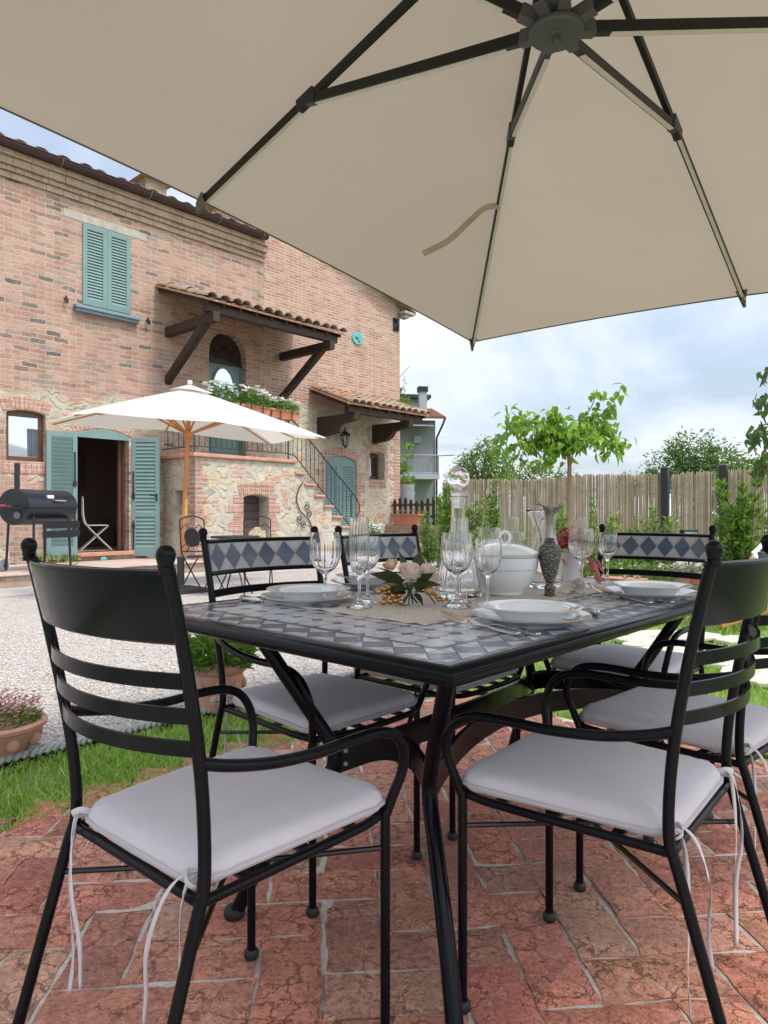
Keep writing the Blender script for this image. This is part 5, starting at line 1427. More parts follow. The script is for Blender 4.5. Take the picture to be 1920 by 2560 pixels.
# ---- awnings
def awning(name, s0, s1, zw, ze, q, mat, pitch, bracketed):
    a = MB(); 
    up = Vector((0, (ze-zw), q)).normalized()
    a.prism([(s0,.0,zw),(s1,.0,zw),(s1,-q,ze),(s0,-q,ze)], (0,0,-.035)); aw = a.build(name, M_TERRA, house, smooth=False)
    t = MB(); tiles(t, s0+.02, s1-.02, .0, zw+.002, -q-.05, ze+.002-.05*(zw-ze)/q, pitch=pitch, row=.40); t.build('awning_tiles', mat, aw, angle=50)
    b = MB(); k = int((s1-s0)/.34)
    for i in range(k+1):
        x = s0+.1 + (s1-s0-.2)*i/k; d = Vector((0,-q,ze-zw)); n_ = Vector((0,0,-.075))
        b.bar([Vector((x,-.01,zw))+n_, Vector((x,-q+.06,ze+.06*(zw-ze)/q))+n_], .07, .055)
    b.build('rafter', M_WOODD, aw, smooth=False)
    f = MB(); zb = ze+.18*(zw-ze)/q
    f.box(s0+.12, s1-.12, -q+.10, -q+.24, zb-.255, zb-.115)
    f.build('front_beam', M_WOODD, aw, smooth=False, bevel=.01)
    for x in ((s0+.26, s1-.34) if bracketed else (s0+.30, s1-.62)):
        m = MB(); top = zb-.257
        if bracketed:
            m.box(x-.065, x+.065, -q+.02, .02, top-.17, top); m.bar([(x,.02,top-1.0),(x,-q+.32,top-.12)], .14, .118, up=(0,1,.6))
        else:
            m.prism([(x-.075,.02,top),(x-.075,-q+.02,top),(x-.075,-q+.05,top-.15),(x-.075,-q+.22,top-.18),(x-.075,-q*.55,top-.21),(x-.075,-q*.48,top-.33),(x-.075,-q*.36,top-.41),(x-.075,-.03,top-.46),(x-.075,.02,top-.46)], (.15,0,0))
        m.build('bracket', M_WOODD, aw, smooth=False, bevel=.008)
    return aw
awning('door_awning', 1.44, 4.76, 5.22, 4.66, 1.62, M_TILE, .235, True)
awning('porch_awning', 5.21, 7.95, 3.83, 3.37, 1.24, M_TILEO, .225, False)
# ---- lower right shuttered door
x0,x1,z0,z1 = D2[:4]; w = (x1-x0)/2
for k in (0,1):
    shutter('shutter', house, w-.006, z0+.03, z1-.13, (x0+.003+k*w, .04, 0), 0, M_GREEN, stile=.10, rails=(.14,.12), pitch=.058)
ap = archpts(x0, x1, z1, .13); mb = MB(); mb.prism([(x,.045,z-.002) for x, z in ap] + [(x1,.045,z1-.131),(x0,.045,z1-.131)], (0,.028,0)); mb.build('shutter_head', M_GREEN, house, smooth=False)
mb = MB(); mb.box(x0+.12,x0+.32,.02,.04,.86,.895); mb.build('shutter_bolt', M_IRON, house)
voussoirs('brick_arch', x0-.03, x1+.03, z1+.006, .14, .20, 19, house)
mb = MB()
for k in range(26):
    z = .0 + k*.085; w_ = .26 if (k//2) % 2 else .14
    for s, x in ((-1, x0-.004),(1, x1+.004)):
        a, b = (x-w_, x) if s < 0 else (x, x+w_)
        mb.box(a, b, -.010+random.uniform(-.003,.003), .02, z, z+.074)
mb.build('brick_jamb', M_QUOIN, house, smooth=False, bevel=.004)
mb = MB()
for k in range(45):
    z = 0 + k*.085; w_ = .36 if (k//2) % 2 else .20
    mb.box(8.29-w_, 8.296, -.008+random.uniform(-.003,.003), .0, z, z+.074)
mb.build('corner_quoin', M_QUOIN, house, smooth=False, bevel=.004)
# ---- small right window
x0,x1,z0,z1 = W2[:4]; fm = MB()
for b in ((x0,x0+.06,.20,.26,z0,z1),(x1-.06,x1,.20,.26,z0,z1),(x0+.06,x1-.06,.202,.258,z0,z0+.09),(x0+.06,x1-.06,.202,.258,z1-.12,z1)): fm.box(*b)
wn = fm.build('window', M_WOODB, house, smooth=False, bevel=.004)
mb = MB(); mb.box(x0+.05,x1-.05,.235,.245,z0+.08,z1-.1); mb.build('pane', M_DARKGL, wn, smooth=False)
mb = MB()
for i in range(8): mb.tube([(x0+.09+i*.028,.226+.008*(i%2),z0+.10),(x0+.075+i*.026,.226+.008*(i%2),z1-.13)], .016, 8)
mb.build('curtain', M_CURTAIN, wn)
voussoirs('brick_arch', x0-.06, x1+.07, z1+.005, .05, .2, 11, house); voussoirs('brick_sill', x0-.02, x1+.06, z0-.19, 0, .18, 10, house)
mb = MB()
for k in range(8):
    z = z0 + k*.085; mb.box(x1+.003, x1+.10+.06*(k%2), -.008, .02, z, z+.074); mb.box(x0-.09-.05*(k%2), x0-.003, -.008, .02, z, z+.074)
mb.build('brick_jamb', M_QUOIN, house, smooth=False, bevel=.004)
# ---- vent box, medallion and downpipe details on gable
mb = MB(); mb.box(8.02,8.22,-.03,0,5.66,5.98); vb = mb.build('vent_plate', M_POST, house)
mb = MB(); mb.prism([(8.03,-.032,5.67),(8.21,-.032,5.67),(8.12,-.11,5.82)], (0,.001,0)); mb.prism([(8.03,-.032,5.97),(8.21,-.032,5.97),(8.12,-.11,5.82)], (0,.001,0)); mb.build('vent_cone', M_METALB, vb)
mb = MB(); mb.prism([(6.72+.17*math.cos(2*PI*i/20), -.03, 5.22+.15*math.sin(2*PI*i/20)) for i in range(20)], (0,.03,0)); md = mb.build('medallion', M_TEAL, house, smooth=False)
mb = MB(); mb.sphere((6.70,-.035,5.24), .07, 10, 0, (1,.3,.8)); mb.sphere((6.77,-.035,5.17), .05, 10, 0, (1,.3,1)); mb.build('relief', simple('teal_glaze', (.06,.27,.30), .3, var=.3, scale=30), md)
# ---- terrace with cellar door, and stair
T0, T1, TQ, TZ = 1.60, 3.87, 1.085, 2.00
cd = (2.63, 3.22, -.05, 1.36, .05, .45)
nic = (.42, .92, 1.02, 1.55)   # niche on the end wall (depth along x)
tm = MB()
wall(tm, T0, T1, -.2, TZ, [cd], y=-TQ, depth=.45)
# end wall facing left with niche
ya, yb = -TQ, 0.0; na, nb = -.78, -.40
for (a, b, c, d_) in ((ya,na,-.2,TZ),(nb,yb,-.2,TZ),(na,nb,-.2,.98),(na,nb,1.42,TZ)): tm.poly([(T0,b,c),(T0,a,c),(T0,a,d_),(T0,b,d_)])
for pts in ([(T0,na,.98),(T0+.25,na,.98),(T0+.25,na,1.42),(T0,na,1.42)], [(T0,nb,.98),(T0,nb,1.42),(T0+.25,nb,1.42),(T0+.25,nb,.98)], [(T0,na,.98),(T0,nb,.98),(T0+.25,nb,.98),(T0+.25,na,.98)], [(T0,na,1.42),(T0+.25,na,1.42),(T0+.25,nb,1.42),(T0,nb,1.42)], [(T0+.25,na,.98),(T0+.25,nb,.98),(T0+.25,nb,1.42),(T0+.25,na,1.42)]): tm.poly(pts)
NS = 9; run = .253; rise = .2195
pts = [(T1, TZ)]
for i in range(NS): pts += [(T1 + i*run, TZ-(i+1)*rise), (T1+(i+1)*run, TZ-(i+1)*rise)] if TZ-(i+1)*rise > 0 else []
pts = [p for p in pts]; xe = pts[-1][0]
tm.poly([(x,-TQ,z) for x, z in pts] + [(xe,-TQ,-.2),(T1,-TQ,-.2)])
tm.poly([(T1,-TQ,TZ),(T1,0,TZ),(T0,0,TZ),(T0,-TQ,TZ)])
terr = tm.build('terrace', M_TERR, house, smooth=False)
mb = MB(); mb.box(T0-.06, T1+.03, -TQ-.06, -.003, TZ+.002, TZ+.07); mb.build('terrace_coping', M_TERRA, terr, smooth=False, bevel=.015)
for i in range(NS):
    z = TZ-(i+1)*rise
    if z < .02: break
    mb = MB(); x = T1 + i*run
    mb.box(x+.001, x+run+.035, -TQ-.05, -.003, z+.002, z+.05); mb.build('stair_tread', M_TERRA, terr, smooth=False, bevel=.012)
    if i: pass
mb = MB()
for i in range(NS-1):   # risers so the flight is solid
    z = TZ-(i+1)*rise; x = T1+i*run
    if z < 0: break
    mb.poly([(x+.0,-TQ,z),(x+.0,-.003,z),(x+.0,-.003,z+rise),(x+.0,-TQ,z+rise)])
mb.build('stair_riser', M_TERR, terr, smooth=False)
mb = MB(); mj = [MB(), MB()]
for k in range(25):
    z = .0 + k*.085; 
    if z > TZ-.1: break
    w_ = .27 if (k//2) % 2 else .15
    mb.box(T0-.004, T0+w_, -TQ-.010+random.uniform(-.003,.003), -TQ+.02, z, z+.074)
    mb.box(T0-.011, T0-.001, -TQ+.021, -TQ+.03+(.40-w_), z, z+.074)
    for s, xx in ((-1, cd[0]-.003),(1, cd[1]+.003)):
        if z < 1.28:
            w2 = .22 if (k//2) % 2 else .34
            a, b = (xx-w2, xx) if s < 0 else (xx, xx+w2*.8)
            mj[s > 0].box(a, b, -TQ-.010+random.uniform(-.003,.003), -TQ+.02, z, z+.074)
mb.build('brick_quoin', M_QUOIN, terr, smooth=False, bevel=.004)
for q in mj: q.build('brick_jamb', M_QUOIN, terr, smooth=False, bevel=.004)
v_ = voussoirs('brick_arch', cd[0]-.08, cd[1]+.08, cd[3]+.005, .05, .22, 17, terr, y=-TQ-.012)
mb = MB()
for k in range(9): mb.box(cd[0],cd[1],-TQ+.30+.004*(k%2),-TQ+.34,-.05+k*.158,.10+k*.158)
mb.build('cellar_door', M_CELLAR, terr, smooth=False, bevel=.004)
# iron railing of terrace and stair
rl = MB(); y = -TQ+.02; zt = TZ+.07
rl.tube([(T0,0,zt+.82),(T0,y,zt+.82)], .011, 8); rl.tube([(T0,0,zt+.12),(T0,y,zt+.12)], .009, 8); rl.tube([(T0,y,zt),(T0,y,zt+.84)], .014, 8)
rl.tube([(T0,y,zt+.82),(T1-.15,y,zt+.82)], .011, 8); rl.tube([(T0,y,zt+.12),(T1-.15,y,zt+.12)], .009, 8); rl.tube([(T1-.15,y,zt-.05),(T1-.15,y,zt+.86)], .015, 8)
nb_ = 19
sl = -rise/run
top = lambda x: zt+.86 + (x-(T1-.10))*sl*.98
X1 = T1+1.62
rl.tube(catmull([(T1-.15,y,zt+.82),(T1-.05,y,zt+.81),(X1,y,top(X1)),(X1+.17,y,top(X1)-.17),(X1+.24,y,top(X1)-.34),(X1+.17,y,top(X1)-.52),(X1+.05,y,top(X1)-.66),(X1+.02,y,top(X1)-.78)], 6), .014, 8)
rl.tube([(T1-.15,y,zt+.12),(T1,y,zt+.10),(X1,y,top(X1)-.78)], .011, 8); rl.tube([(X1-.02,y,.2),(X1-.02,y,top(X1)-.05)], .013, 8)
railing = rl.build('railing', M_RAIL, terr)
bl = MB()
for i in range(1, 6): bl.tube([(T0,-TQ*i/6,zt+.12),(T0,-TQ*i/6,zt+.82)], .007, 6)
x = T0+.1
while x < T1-.2: bl.tube([(x,y,zt+.12),(x,y,zt+.82)], .007, 6); x += .115
x = T1-.03; k = 0
while x < X1-.05:
    z1_ = top(x) - .01; z0_ = z1_ - .74; bl.tube([(x,y,z0_),(x,y,z1_)], .007, 6)
    for q in (.35,.65) if k % 2 else (.5,): bl.sphere((x,y,z0_+(z1_-z0_)*q), .018, 8, 0, (.8,.8,1.5))
    x += .115; k += 1
bl.sphere((X1-.02,y,.75), .03, 8); bl.build('baluster', M_RAIL, railing)
# cable on the terrace corner
mb = MB(); mb.tube([(T0+.01,-TQ-.016,.1),(T0+.015,-TQ-.016,1.2),(T0+.01,-TQ-.016,2.0)], .006, 6); mb.build('cable', M_PIPE, terr)

# ---- stone platform in front of the door, and paving
mb = MB(); mb.prism([hw(-3.6,-1.75,-.05), hw(-.35,-1.75,-.05), hw(.1,-1.42,-.05), hw(1.57,-1.42,-.05), hw(1.57,-.003,-.05), hw(-3.6,-.003,-.05)], (0,0,.21)); pf = mb.build('door_platform', wall_mat('platform_stone', [(0,(.30,.22,.17)),(1,(.45,.34,.26))], (.33,.29,.24), .35, .09, .012, .06), smooth=False, bevel=.01)
tag(pf, kind='structure')
mb = MB(); mb.prism([hw(-3.62,-1.80,.161), hw(-.33,-1.80,.161), hw(.12,-1.47,.161), hw(1.58,-1.47,.161), hw(1.58,-.004,.161), hw(-3.62,-.004,.161)], (0,0,.03))
def pavemat(name, a, b, c, m, sx, sy):
    t = NT(name); o = t.obj(); mp = t.new('Mapping', Vector=o); mp.inputs['Rotation'].default_value = (0,0,-AX)
    bk = t.new('TexBrick', _offset=.5, Vector=mp.outputs[0], Color1=a, Color2=b, Mortar=m, Scale=1.0, Mortar__Size=.012, Mortar__Smooth=.3, Bias=0.0, Brick__Width=sx, Row__Height=sy)
    cc = t.mix(.6, bk.outputs['Color'], t.ramp(t.noise(o, 9, 6, .65), [(.3,(.7,.7,.7)),(.7,(1.2,1.2,1.2))]), 'MULTIPLY')
    t.base(cc); t.p(Roughness=.9); t.bump(t.math('SUBTRACT', t.noise(o, 20, 5), bk.outputs['Fac']), .4, .01); return t.mat
tag(mb.build('platform_paving', pavemat('pink_paving', (.47,.34,.30), (.53,.42,.37), None, (.42,.37,.32), .62, .31), smooth=False, bevel=.008), kind='structure')
mb = MB(); mb.poly([hw(-3.6,-2.9,.004), hw(-1.6,-2.75,.004), hw(.2,-2.35,.004), hw(4.2,-2.55,.004), hw(5.6,-2.3,.004), hw(8.2,-2.0,.004), hw(8.2,.02,.004), hw(-3.6,.02,.004)])
tag(mb.build('stone_paving', pavemat('grey_paving', (.36,.335,.31), (.48,.44,.40), None, (.36,.33,.29), .75, .48), smooth=False), kind='structure')
# ------------------------------------------------------------------ things hanging on the house
# wall lamp
L0 = hw(6.02, 0, 2.93); lamp = thing('wall_lantern', 'black iron wall lantern above the lower green shutters', 'lantern', L0, AX)
mb = MB(); mb.lathe([(0,0),(.075,0),(.075,.012),(.05,.03),(0,.03)], 20, (0,0,0)); o = mb.build('wall_plate', M_IRON, lamp); o.rotation_euler = (R(90),0,0); o.scale = (.8,1.15,1)
mb = MB(); mb.tube(catmull([(0,-.02,.0),(.02,-.09,-.05),(.06,-.18,-.02),(.10,-.22,.05),(.10,-.22,.01)], 5), .012, 8); mb.tube(catmull([(0,-.02,.03),(.05,-.12,.12),(.12,-.2,.08),(.10,-.22,0)], 5), .007, 6); mb.build('bracket', M_IRON, lamp)
mb = MB(); c = (.10,-.22,-.36)
mb.lathe([(.012,.36),(.03,.335),(.05,.325),(.125,.265),(.13,.255),(.11,.25),(.02,.30)], 6, c); mb.lathe([(.065,.0),(.072,.012),(.03,-.015),(.02,-.05),(0,-.055)], 6, c)
for i in range(6):
    a = 2*PI*i/6; mb.tube([(c[0]+.066*math.cos(a), c[1]+.066*math.sin(a), c[2]+.005),(c[0]+.112*math.cos(a), c[1]+.112*math.sin(a), c[2]+.255)], .006, 5)
mb.build('lantern_cage', M_IRON, lamp, angle=20)
mb = MB(); mb.lathe([(.060,.01),(.104,.25)], 6, c); mb.build('lantern_glass', M_LAMPG, lamp, smooth=False)
# iron scroll ornament on the stair wall
Oc = hw(4.06, -1.085, 1.02); orn = thing('scroll_ornament', 'wrought iron S-scroll ornament on the stair side wall', 'wall ornament', Oc, AX)
mb = MB()
def spiral(cx, cz, r0, r1, a0, a1, n=26): return [(cx+(r0+(r1-r0)*i/n)*math.cos(a0+(a1-a0)*i/n), -.025, cz+(r0+(r1-r0)*i/n)*math.sin(a0+(a1-a0)*i/n)) for i in range(n+1)]
mb.tube(catmull([(.02,-.02,.62),(-.10,-.025,.48),(-.16,-.025,.28),(-.10,-.025,.08),(.02,-.025,-.04),(.16,-.025,-.14),(.24,-.025,-.32),(.20,-.025,-.52),(.06,-.025,-.66),(-.20,-.025,-.68)], 6), .011, 7)
for (cx, cz, s) in ((.10,.13,1),(.16,-.02,1),(-.08,-.13,-1),(.03,-.22,-1)): mb.tube(spiral(cx, cz, .015, .085, 0 if s > 0 else PI, (PI*2.6 if s > 0 else PI*3.6)), .008, 6)
mb.build('scroll', M_IRON, orn)

# flower boxes on the terrace railing
def clump(mb, mats, c, rx, ry, h, n, L, W, kind=0, droop=.2, up=.5, mat=0):
    P = []; D = []
    for k in range(n):
        a = rng.uniform(0, 2*PI); q = math.sqrt(rng.uniform()); z = h*rng.uniform(0,1)**.8*(1-.5*q*q)
        P.append((c[0]+rx*q*math.cos(a), c[1]+ry*q*math.sin(a), c[2]+z)); D.append((math.cos(a)*.8+rng.normal()*.3, math.sin(a)*.8+rng.normal()*.3, up+rng.normal()*.5))
    mb.leaves(P, D, rng.uniform(L*.7, L*1.2, n), rng.uniform(W*.7, W*1.2, n), .2, kind, mat, droop)
def flowers(mb, c, rx, ry, h, n, r, mat=0, per=5):
    for k in range(n):
        a = rng.uniform(0, 2*PI); q = math.sqrt(rng.uniform()); z = h*rng.uniform(.35,1)
        p = np.array((c[0]+rx*q*math.cos(a), c[1]+ry*q*math.sin(a), c[2]+z)); 
        th = rng.uniform(0, 2*PI) + np.arange(per)*2*PI/per
        D = np.stack([np.cos(th), np.sin(th), np.full(per,.35)], 1)
        mb.leaves(np.repeat(p[None], per, 0), D, r, r*.95, .1, 0, mat)
def flowerbox(loc, rz, L, lb, seed, full=1.0, spill=0):
    t = thing('flower_box', lb, 'flower box', loc, rz, 'terracotta flower boxes on the stair railing')
    mb = MB(); mb.prism([(-L/2,-.09,.0),(L/2,-.09,.0),(L/2,.07,.0),(-L/2,.07,.0)], (0,0,.02)); 
    vs = [(-L/2,-.08,0),(L/2,-.08,0),(L/2,.06,0),(-L/2,.06,0),(-L/2-.02,-.11,.17),(L/2+.02,-.11,.17),(L/2+.02,.09,.17),(-L/2-.02,.09,.17)]
    mb.add(vs, [(0,1,5,4),(1,2,6,5),(2,3,7,6),(3,0,4,7),(4,5,6,7)]); mb.box(-L/2-.03,L/2+.03,-.12,-.105,.145,.175)
    mb.build('trough', M_TERRAO, t, smooth=False)
    mb = MB(); [mb.bar([(x,-.125,.18),(x,-.122,.0),(x,.08,-.01)], .02, .006, up=(1,0,0)) for x in (-L*.22,L*.22)]; mb.build('hanger', M_IRON, t)
    mb = MB(); clump(mb, None, (0,0,.12), L*.55, .17, .30*full, int(700*full), .085, .02, 0, .2, .8)
    for k in range(14):
        x = rng.uniform(-L/2, L/2); hh = .25 + rng.uniform(0,.22)*full
        p = [(x+rng.normal()*.02, rng.normal()*.03, .15+hh*q) for q in np.linspace(0,1,9)]
        mb.leaves(p, [(rng.normal(), rng.normal(), .5) for _ in p], .06, .014)
    mb.build('greenery', M_POTLEAF, t, angle=180)
    mb = MB(); flowers(mb, (0,-.03,.16), L*.55, .17, .32*full, int(40*full), .065); mb.build('blossom', M_WFLOWER, t, angle=180)
    return t
zb = TZ+.07+.76
flowerbox(hw(2.05,-TQ-.10,zb), AX, .62, 'terracotta flower box with white blooms just above the white parasol', 1, 1.1)
flowerbox(hw(2.78,-TQ-.10,zb), AX, .62, 'terracotta flower box with white blooms, middle one on the stair railing', 2, 1.15)
flowerbox(hw(3.48,-TQ-.10,zb), AX, .64, 'terracotta flower box with sparse white blooms at the head of the stair', 3, .8)
flowerbox(hw(1.66,-.55,zb), AX+PI/2, .7, 'flower box with straggling shoots on the left side of the terrace', 4, .55)

# ------------------------------------------------------------------ white market parasol
wp = thing('garden_parasol', 'white rectangular garden parasol with orange wooden pole on the gravel', 'parasol', atd(452, 8.85), AX)
tilt = Vector((.017*8.85*.75, .0, 0))
px, pz = .13, 2.62
mb = MB(); mb.tube([(0,0,.25),(px*.5,0,1.35),(px,0,pz-.06)], .028, 12); wpole = mb.build('pole', M_POLEW, wp)
mb = MB(); mb.tube([(px*.435,0,.98),(px*.50,0,1.18)], .031, 12); mb.build('brass_sleeve', simple('yellow_sleeve', (.55,.42,.05), .4), wpole)
mb = MB(); mb.tube([(0,0,0),(.0,0,.45)], .045, 12); mb.box(-.28,.28,-.28,.28,0,.05); mb.build('base', M_POST, wp)
hxL, hyL = 1.66, .62; ap_ = Vector((px, 0, pz))
cor = [Vector((px+sx*hxL*(.92 if sx < 0 else 1.1), sy*hyL, 2.08)) for sx, sy in ((-1,-1),(0,-1),(1,-1),(1,0),(1,1),(0,1),(-1,1),(-1,0))]
for i in (1,3,5,7): cor[i].z += .05
mb = MB()
for g in range(8):
    a, b = cor[g], cor[(g+1)%8]; base = len(mb.v); n = 10; vs = []; fs = []
    for i in range(n+1):
        t = i/n
        for j in range(n+1):
            s = j/n; e = a.lerp(b, s); p = ap_.lerp(e, t); p.z -= .014*math.sin(PI*s)*t - .012*math.sin(PI*t); vs.append(p)
    for i in range(n):
        for j in range(n): q = i*(n+1)+j; fs.append((q, q+1, q+n+2, q+n+1))
    mb.add(vs, fs)
cv = mb.build('canopy', M_WCANOPY, wp, angle=14)
mb = MB()
for g in range(8):
    a, b = cor[g], cor[(g+1)%8]; t = .16
    mb.add([ap_+Vector((0,0,.05)), ap_.lerp(a,t)+Vector((0,0,.045)), ap_.lerp(b,t)+Vector((0,0,.045))], [(0,1,2)])
mb.build('vent_cap', M_WCANOPY, cv, smooth=False)
mb = MB(); mb.sphere((px,0,pz+.07), .035, 10); mb.build('finial', M_WHITEP, wp)
hb = Vector((px*.84, 0, 2.02))
for g in range(8):
    e = cor[g] + Vector((0,0,-.035)); mb = MB(); mb.bar([ap_+Vector((0,0,-.04)), e.lerp(ap_,.03)], .017, .014); rb = mb.build('rib', M_POLEW, wp)
    mb = MB(); mb.bar([hb, ap_.lerp(e,.42)+Vector((0,0,-.03))], .026, .014); mb.build('strut', M_POLEW, rb)
mb = MB(); mb.lathe([(.028,-.05),(.05,-.04),(.05,.03),(.028,.04)], 12, hb); mb.build('runner_hub', M_POLEW, wp)

# ------------------------------------------------------------------ barrel barbecue
bq = thing('barrel_barbecue', 'black barrel charcoal barbecue with chimney on two wheels beside the green shutter', 'barbecue', hw(-1.10,-1.30,.19), R(77.5))
Rb, Lb, hz = .248, .50, .90
mb = MB(); n = 20
def half(a0, a1, mat=0):
    vs = []; fs = []
    for x in (-Lb, Lb):
        for i in range(n+1):
            a = a0+(a1-a0)*i/n; vs.append((x, Rb*math.cos(a), hz+Rb*math.sin(a)*(1.0)))
    for i in range(n): fs.append((i, i+1, n+2+i, n+1+i))
    fs.append(tuple(range(n+1))); fs.append(tuple(range(n+1, 2*n+2))); mb.add(vs, fs)
half(PI, 2*PI); br = mb.build('barrel', M_BBQ, bq, angle=30)
mb = MB(); Rb = .255; Lb = .505; half(0, PI); ld = mb.build('lid', M_BBQ, bq, angle=30)
mb = MB(); mb.tube([(-.02,-.225,hz+.10),(-.02,-.275,hz+.10)], .008, 6); mb.tube([(.20,-.225,hz+.10),(.20,-.275,hz+.10)], .008, 6); mb.tube([(-.03,-.275,hz+.10),(.21,-.275,hz+.10)], .013, 10); mb.build('handle', M_CHROME, ld)
mb = MB(); mb.box(-.10,.03,-.219,-.203,hz+.125,hz+.175, M=None); o = mb.build('badge', M_WHITEP, ld); 
mb = MB(); mb.lathe([(0,0),(.035,0),(.035,.012),(0,.012)], 18); o = mb.build('thermometer', M_CHROME, ld); o.location = (-.10,-.125,hz+.197); o.rotation_euler = (R(35),0,0)
mb = MB(); mb.tube([(-.30,.12,hz+.16),(-.30,.12,hz+.62)], .036, 14); mb.build('chimney', M_BBQ, bq)
for x, y in ((-.36,-.2),(-.36,.2),(.36,-.2),(.36,.2)):
    mb = MB(); mb.tube([(x,y,hz-.1),(x*1.08,y*1.12,.02)], .017, 8); mb.build('leg', M_BBQ, bq)
mb = MB(); mb.box(-.36,.42,-.36,-.34,hz-.30,hz-.20); mb.box(-.36,.42,-.36,-.34,hz-.43,hz-.33); mb.box(-.36,.42,-.34,-.20,hz-.215,hz-.20); mb.tube([(-.30,-.355,hz-.2),(-.24,-.375,hz-.165),(.28,-.375,hz-.165),(.34,-.355,hz-.2)], .008, 6); mb.build('front_shelf', M_BBQ, bq, smooth=False)
mb = MB(); mb.box(-.76,-.51,-.20,.18,hz-.02,hz+.0); mb.build('side_shelf', M_BBQ, bq, smooth=False)
mb = MB(); mb.lathe([(0,0),(.05,0),(.05,.02),(0,.02)], 18); o = mb.build('air_vent', M_LEAD, bq); o.location = (-.503,-.06,hz-.11); o.rotation_euler = (0,R(-90),0)
for y in (-.25,.25):
    mb = MB(); mb.lathe([(.02,-.018),(.075,-.018),(.085,-.01),(.085,.01),(.075,.018),(.02,.018)], 22, closed=True); w = mb.build('wheel', M_LEAD, bq); w.location = (-.40, y, .085); w.rotation_euler = (R(90),0,0)
    mb = MB(); [mb.box(-.006,.006,.018,.075,-.008,.008, M=Matrix.Rotation(2*PI*k/5,4,'Z')) for k in range(5)]; mb.lathe([(0,-.02),(.022,-.02),(.022,.02),(0,.02)], 12); mb.build('spoke', M_POST, w)
gl = thing('grill_lighter', 'small red and white utensil lying on the barbecue side shelf', 'utensil', hw(-1.10,-1.30,.19+hz+.001) + Vector((math.cos(R(77.5)), math.sin(R(77.5)), 0))*-.64 + Vector((-.03,-.02,0)), R(-12))
mb = MB(); mb.box(-.07,.02,-.03,.03,0,.03); mb.box(.025,.12,-.012,.012,.004,.016); mb.build('utensil_body', M_RED, gl, bevel=.006)

# ------------------------------------------------------------------ bistro set on the paving
def bistro(root, mat, disc=None):
    for s in (-1,1):
        x = s*.18
        mb = MB(); mb.tube(catmull([(x,.24,0),(x,.05,.22),(x,-.12,.42),(x,-.19,.55),(x,-.22,.92)], 5), .009, 7)
        mb.tube(catmull([(x*.92,-.24,0),(x*.92,-.02,.25),(x*.92,.17,.44)], 5), .009, 7); mb.build('leg', mat, root)
    mb = MB(); mb.tube([(-.18,-.22,.92),(-.10,-.222,.955),(0,-.222,.97),(.10,-.222,.955),(.18,-.22,.92)], .008, 7)
    for s in (-1,1):
        mb.tube(catmull([(s*.17,-.21,.80),(s*.10,-.215,.86),(s*.05,-.215,.80),(s*.09,-.215,.77)], 5), .006, 6); mb.tube(catmull([(s*.17,-.20,.56),(s*.10,-.2,.62),(s*.06,-.2,.56),(s*.10,-.2,.52)], 5), .006, 6)
    mb.tube([(-.18,-.19,.52),(.18,-.19,.52)], .007, 6); mb.build('scroll_back', mat, root)
    mb = MB(); mb.lathe([(0,0),(.115,0),(.12,.006),(.115,.012),(0,.012)], 26); o = mb.build('back_disc', disc, root); o.location = (0,-.205,.70); o.rotation_euler = (R(97),0,0)
    mb = MB(); mb.lathe([(.0,-.008),(.19,-.008),(.195,0),(.19,.008),(0,.008)], 28, (0,0,.45)); mb.tube([(-.18,.17,.44),(.18,.17,.44)], .007, 6); mb.build('seat', mat, root)
M_DISC = simple('mosaic_disc', (.42,.36,.24), .5, var=.6, scale=28)
p = at(505, 1478); b1 = thing('bistro_chair', 'black iron folding bistro chair seen side-on beside the parasol pole', 'chair', p, R(-20), 'iron bistro chairs on the paving'); bistro(b1, M_IRON, M_IRON)
p = at(645, 1470); b2 = dup(b1, p, R(138+55), 'black iron bistro chair with mosaic disc back in front of the cellar door')
for ch in b2.children:
    if ch.name.startswith('back_disc'): ch.data = ch.data.copy(); ch.data.materials[0] = M_DISC
p = at(588, 1487); bt = thing('bistro_table', 'round iron bistro table with curved legs behind the blue tiled chair', 'table', p, 0)
mb = MB(); mb.lathe([(0,.70),(.29,.70),(.30,.705),(.30,.72),(.29,.725),(0,.725)], 40); mb.build('table_top', M_IRON, bt)
for k in range(4):
    a = R(40+90*k); f = lambda r, z: (r*math.cos(a), r*math.sin(a), z)
    mb = MB(); mb.tube(catmull([f(.24,0),f(.20,.10),f(.09,.32),f(.05,.45),f(.10,.60),f(.20,.70)], 5), .010, 7); mb.build('leg', M_IRON, bt)
# chair inside the room
p = hw(.62, .62, .342); ic = thing('scroll_chair', 'white iron scroll-back folding chair inside the open doorway', 'chair', p, R(-62))
for s in (-1,1):
    x = s*.17
    mb = MB(); mb.tube(catmull([(x,.26,0),(x,.05,.22),(x,-.15,.44),(x*.95,-.21,.60),(x*.9,-.22,.80)], 5), .010, 7); mb.tube([(x*.9,-.26,0),(x*.9,0,.25),(x*.9,.2,.44)], .010, 7); mb.build('leg', M_WHITEI, ic)
mb = MB(); mb.tube(catmull([(-.153,-.22,.80),(-.12,-.222,.92),(0,-.225,.97),(.12,-.222,.92),(.153,-.22,.80)], 6), .009, 7)
mb.build('scroll_back', M_WHITEI, ic); mb = MB()
for s in (-1,1): mb.tube(catmull([(s*.12,-.21,.55),(s*.02,-.213,.70),(s*.10,-.218,.82),(s*.04,-.22,.88),(s*.02,-.22,.80)], 5), .006, 6)
mb.build('scroll', M_WHITEI, ic)
mb = MB(); mb.box(-.18,.18,-.17,.19,.44,.455); mb.build('seat', M_WHITEI, ic, bevel=.005)

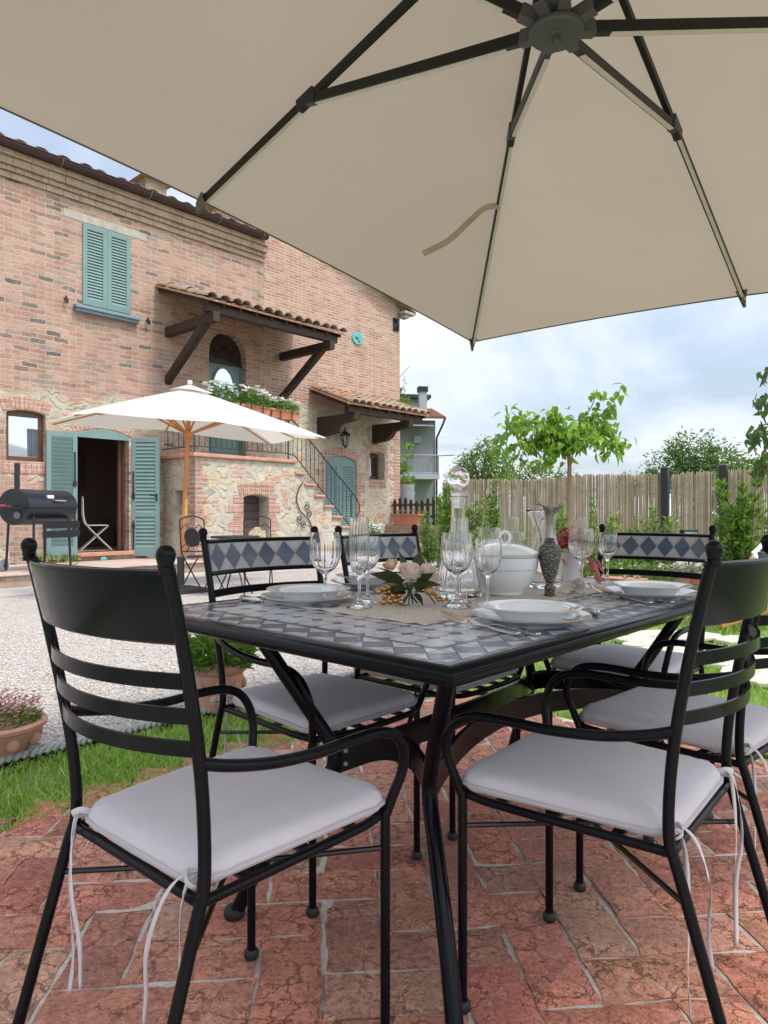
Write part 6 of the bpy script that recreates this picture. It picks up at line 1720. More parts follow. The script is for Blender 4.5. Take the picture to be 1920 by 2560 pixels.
# ------------------------------------------------------------------ pots in the yard
def potshape(mb, r, h, kind='bowl'):
    if kind == 'bowl': pr = [(0,0),(r*.55,0),(r*.60,h*.1),(r*.80,h*.55),(r*.92,h*.74),(r*.90,h*.78),(r*1.0,h*.84),(r*1.02,h*.95),(r*.98,h),(r*.88,h),(r*.84,h*.85),(0,h*.84)]
    else: pr = [(0,0),(r*.72,0),(r*.74,h*.06),(r*.88,h*.78),(r*.86,h*.80),(r*.98,h*.84),(r*1.02,h*.95),(r*.98,h),(r*.86,h),(r*.82,h*.88),(0,h*.87)]
    mb.lathe(pr, 44, mod=lambda k,a,q,z: 1 + (.035*abs(math.sin(5*a))*(1 if 2 <= k <= 3 else 0)))
p = Vector((-1.60, 2.87, 0)); b = thing('flower_bowl', 'weathered terracotta bowl with pink bedding flowers at the left edge', 'flower pot', p)
mb = MB(); potshape(mb, .185, .142); [mb.sphere((.148*math.cos(a), .148*math.sin(a), .072), .026, 10, 0, (1,1,1.3)) for a in [R(q) for q in range(0,360,40)]]; mb.build('bowl', M_TERRA, b, angle=50)
mb = MB(); clump(mb, None, (0,0,.115), .155, .155, .075, 700, .03, .009, 0, .2, .8); mb.build('greenery', M_POTLEAF, b, angle=180)
mb = MB(); flowers(mb, (0,0,.125), .165, .165, .115, 300, .010); clump(mb, None, (0,0,.12), .165, .165, .12, 260, .025, .005, 0, .1, 1.2); mb.build('blossom', M_PINKFL, b, angle=180)
p = Vector((-.845, 3.56, 0)); b = thing('planter_pot', 'terracotta pot with bright green foliage behind the near left chair', 'flower pot', p)
mb = MB(); potshape(mb, .135, .235, 'tall'); [mb.sphere((.118*math.cos(a), .118*math.sin(a), .13), .02, 10, 0, (1,1,1.5)) for a in [R(q) for q in range(10,370,45)]]; mb.build('pot', M_TERRA, b, angle=50)
mb = MB(); clump(mb, None, (0,0,.20), .15, .15, .21, 620, .075, .019, 0, .25, .7)
for k in range(9):
    q = catmull([(-.05,0,.25),(-.14,.0,.33),(-.22+k*.006,.02,.37+.004*k),(-.30,.02,.36)], 4)
    mb.leaves([tuple(x + Vector((rng.normal()*.015, rng.normal()*.02, rng.normal()*.015))) for x in q], [(rng.normal()-.6, rng.normal(), .4+rng.normal()*.4) for _ in q], .05, .014)
mb.build('greenery', M_POTLEAF, b, angle=180)
mb = MB(); flowers(mb, (.015,-.13,.015), .03, .02, .10, 12, .018); mb.build('blossom', M_WFLOWER, b, angle=180)
p = at(938, 1700); b = thing('planter_pot', 'terracotta pot seen under the table beyond the chair seat', 'flower pot', p)
mb = MB(); potshape(mb, .16, .2, 'tall'); mb.build('pot', M_TERRA, b, angle=50); mb = MB(); clump(mb, None, (0,0,.15), .12, .12, .10, 160, .05, .014); mb.build('greenery', M_POTLEAF, b, angle=180)
def squarepot(loc, rz, w, h, lb):
    t = thing('square_pot', lb, 'flower pot', loc, rz, 'tapered terracotta pots by the house')
    mb = MB(); a, b_ = w*.36, w*.5
    vs = [(-a,-a,0),(a,-a,0),(a,a,0),(-a,a,0),(-b_,-b_,h),(b_,-b_,h),(b_,b_,h),(-b_,b_,h),(-b_*.86,-b_*.86,h),(b_*.86,-b_*.86,h),(b_*.86,b_*.86,h),(-b_*.86,b_*.86,h)]
    mb.add(vs, [(0,1,5,4),(1,2,6,5),(2,3,7,6),(3,0,4,7),(4,5,9,8),(5,6,10,9),(6,7,11,10),(7,4,8,11)]); mb.build('pot', M_TERRAO, t, smooth=False, bevel=.01)
    mb = MB(); mb.poly([(-b_*.86,-b_*.86,h-.03),(b_*.86,-b_*.86,h-.03),(b_*.86,b_*.86,h-.03),(-b_*.86,b_*.86,h-.03)]); mb.build('soil', M_SOIL, t)
squarepot(hw(1.98,-1.5,.005), AX+.3, .36, .46, 'tapered terracotta pot left of the cellar door'); squarepot(hw(3.86,-1.42,.005), AX-.2, .38, .50, 'tapered terracotta pot right of the cellar door')
# white flowers at the foot of the stair
p = hw(5.95,-1.15,.0); b = thing('stair_flowers', 'pot of white flowers at the foot of the stair', 'flower pot', p)
mb = MB(); potshape(mb, .2, .35, 'tall'); mb.build('pot', M_TERRA, b); mb = MB(); clump(mb, None, (0,0,.33), .25, .25, .42, 420, .10, .03, 0, .2, .7); mb.build('greenery', M_POTLEAF, b, angle=180)
mb = MB(); flowers(mb, (.10,0,.35), .24, .2, .42, 40, .07); mb.build('blossom', M_WFLOWER, b, angle=180)
# yellow bedding flowers beside the platform
p = hw(-.55,-.55,.19); b = thing('yellow_flowers', 'small yellow flowers with grassy leaves below the left green shutter', 'plant', p)
mb = MB(); clump(mb, None, (0,0,0), .35, .12, .12, 120, .14, .016, 0, .1, 1.5); mb.build('foliage', M_POTLEAF, b, angle=180); mb = MB(); flowers(mb, (0,-.05,0), .4, .12, .12, 26, .03); mb.build('blossom', M_YELLOWFL, b, angle=180)
# ------------------------------------------------------------------ far end: low wall, picket fence, neighbour house
lw = thing('low_brick_wall', 'low brick garden wall with stone ledge at the house corner', 'wall', uv(11.6, 12.9, 0), AX+PI/2)
# local x runs from the house corner toward the right (minus u)
lw.rotation_euler = (0,0,AX-PI/2); 
mb = MB(); mb.box(-.05,2.05,-.15,.15,0,.72); mb.build('brickwork', M_LOWB, lw, smooth=False, bevel=.01)
mb = MB(); mb.box(-.3,2.4,-1.0,-.151,0,.30); mb.build('stone_ledge', M_STONE, lw, smooth=False, bevel=.02)
pk = thing('picket_fence', 'dark wooden picket fence on top of the low brick wall', 'fence', uv(11.62, 13.12, 0), AX-PI/2)
mb = MB(); mb.tube([(-.12,0,.93),(2.05,0,.93)], .03, 4); mb.tube([(-.12,0,1.22),(2.05,0,1.22)], .03, 4); mb.build('rail', M_PICKET, pk, smooth=False)
for k in range(12):
    x = .0+k*.178; h = 1.36+.05*math.sin(k*1.1)
    mb = MB(); mb.prism([(x-.045,-.045,.72),(x+.045,-.045,.72),(x+.045,-.045,h-.05),(x+.02,-.045,h),(x-.02,-.045,h),(x-.045,-.045,h-.05)], (0,.022,0)); mb.build('picket', M_PICKET, pk, smooth=False)
tb = thing('trough_planter', 'terracotta trough planter standing on the low brick wall', 'flower box', uv(11.0, 12.86, .722), AX-PI/2)
mb = MB(); mb.add([(-.36,-.1,0),(.36,-.1,0),(.36,.1,0),(-.36,.1,0),(-.44,-.14,.26),(.44,-.14,.26),(.44,.14,.26),(-.44,.14,.26)], [(3,2,1,0),(0,1,5,4),(1,2,6,5),(2,3,7,6),(3,0,4,7),(4,5,6,7)]); mb.box(-.46,.46,-.16,.16,.235,.275); mb.build('trough', M_TERRAO, tb, smooth=False)
mb = MB(); clump(mb, None, (0,0,.26), .4, .12, .12, 130, .10, .008, 0, .1, 1.2); mb.build('dry_stalks', leafmat('dry_stalk', [(0,(.16,.09,.05)),(1,(.34,.22,.13))]), tb, angle=180)

fh = thing('neighbour_house', 'grey rendered house with balcony and tall chimney beyond the fence', 'house', atd(1000, 31, 0), R(9))
# local x right, y away; facade spans x 0..1.7 m past the house corner
mb = MB(); mb.box(-6,1.62,0,8,-1,5.2); mb.build('wall', M_RENDERG, fh, smooth=False)
mb = MB(); mb.prism([(-6,-.6,5.30),(1.98,-.6,5.30),(1.75,2.0,6.02),(-6,2.0,6.02)], (0,0,-.1)); r1 = mb.build('roof', M_TILEF, fh, smooth=False)
mb = MB(); [mb.tube([(-6+.125*k,-.64,5.30),(-6+.125*k,2.0,6.03)], .04, 5) for k in range(64)]; mb.build('roof_ridge_tiles', M_TILEF, r1)
mb = MB(); mb.box(-6,1.45,2.1,8,5.3,6.5); mb.build('upper_wall', M_RENDERW, fh, smooth=False)
mb = MB(); mb.box(-6,1.82,1.7,8,6.5,6.66); mb.build('flat_roof_edge', M_POST, fh, smooth=False)
mb = MB(); mb.box(.96,1.30,.3,.64,5.4,6.55); ck = mb.build('chimney', M_RENDERW, fh, smooth=False)
mb = MB(); [mb.box(.91,1.35,.25,.69,6.55+.085*k,6.61+.085*k) for k in range(3)]; mb.build('chimney_cowl', M_POST, ck, smooth=False)
mb = MB(); mb.box(.38,.62,2.9,3.2,6.6,7.1); mb.box(.32,.68,2.85,3.25,7.1,7.17); mb.build('flue', M_RENDERG, fh, smooth=False)
mb = MB(); mb.box(-6,1.50,-1.3,0,2.5,2.72); bl = mb.build('balcony_slab', M_RENDERW, fh, smooth=False)
mb = MB(); mb.tube([(-6,-1.25,3.52),(1.46,-1.25,3.52)], .03, 6); mb.tube([(-6,-1.25,2.76),(1.46,-1.25,2.76)], .022, 6); mb.tube([(1.46,-1.25,2.7),(1.46,-1.25,3.52)], .035, 6); mb.tube([(1.46,-1.25,3.52),(1.46,0,3.52)], .03, 6)
for k in range(60): mb.tube([(1.4-.08*k,-1.25,2.76),(1.4-.08*k,-1.25,3.52)], .012, 4)
mb.build('balcony_railing', M_FARRAIL, bl)
mb = MB(); mb.prism([(-2,-.02,4.95),(1.3,-.02,4.95),(1.3,-1.1,4.80),(-2,-1.1,4.80)], (0,0,.05)); mb.build('awning_frame', M_FARRAIL, fh, smooth=False)
mb = MB(); mb.box(.60,.95,-.1,-.01,4.15,4.5); mb.build('window', M_FARRAIL, fh, smooth=False)
mb = MB(); mb.tube([(1.92,-.62,5.24),(1.86,-.5,5.0),(1.66,-.08,4.4),(1.66,-.08,-1)], .045, 8); mb.tube([(1.46,-1.2,3.5),(2.2,-1.2,3.55)], .02, 5); mb.build('drainpipe', M_RAIL, fh)
bar_ = thing('rain_barrel', 'grey metal drum standing behind the house corner', 'barrel', atd(1012, 22, 0), 0)
mb = MB(); mb.lathe([(0,0),(.30,0),(.31,.5),(.30,1.0),(.31,1.5),(.3,1.92),(0,1.92)], 20); mb.build('drum', M_LEAD, bar_)

# ------------------------------------------------------------------ bamboo screen fence
VF = 13.2
def canes(name, par, x0, x1, z0, z1, step=.034):
    mb = MB(); x = x0
    while x < x1:
        r = random.uniform(.0065,.0115); t = z1 + random.uniform(-.03,.03) + .03*math.sin(x*2.1)
        dx = random.uniform(-.012,.012); y = random.uniform(-.012,.02)
        vs = []; n = 5
        for (xx, z) in ((x, z0),(x+dx, t)):
            for j in range(n): vs.append((xx + r*math.cos(2*PI*j/n), y + r*math.sin(2*PI*j/n), z))
        mb.add(vs, [(j, (j+1)%n, n+(j+1)%n, n+j) for j in range(n)] + [tuple(range(n, 2*n))])
        x += r*random.uniform(.95,1.45) + (random.uniform(.004,.012) if random.random() < .06 else 0)
    mb.tube([(x0,.03,z0+.5),(x1,.03,z0+.5)], .008, 5); mb.tube([(x0,.03,z1-.3),(x1,.03,z1-.3)], .008, 5)
    return mb.build(name, M_BAMBOO, par, angle=60)
def fpos(px):  # position along the fence seen at a photo column
    r = (px-960)/F_; # point = uv(u, VF): solve x/y = r
    # uv: x = UU.x*u + VV.x*VF ; y = UU.y*u + VV.y*VF
    u = (r*VV.y*VF - VV.x*VF)/(UU.x - r*UU.y); return u
u0, ua, ub, uc, ud = fpos(1107), fpos(1652), fpos(1679), fpos(1793), fpos(1822)
f1 = thing('bamboo_fence', 'long bamboo cane screen fence behind the young tree', 'fence', uv(u0, VF, 0), AX-PI/2); canes('cane_screen', f1, 0, u0-ua, .05, 1.76)
f2 = thing('bamboo_gate', 'narrow bamboo cane gate panel between the two black posts', 'gate', uv(ub, VF, 0), AX-PI/2); canes('cane_panel', f2, 0, ub-uc, .12, 1.73)
f3 = thing('bamboo_fence', 'bamboo cane screen fence right of the second black post', 'fence', uv(ud, VF, 0), AX-PI/2); canes('cane_screen', f3, 0, 5.0, .05, 1.76)
for px_, lb in ((1664,'black square gate post left of the bamboo gate'),(1810,'black square gate post right of the bamboo gate')):
    t = thing('gate_post', lb, 'post', uv(fpos(px_), VF-.02, 0), AX, 'black posts of the bamboo fence')
    mb = MB(); mb.box(-.06,.06,-.06,.06,0,1.86); mb.build('post', M_POST, t, smooth=False); mb = MB(); mb.box(-.065,.065,-.065,.065,1.86,1.88); mb.build('post_cap', M_LEAD, t, smooth=False)
fl = thing('floodlight', 'small black garden floodlight near the bamboo gate', 'lamp', atd(1722, 11.3, 0), R(20))
mb = MB(); mb.tube([(0,0,0),(0,0,.56)], .015, 6); mb.build('stake', M_POST, fl); mb = MB(); mb.box(-.15,.15,-.05,.05,.56,.74); hd = mb.build('lamp_head', M_POST, fl, bevel=.01); mb = MB(); mb.box(-.13,.13,-.056,-.051,.585,.70); mb.build('lamp_glass', M_REFL, hd)

# ------------------------------------------------------------------ laurels along the fence
def shrub(px, d, h, w, n, lb, mat=None, L=.11, seed=0, base=0.0, nm='laurel_shrub', stems=7):
    p = atd(px, d, 0); t = thing(nm, lb, 'shrub', (p.x, p.y, base), 0, 'young evergreen shrubs along the bamboo fence')
    P = []; D = []; sm_ = MB()
    for s in range(stems):
        a = rng.uniform(0, 2*PI); q = w*rng.uniform(0,.8); hh = h*rng.uniform(.55,1.0) if s else h
        ex = Vector((q*math.cos(a), q*math.sin(a), hh)); st_ = Vector((q*.25*math.cos(a), q*.25*math.sin(a), 0))
        path = catmull([st_, st_.lerp(ex,.4)+Vector((rng.normal()*.03,rng.normal()*.03,0)), ex], 6); sm_.tube(path, [.010*(1-.7*i/len(path)) for i in range(len(path))], 5)
        m = max(6, int(2.0*n/stems*(.5+.5*hh/h)))
        for k in range(m):
            f = rng.uniform(.12,1); q_ = path[min(len(path)-1, int(f*(len(path)-1)))]
            th = rng.uniform(0, 2*PI); rad = w*.28*(1.1-f)*rng.uniform(.2,1)
            P.append((q_.x+rad*math.cos(th), q_.y+rad*math.sin(th), q_.z+rng.normal()*.03)); D.append((math.cos(th)*.75, math.sin(th)*.75, .55+rng.normal()*.35))
    mb = MB(); n_ = len(P); mb.leaves(P, D, rng.uniform(L*.7,L*1.2,n_), rng.uniform(L*.28,L*.42,n_), .15, 0)
    mb.build('leaf_mass', mat or M_LAUREL, t, angle=180); sm_.build('stem', M_BARK, t)
SH = [(1118,12.2,1.50,.42,900,'bushy laurel behind the decanter stopper'),(1178,12.2,1.32,.36,560,'laurel just right of the decanter neck'),(1238,12.4,1.70,.30,520,'tall slender laurel left of the glass pitcher'),(1300,11.8,.85,.26,240,'low laurel behind the glass pitcher'),
      (1405,12.0,1.15,.26,330,'laurel beside the young tree trunk'),(1480,12.0,1.45,.10,130,'thin single-stem laurel right of the young tree'),(1530,11.5,.98,.24,220,'small laurel above the left end of the black tiled chair'),(1565,11.3,.80,.2,170,'low sparse laurel above the black tiled chair'),
      (1590,11.4,.86,.18,150,'little laurel above the middle of the black tiled chair'),(1625,11.3,1.12,.22,230,'upright laurel left of the first black gate post'),(1668,11.0,.98,.22,230,'laurel at the foot of the first black gate post'),
      (1815,9.2,1.18,.34,620,'rounded laurel in front of the second black gate post'),(1862,9.0,1.62,.40,1300,'tallest dense laurel at the right, over the deck chair'),(1918,9.6,1.2,.25,260,'laurel cut off by the right edge')]
for i, (px_, d, h, w, n, lb) in enumerate(SH): shrub(px_, d, h, w, n, lb, seed=i)
shrub(1075, 14.0, 1.05, .35, 420, 'bush growing behind the picket fence', M_TREEL, stems=9)
shrub(1010, 24, 3.6, .9, 900, 'tall leafy shrub against the neighbour house', M_LAUREL, L=.17, stems=9)
# climbing weed on the porch tiles
p = hw(7.85,-.55,3.62); t = thing('roof_weed', 'green weed sprouting from the lichened porch tiles', 'plant', p)
mb = MB(); clump(mb, None, (0,0,0), .14, .14, .25, 120, .10, .03, 0, .2, .8); mb.leaves([(0,0,.03*k) for k in range(24)], [(rng.normal(), rng.normal(), .7) for _ in range(24)], .09, .03); mb.build('leaf_mass', M_LAUREL, t, angle=180)
# low foliage and succulent troughs in the bed behind the table end
def plantbed(px, d, w, n, lb, kind):
    p = atd(px, d, 0)
    t = thing('planter_trough' if kind else 'bed_plant', lb, 'planter' if kind else 'plant', p, AX-PI/2, 'planted troughs in the flower bed' if kind else None)
    if kind:
        mb = MB(); mb.add([(-w/2,-.1,0),(w/2,-.1,0),(w/2,.1,0),(-w/2,.1,0),(-w/2-.03,-.14,.2),(w/2+.03,-.14,.2),(w/2+.03,.14,.2),(-w/2-.03,.14,.2)], [(0,1,5,4),(1,2,6,5),(2,3,7,6),(3,0,4,7),(4,5,6,7)]); mb.box(-w/2-.04,w/2+.04,-.15,.15,.18,.215); mb.build('trough', M_TERRA if kind == 1 else M_TERRAO, t, smooth=False)
        mb = MB()
        for k in range(n):
            c = (rng.uniform(-w/2,w/2), rng.uniform(-.12,.12), .20+rng.uniform(0,.07)); m = 12; th = np.arange(m)*2.4
            el = np.linspace(.2,1.4,m); mb.leaves(np.repeat(np.array(c)[None],m,0), np.stack([np.cos(th)*np.cos(el),np.sin(th)*np.cos(el),np.sin(el)],1), rng.uniform(.03,.07), .02, .1)
        mb.build('succulent_mass', M_SUCC, t, angle=180)
        mb = MB(); flowers(mb, (0,0,.22), w*.5, .12, .1, 14, .03); mb.build('blossom', M_WFLOWER, t, angle=180)
    else:
        mb = MB(); clump(mb, None, (0,0,0), w/2, .3, .38, n, .11, .022, 0, .2, .9); mb.build('leaf_mass', M_POTLEAF, t, angle=180)
plantbed(1560, 9.2, 1.3, 800, 'bright green low plant seen between the bars of the tiled chair', 0)
plantbed(1500, 9.6, 1.0, 420, 'leafy low plant behind the crimson pot plant', 0)
plantbed(1650, 9.4, .8, 46, 'terracotta trough of pale succulents left of centre in the bed', 1)
plantbed(1725, 9.2, .8, 46, 'terracotta trough of succulents with white flowers', 2)
plantbed(1775, 9.9, .9, 46, 'terracotta trough of succulents farthest right', 1)
plantbed(1545, 8.5, .55, 14, 'bright terracotta trough at the near edge of the bed', 2)

# ------------------------------------------------------------------ young mulberry
p = atd(1424, 7.8, 0); mt = thing('young_tree', 'young umbrella-shaped tree with broad drooping leaves in the lawn', 'tree', p)
mb = MB(); tr = catmull([(0,0,-.03),(.008,.0,.5),(-.006,.0,1.0),(.0,0,1.45),(-.01,0,1.70)], 5); mb.tube(tr, [.030-.008*i/len(tr) for i in range(len(tr))], 10); mb.sphere((-.01,0,1.72), .055, 10, 0, (1.4,1.2,.7)); mb.build('trunk', simple('pale_trunk', (.24,.18,.10), .85, var=.25, scale=18, bump=.4), mt)
limbs = [[(0,0,1.72),(-.25,.05,1.95),(-.50,.05,2.05),(-.72,.02,1.92),(-.88,0,1.68)],[(0,0,1.72),(-.22,-.1,1.92),(-.48,-.15,1.98),(-.68,-.16,2.12)],[(0,0,1.72),(-.2,.15,1.85),(-.42,.2,1.78),(-.52,.22,1.58)],[(0,0,1.72),(-.12,-.12,1.8),(-.26,-.2,1.7),(-.36,-.22,1.46)],
         [(0,0,1.72),(.18,.05,1.92),(.38,.05,1.95),(.55,.03,1.82)],[(0,0,1.72),(.15,-.12,1.85),(.30,-.2,1.82),(.38,-.24,1.62)],[(0,0,1.72),(.12,.1,2.0),(.28,.12,2.22),(.34,.1,2.42)],[(0,0,1.72),(.2,0,1.98),(.42,0,2.18),(.60,-.02,2.45)],
         [(0,0,1.72),(-.05,.2,1.95),(-.1,.45,2.0),(-.12,.6,1.85)],[(0,0,1.72),(0,-.25,1.9),(.02,-.5,1.92),(.03,-.65,1.72)],[(0,0,1.72),(-.12,0,2.0),(-.18,.02,2.15)],[(0,0,1.72),(.1,.05,1.95),(.22,.12,2.08),(.45,.2,2.05)],[(0,0,1.72),(.25,-.05,1.84),(.5,-.05,1.78),(.62,-.05,1.76)],[(0,0,1.72),(-.3,.0,1.8),(-.55,-.05,1.78),(-.75,-.05,1.62)]]
br = MB(); P = []; D = []
for li, L_ in enumerate(limbs):
    c = catmull(L_, 8); br.tube(c, [.010*(1-.8*i/len(c))+.0015 for i in range(len(c))], 6)
    sparse = li in (6,7,12)
    n = 26 if sparse else 84
    for k in range(n):
        f = rng.uniform(.25 if sparse else .12, 1); q = c[min(len(c)-1, int(f*(len(c)-1)))]
        o_ = Vector((rng.normal(), rng.normal(), rng.normal()*.6))*(.035 if sparse else .075)
        P.append(tuple(q+o_)); D.append((rng.normal()*.75, rng.normal()*.75, -.75+rng.normal()*.5))
br.build('limb', M_BARK, mt)
mb = MB(); n = len(P); mb.leaves(P, D, rng.uniform(.07,.135,n), rng.uniform(.045,.078,n), .22, 1, droop=.25); mb.build('crown', M_LEAFM, mt, angle=180)

# ------------------------------------------------------------------ trees beyond the fence and the branch at the right edge
def crown_tree(px, d, zc, blobs, n, L, lb, mat, trunk=True, nm='garden_tree', grp='trees beyond the bamboo fence', W=.4, dn=-.2):
    p = atd(px, d, 0); t = thing(nm, lb, 'tree', p, 0, grp); P = []; D = []; tm_ = MB()
    if trunk: tm_.tube(catmull([(0,0,-.1),(.05,0,zc*.5),(0,0,zc)], 5), [.12,.115,.11,.105,.10,.09,.085,.08,.075,.07,.06], 8)
    for (x, y, z, rx, rz_) in blobs:
        if trunk: tm_.tube(catmull([(0,0,zc*.75),(x*.5,y*.5,(zc+z)/2),(x,y,z)], 4), [.05,.045,.04,.035,.03,.025,.02,.015,.01], 6)
        m = int(n*2.6*rx*rz_)
        for k in range(int(m/14)+1):   # small clumps on and in the blob
            v = rng.normal(size=3); v /= np.linalg.norm(v); q = rng.uniform(.45,1.0)
            c = np.array((x+v[0]*rx*q, y+v[1]*rx*q, z+v[2]*rz_*q))
            for j in range(14): P.append(c+rng.normal(size=3)*L*.75); D.append((v[0]*.6+rng.normal()*.6, v[1]*.6+rng.normal()*.6, dn+v[2]*.5+rng.normal()*.5))
    mb = MB(); m = len(P); mb.leaves(P, D, rng.uniform(L*.55,L*1.05,m), rng.uniform(L*W*.7,L*W*1.2,m), .2, 0); mb.build('crown', mat, t, angle=180)
    if trunk: tm_.build('trunk', M_BARK, t)
crown_tree(1205, 16.5, 1.9, [(0,0,2.1,.55,.45),(-.45,.1,1.8,.4,.35),(.4,.1,2.0,.45,.4),(.1,-.1,2.5,.28,.25),(-.3,0,2.25,.25,.2)], 2300, .10, 'light green tree behind the bamboo fence, left of the young tree', M_TREEL)
crown_tree(1330, 20, 2.0, [(-.6,0,1.9,.6,.45),(.1,0,2.0,.7,.42),(.8,0,1.8,.5,.4),(1.2,.2,1.7,.5,.35)], 1500, .12, 'dark low tree seen below the young tree crown', M_TREE)
crown_tree(1740, 15.5, 2.0, [(-.55,0,2.05,.55,.45),(0,.1,2.35,.7,.50),(.6,0,2.15,.65,.45),(1.05,.1,1.85,.5,.4),(-.25,-.2,1.7,.6,.5),(.4,-.2,1.5,.7,.5),(.2,-.2,.9,.6,.5)], 1800, .11, 'broad green tree rising above the bamboo gate', M_TREE)
crown_tree(1640, 22, 2.0, [(-.7,0,1.9,.5,.3),(0,0,2.0,.6,.35),(.5,0,2.1,.5,.3)], 1200, .13, 'distant tree low behind the long bamboo fence', M_TREE)
crown_tree(1885, 17, 1.9, [(-.4,0,1.75,.6,.4),(.3,0,2.0,.6,.45),(.9,0,2.1,.6,.5)], 1500, .12, 'green tree behind the right-hand bamboo screen', M_TREEL)
# overhanging tree at the right edge
p = Vector((5.3, 8.0, 0)); et = thing('edge_tree', 'dark leafy branches of a tree entering at the right edge', 'tree', p)
mb = MB(); mb.tube(catmull([(0,0,-.1),(.02,0,1.0),(0,0,2.2)], 6), [.09]*7+[.07]*6, 10); mb.build('trunk', M_BARK, et)
def pxl(px, py, d): return atd(px, d, 1+(Y0-py)/F_*d) - p
br = MB(); P = []; D = []
for pts, n in (([(0,0,2.0),tuple(pxl(1990,1000,8)),tuple(pxl(1925,930,7.8)),tuple(pxl(1905,945,7.8))],16),([(0,0,1.9),tuple(pxl(1990,1060,8)),tuple(pxl(1930,1010,7.8)),tuple(pxl(1890,1005,7.8))],34),([(0,0,1.8),tuple(pxl(1980,1090,8)),tuple(pxl(1920,1060,7.8)),tuple(pxl(1893,1080,7.8)),tuple(pxl(1884,1110,7.8))],34),([(0,0,1.7),tuple(pxl(1990,1090,8)),tuple(pxl(1935,1085,7.9)),tuple(pxl(1912,1105,7.9))],26),
               ([(0,0,1.6),tuple(pxl(1990,1150,8)),tuple(pxl(1925,1140,7.9)),tuple(pxl(1888,1168,7.9))],22),([(0,0,1.6),tuple(pxl(1960,1160,8)),tuple(pxl(1915,1160,7.9)),tuple(pxl(1900,1175,7.9))],26)):
    c = catmull(pts, 8); br.tube(c, [.016*(1-.85*i/len(c))+.001 for i in range(len(c))], 6)
    for k in range(n):
        q = c[min(len(c)-1, int(rng.uniform(.5,1)*(len(c)-1)))]; o_ = Vector(rng.normal(size=3))*.05; P.append(tuple(q+o_)); D.append((rng.normal()*.5, rng.normal()*.5, -1+rng.normal()*.4))
for k in range(1400):
    v = rng.normal(size=3); v /= np.linalg.norm(v); P.append((.35+v[0]*.7, v[1]*.8, 2.6+v[2]*.9)); D.append((v[0], v[1], -.6+rng.normal()*.5))
br.build('limb', M_BARK, et); mb = MB(); n = len(P); mb.leaves(P, D, rng.uniform(.09,.14,n), rng.uniform(.038,.058,n), .2, 1, droop=.3); mb.build('crown', leafmat('dark_edge_leaf', [(0,(.018,.05,.016)),(.5,(.03,.085,.022)),(1,(.06,.14,.03))], .45, .3), et, angle=180)

# ------------------------------------------------------------------ deck chair at the right
dk = thing('deck_chair', 'folding teak deck chair on the lawn, partly hidden by the near chair back', 'deck chair', atd(1835, 6.3, 0), R(20))
mb = MB(); mb.bar([(-.45,-.28,.06),(.70,-.28,.30)], .07, .03); mb.bar([(-.45,.28,.06),(.70,.28,.30)], .07, .03); mb.bar([(-.4,-.24,.30),(.6,-.24,.05)], .06, .03); mb.bar([(-.4,.24,.30),(.6,.24,.05)], .06, .03); mb.build('frame_rail', M_TEAK, dk, bevel=.005)
mb = MB()
for k in range(9): mb.box(-.35+.1*k,-.29+.1*k,-.27,.27,.30+.002*k,.318+.002*k)
mb.build('seat_slats', M_TEAK, dk, smooth=False)
mb = MB(); mb.bar([(.5,-.28,.30),(-.12,-.28,.60)], .06, .03); mb.bar([(.5,.28,.30),(-.12,.28,.60)], .06, .03); mb.build('back_rail', M_TEAK, dk, bevel=.005)
wc = thing('white_garden_chair', 'white folding garden chair at the right edge behind the deck chair', 'chair', atd(1966, 6.9, 0), R(10))
mb = MB(); mb.bar([(-.18,-.2,.58),(.08,-.2,.80),(.25,-.2,.86)], .05, .03); mb.bar([(-.18,-.2,.58),(.12,-.2,.42)], .05, .035); mb.bar([(-.18,.25,.58),(.08,.25,.80),(.25,.25,.86)], .05, .03); mb.bar([(-.18,.25,.58),(.12,.25,.42)], .05, .035); mb.build('armrest', M_WHITEP, wc, bevel=.008)
mb = MB(); mb.box(-.10,.45,-.2,.25,.40,.45); mb.bar([(.45,.02,.42),(.62,.02,.98)], .03, .45, up=(-1,0,.3)); mb.build('seat', M_WHITEC, wc, bevel=.01)
mb = MB(); [mb.bar([(-.05+.0*s,y,.0),(.42,y,.42)], .04, .03) or mb.bar([(.42,y,.0),(-.05,y,.42)], .04, .03) for s, y in ((0,-.2),(1,.25))]; mb.build('leg', M_WHITEP, wc)
# overhead cable near the house corner
mb = MB(); mb.tube(catmull([tuple(hw(8.32,.3,5.2)), tuple(hw(9.5,2.5,3.9)), tuple(atd(1024, 31, 7.6))], 8), .012, 5); tag(mb.build('overhead_cable', M_IRON), 'thin cable running from the house corner to the neighbour house', 'cable')

# ------------------------------------------------------------------ sky, sun, camera
w = bpy.data.worlds.new('World'); sc.world = w; w.use_nodes = True
nt = w.node_tree; N = nt.nodes; Lk = nt.links; bg = N['Background']
SUN_EL, SUN_AZ = R(60), math.atan2(.62, -.42)   # azimuth from +Y clockwise toward +X
sky = N.new('ShaderNodeTexSky'); sky.sky_type = 'NISHITA'; sky.sun_disc = False; sky.sun_elevation = SUN_EL; sky.sun_rotation = SUN_AZ; sky.air_density = 1.2; sky.dust_density = 2.5; sky.ozone_density = 1.2
tc = N.new('ShaderNodeTexCoord'); sp_ = N.new('ShaderNodeSeparateXYZ'); Lk.new(tc.outputs['Generated'], sp_.inputs[0])
def m_(op, a, b):
    q = N.new('ShaderNodeMath'); q.operation = op
    for i, x in enumerate((a, b)):
        if isinstance(x, (int, float)): q.inputs[i].default_value = x
        else: Lk.new(x, q.inputs[i])
    return q.outputs[0]
den = m_('ADD', m_('MAXIMUM', sp_.outputs[2], 0.0), .22)
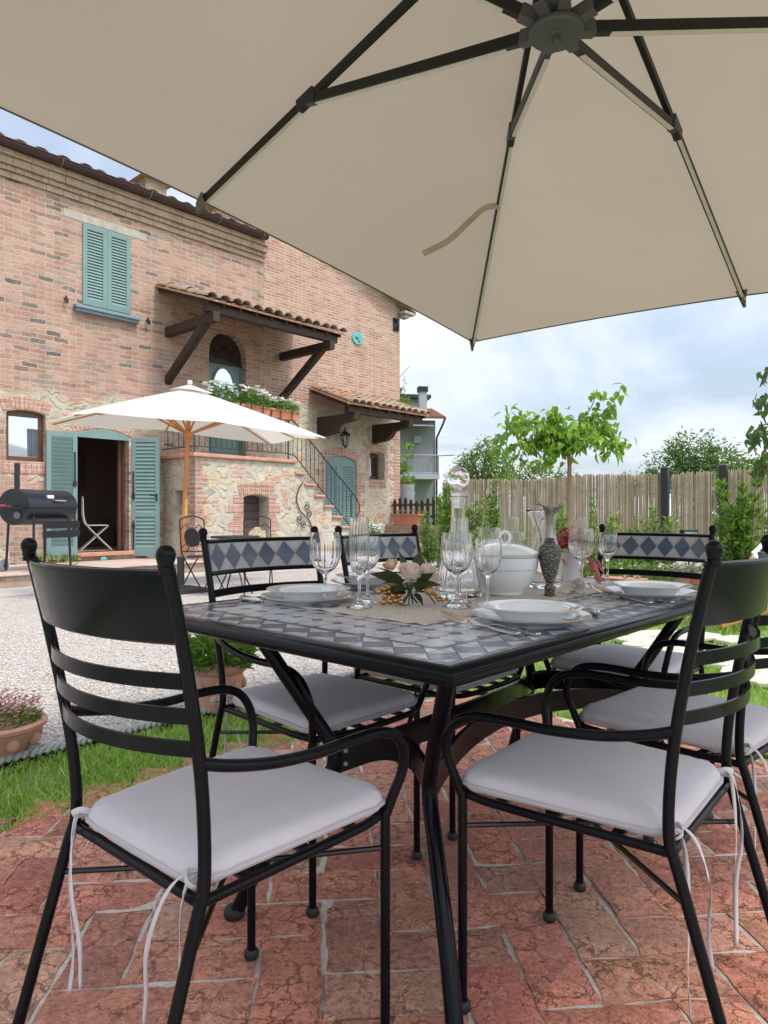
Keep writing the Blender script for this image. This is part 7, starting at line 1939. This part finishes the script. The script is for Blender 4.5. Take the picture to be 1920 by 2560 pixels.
cmb = N.new('ShaderNodeCombineXYZ'); Lk.new(m_('DIVIDE', sp_.outputs[0], den), cmb.inputs[0]); Lk.new(m_('DIVIDE', sp_.outputs[1], den), cmb.inputs[1])
nz = N.new('ShaderNodeTexNoise'); nz.inputs['Scale'].default_value = .75; nz.inputs['Detail'].default_value = 6; nz.inputs['Roughness'].default_value = .52; nz.inputs['Distortion'].default_value = .5; Lk.new(cmb.outputs[0], nz.inputs['Vector'])
rp = N.new('ShaderNodeValToRGB'); rp.color_ramp.elements[0].position = .36; rp.color_ramp.elements[0].color = (.35,.35,.35,1); rp.color_ramp.elements[1].position = .58; rp.color_ramp.elements[1].color = (.97,.97,.97,1); Lk.new(nz.outputs['Fac'], rp.inputs[0])
rc = N.new('ShaderNodeValToRGB'); rc.color_ramp.elements[0].position = .40; rc.color_ramp.elements[0].color = (6.2,7.1,8.7,1); rc.color_ramp.elements[1].position = .58; rc.color_ramp.elements[1].color = (7.7,7.95,8.3,1); Lk.new(nz.outputs['Fac'], rc.inputs[0])
mx = N.new('ShaderNodeMix'); mx.data_type = 'RGBA'; Lk.new(rp.outputs[0], mx.inputs[0]); Lk.new(sky.outputs[0], mx.inputs[6]); Lk.new(rc.outputs[0], mx.inputs[7])
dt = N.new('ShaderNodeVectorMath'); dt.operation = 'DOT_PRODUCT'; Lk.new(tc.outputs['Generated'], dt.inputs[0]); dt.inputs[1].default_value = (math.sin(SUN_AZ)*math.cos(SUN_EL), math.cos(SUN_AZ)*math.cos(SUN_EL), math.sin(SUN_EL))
gl_ = N.new('ShaderNodeMapRange'); gl_.inputs[1].default_value = .22; gl_.inputs[2].default_value = .9; gl_.inputs[3].default_value = 1.0; gl_.inputs[4].default_value = 2.0; Lk.new(dt.outputs['Value'], gl_.inputs[0])  # extra sky brightness toward the sun, added out of view to lift the shade
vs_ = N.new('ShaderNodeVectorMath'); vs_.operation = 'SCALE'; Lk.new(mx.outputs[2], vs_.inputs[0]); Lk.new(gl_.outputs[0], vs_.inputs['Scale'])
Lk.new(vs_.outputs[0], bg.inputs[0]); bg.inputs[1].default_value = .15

sl = bpy.data.lights.new('sun', 'SUN'); sl.energy = 3.4; sl.angle = R(12); sl.color = (1.0,.95,.87)
so = bpy.data.objects.new('sun', sl); COL.objects.link(so)
dv = Vector((math.sin(SUN_AZ)*math.cos(SUN_EL), math.cos(SUN_AZ)*math.cos(SUN_EL), math.sin(SUN_EL)))
so.rotation_euler = (-dv).to_track_quat('-Z', 'Y').to_euler(); so.location = dv*30

cam = bpy.data.cameras.new('camera'); co = bpy.data.objects.new('camera', cam); COL.objects.link(co)
co.location = (0,0,1.0); co.rotation_euler = (R(90),0,0)
cam.sensor_fit = 'VERTICAL'; cam.sensor_height = 36; cam.lens = 36*F_/2560; cam.shift_y = .0016; cam.clip_start = .02; cam.clip_end = 1000
sc.camera = co
sc.view_settings.view_transform = 'Standard'; sc.view_settings.look = 'None'; sc.view_settings.exposure = 0; sc.view_settings.gamma = 1
cy = sc.cycles
cy.use_denoising = True; cy.max_bounces = 12; cy.transmission_bounces = 12; cy.transparent_max_bounces = 12; cy.diffuse_bounces = 4; cy.glossy_bounces = 5; cy.sample_clamp_indirect = 8
cy.use_adaptive_sampling = True; cy.adaptive_threshold = .015
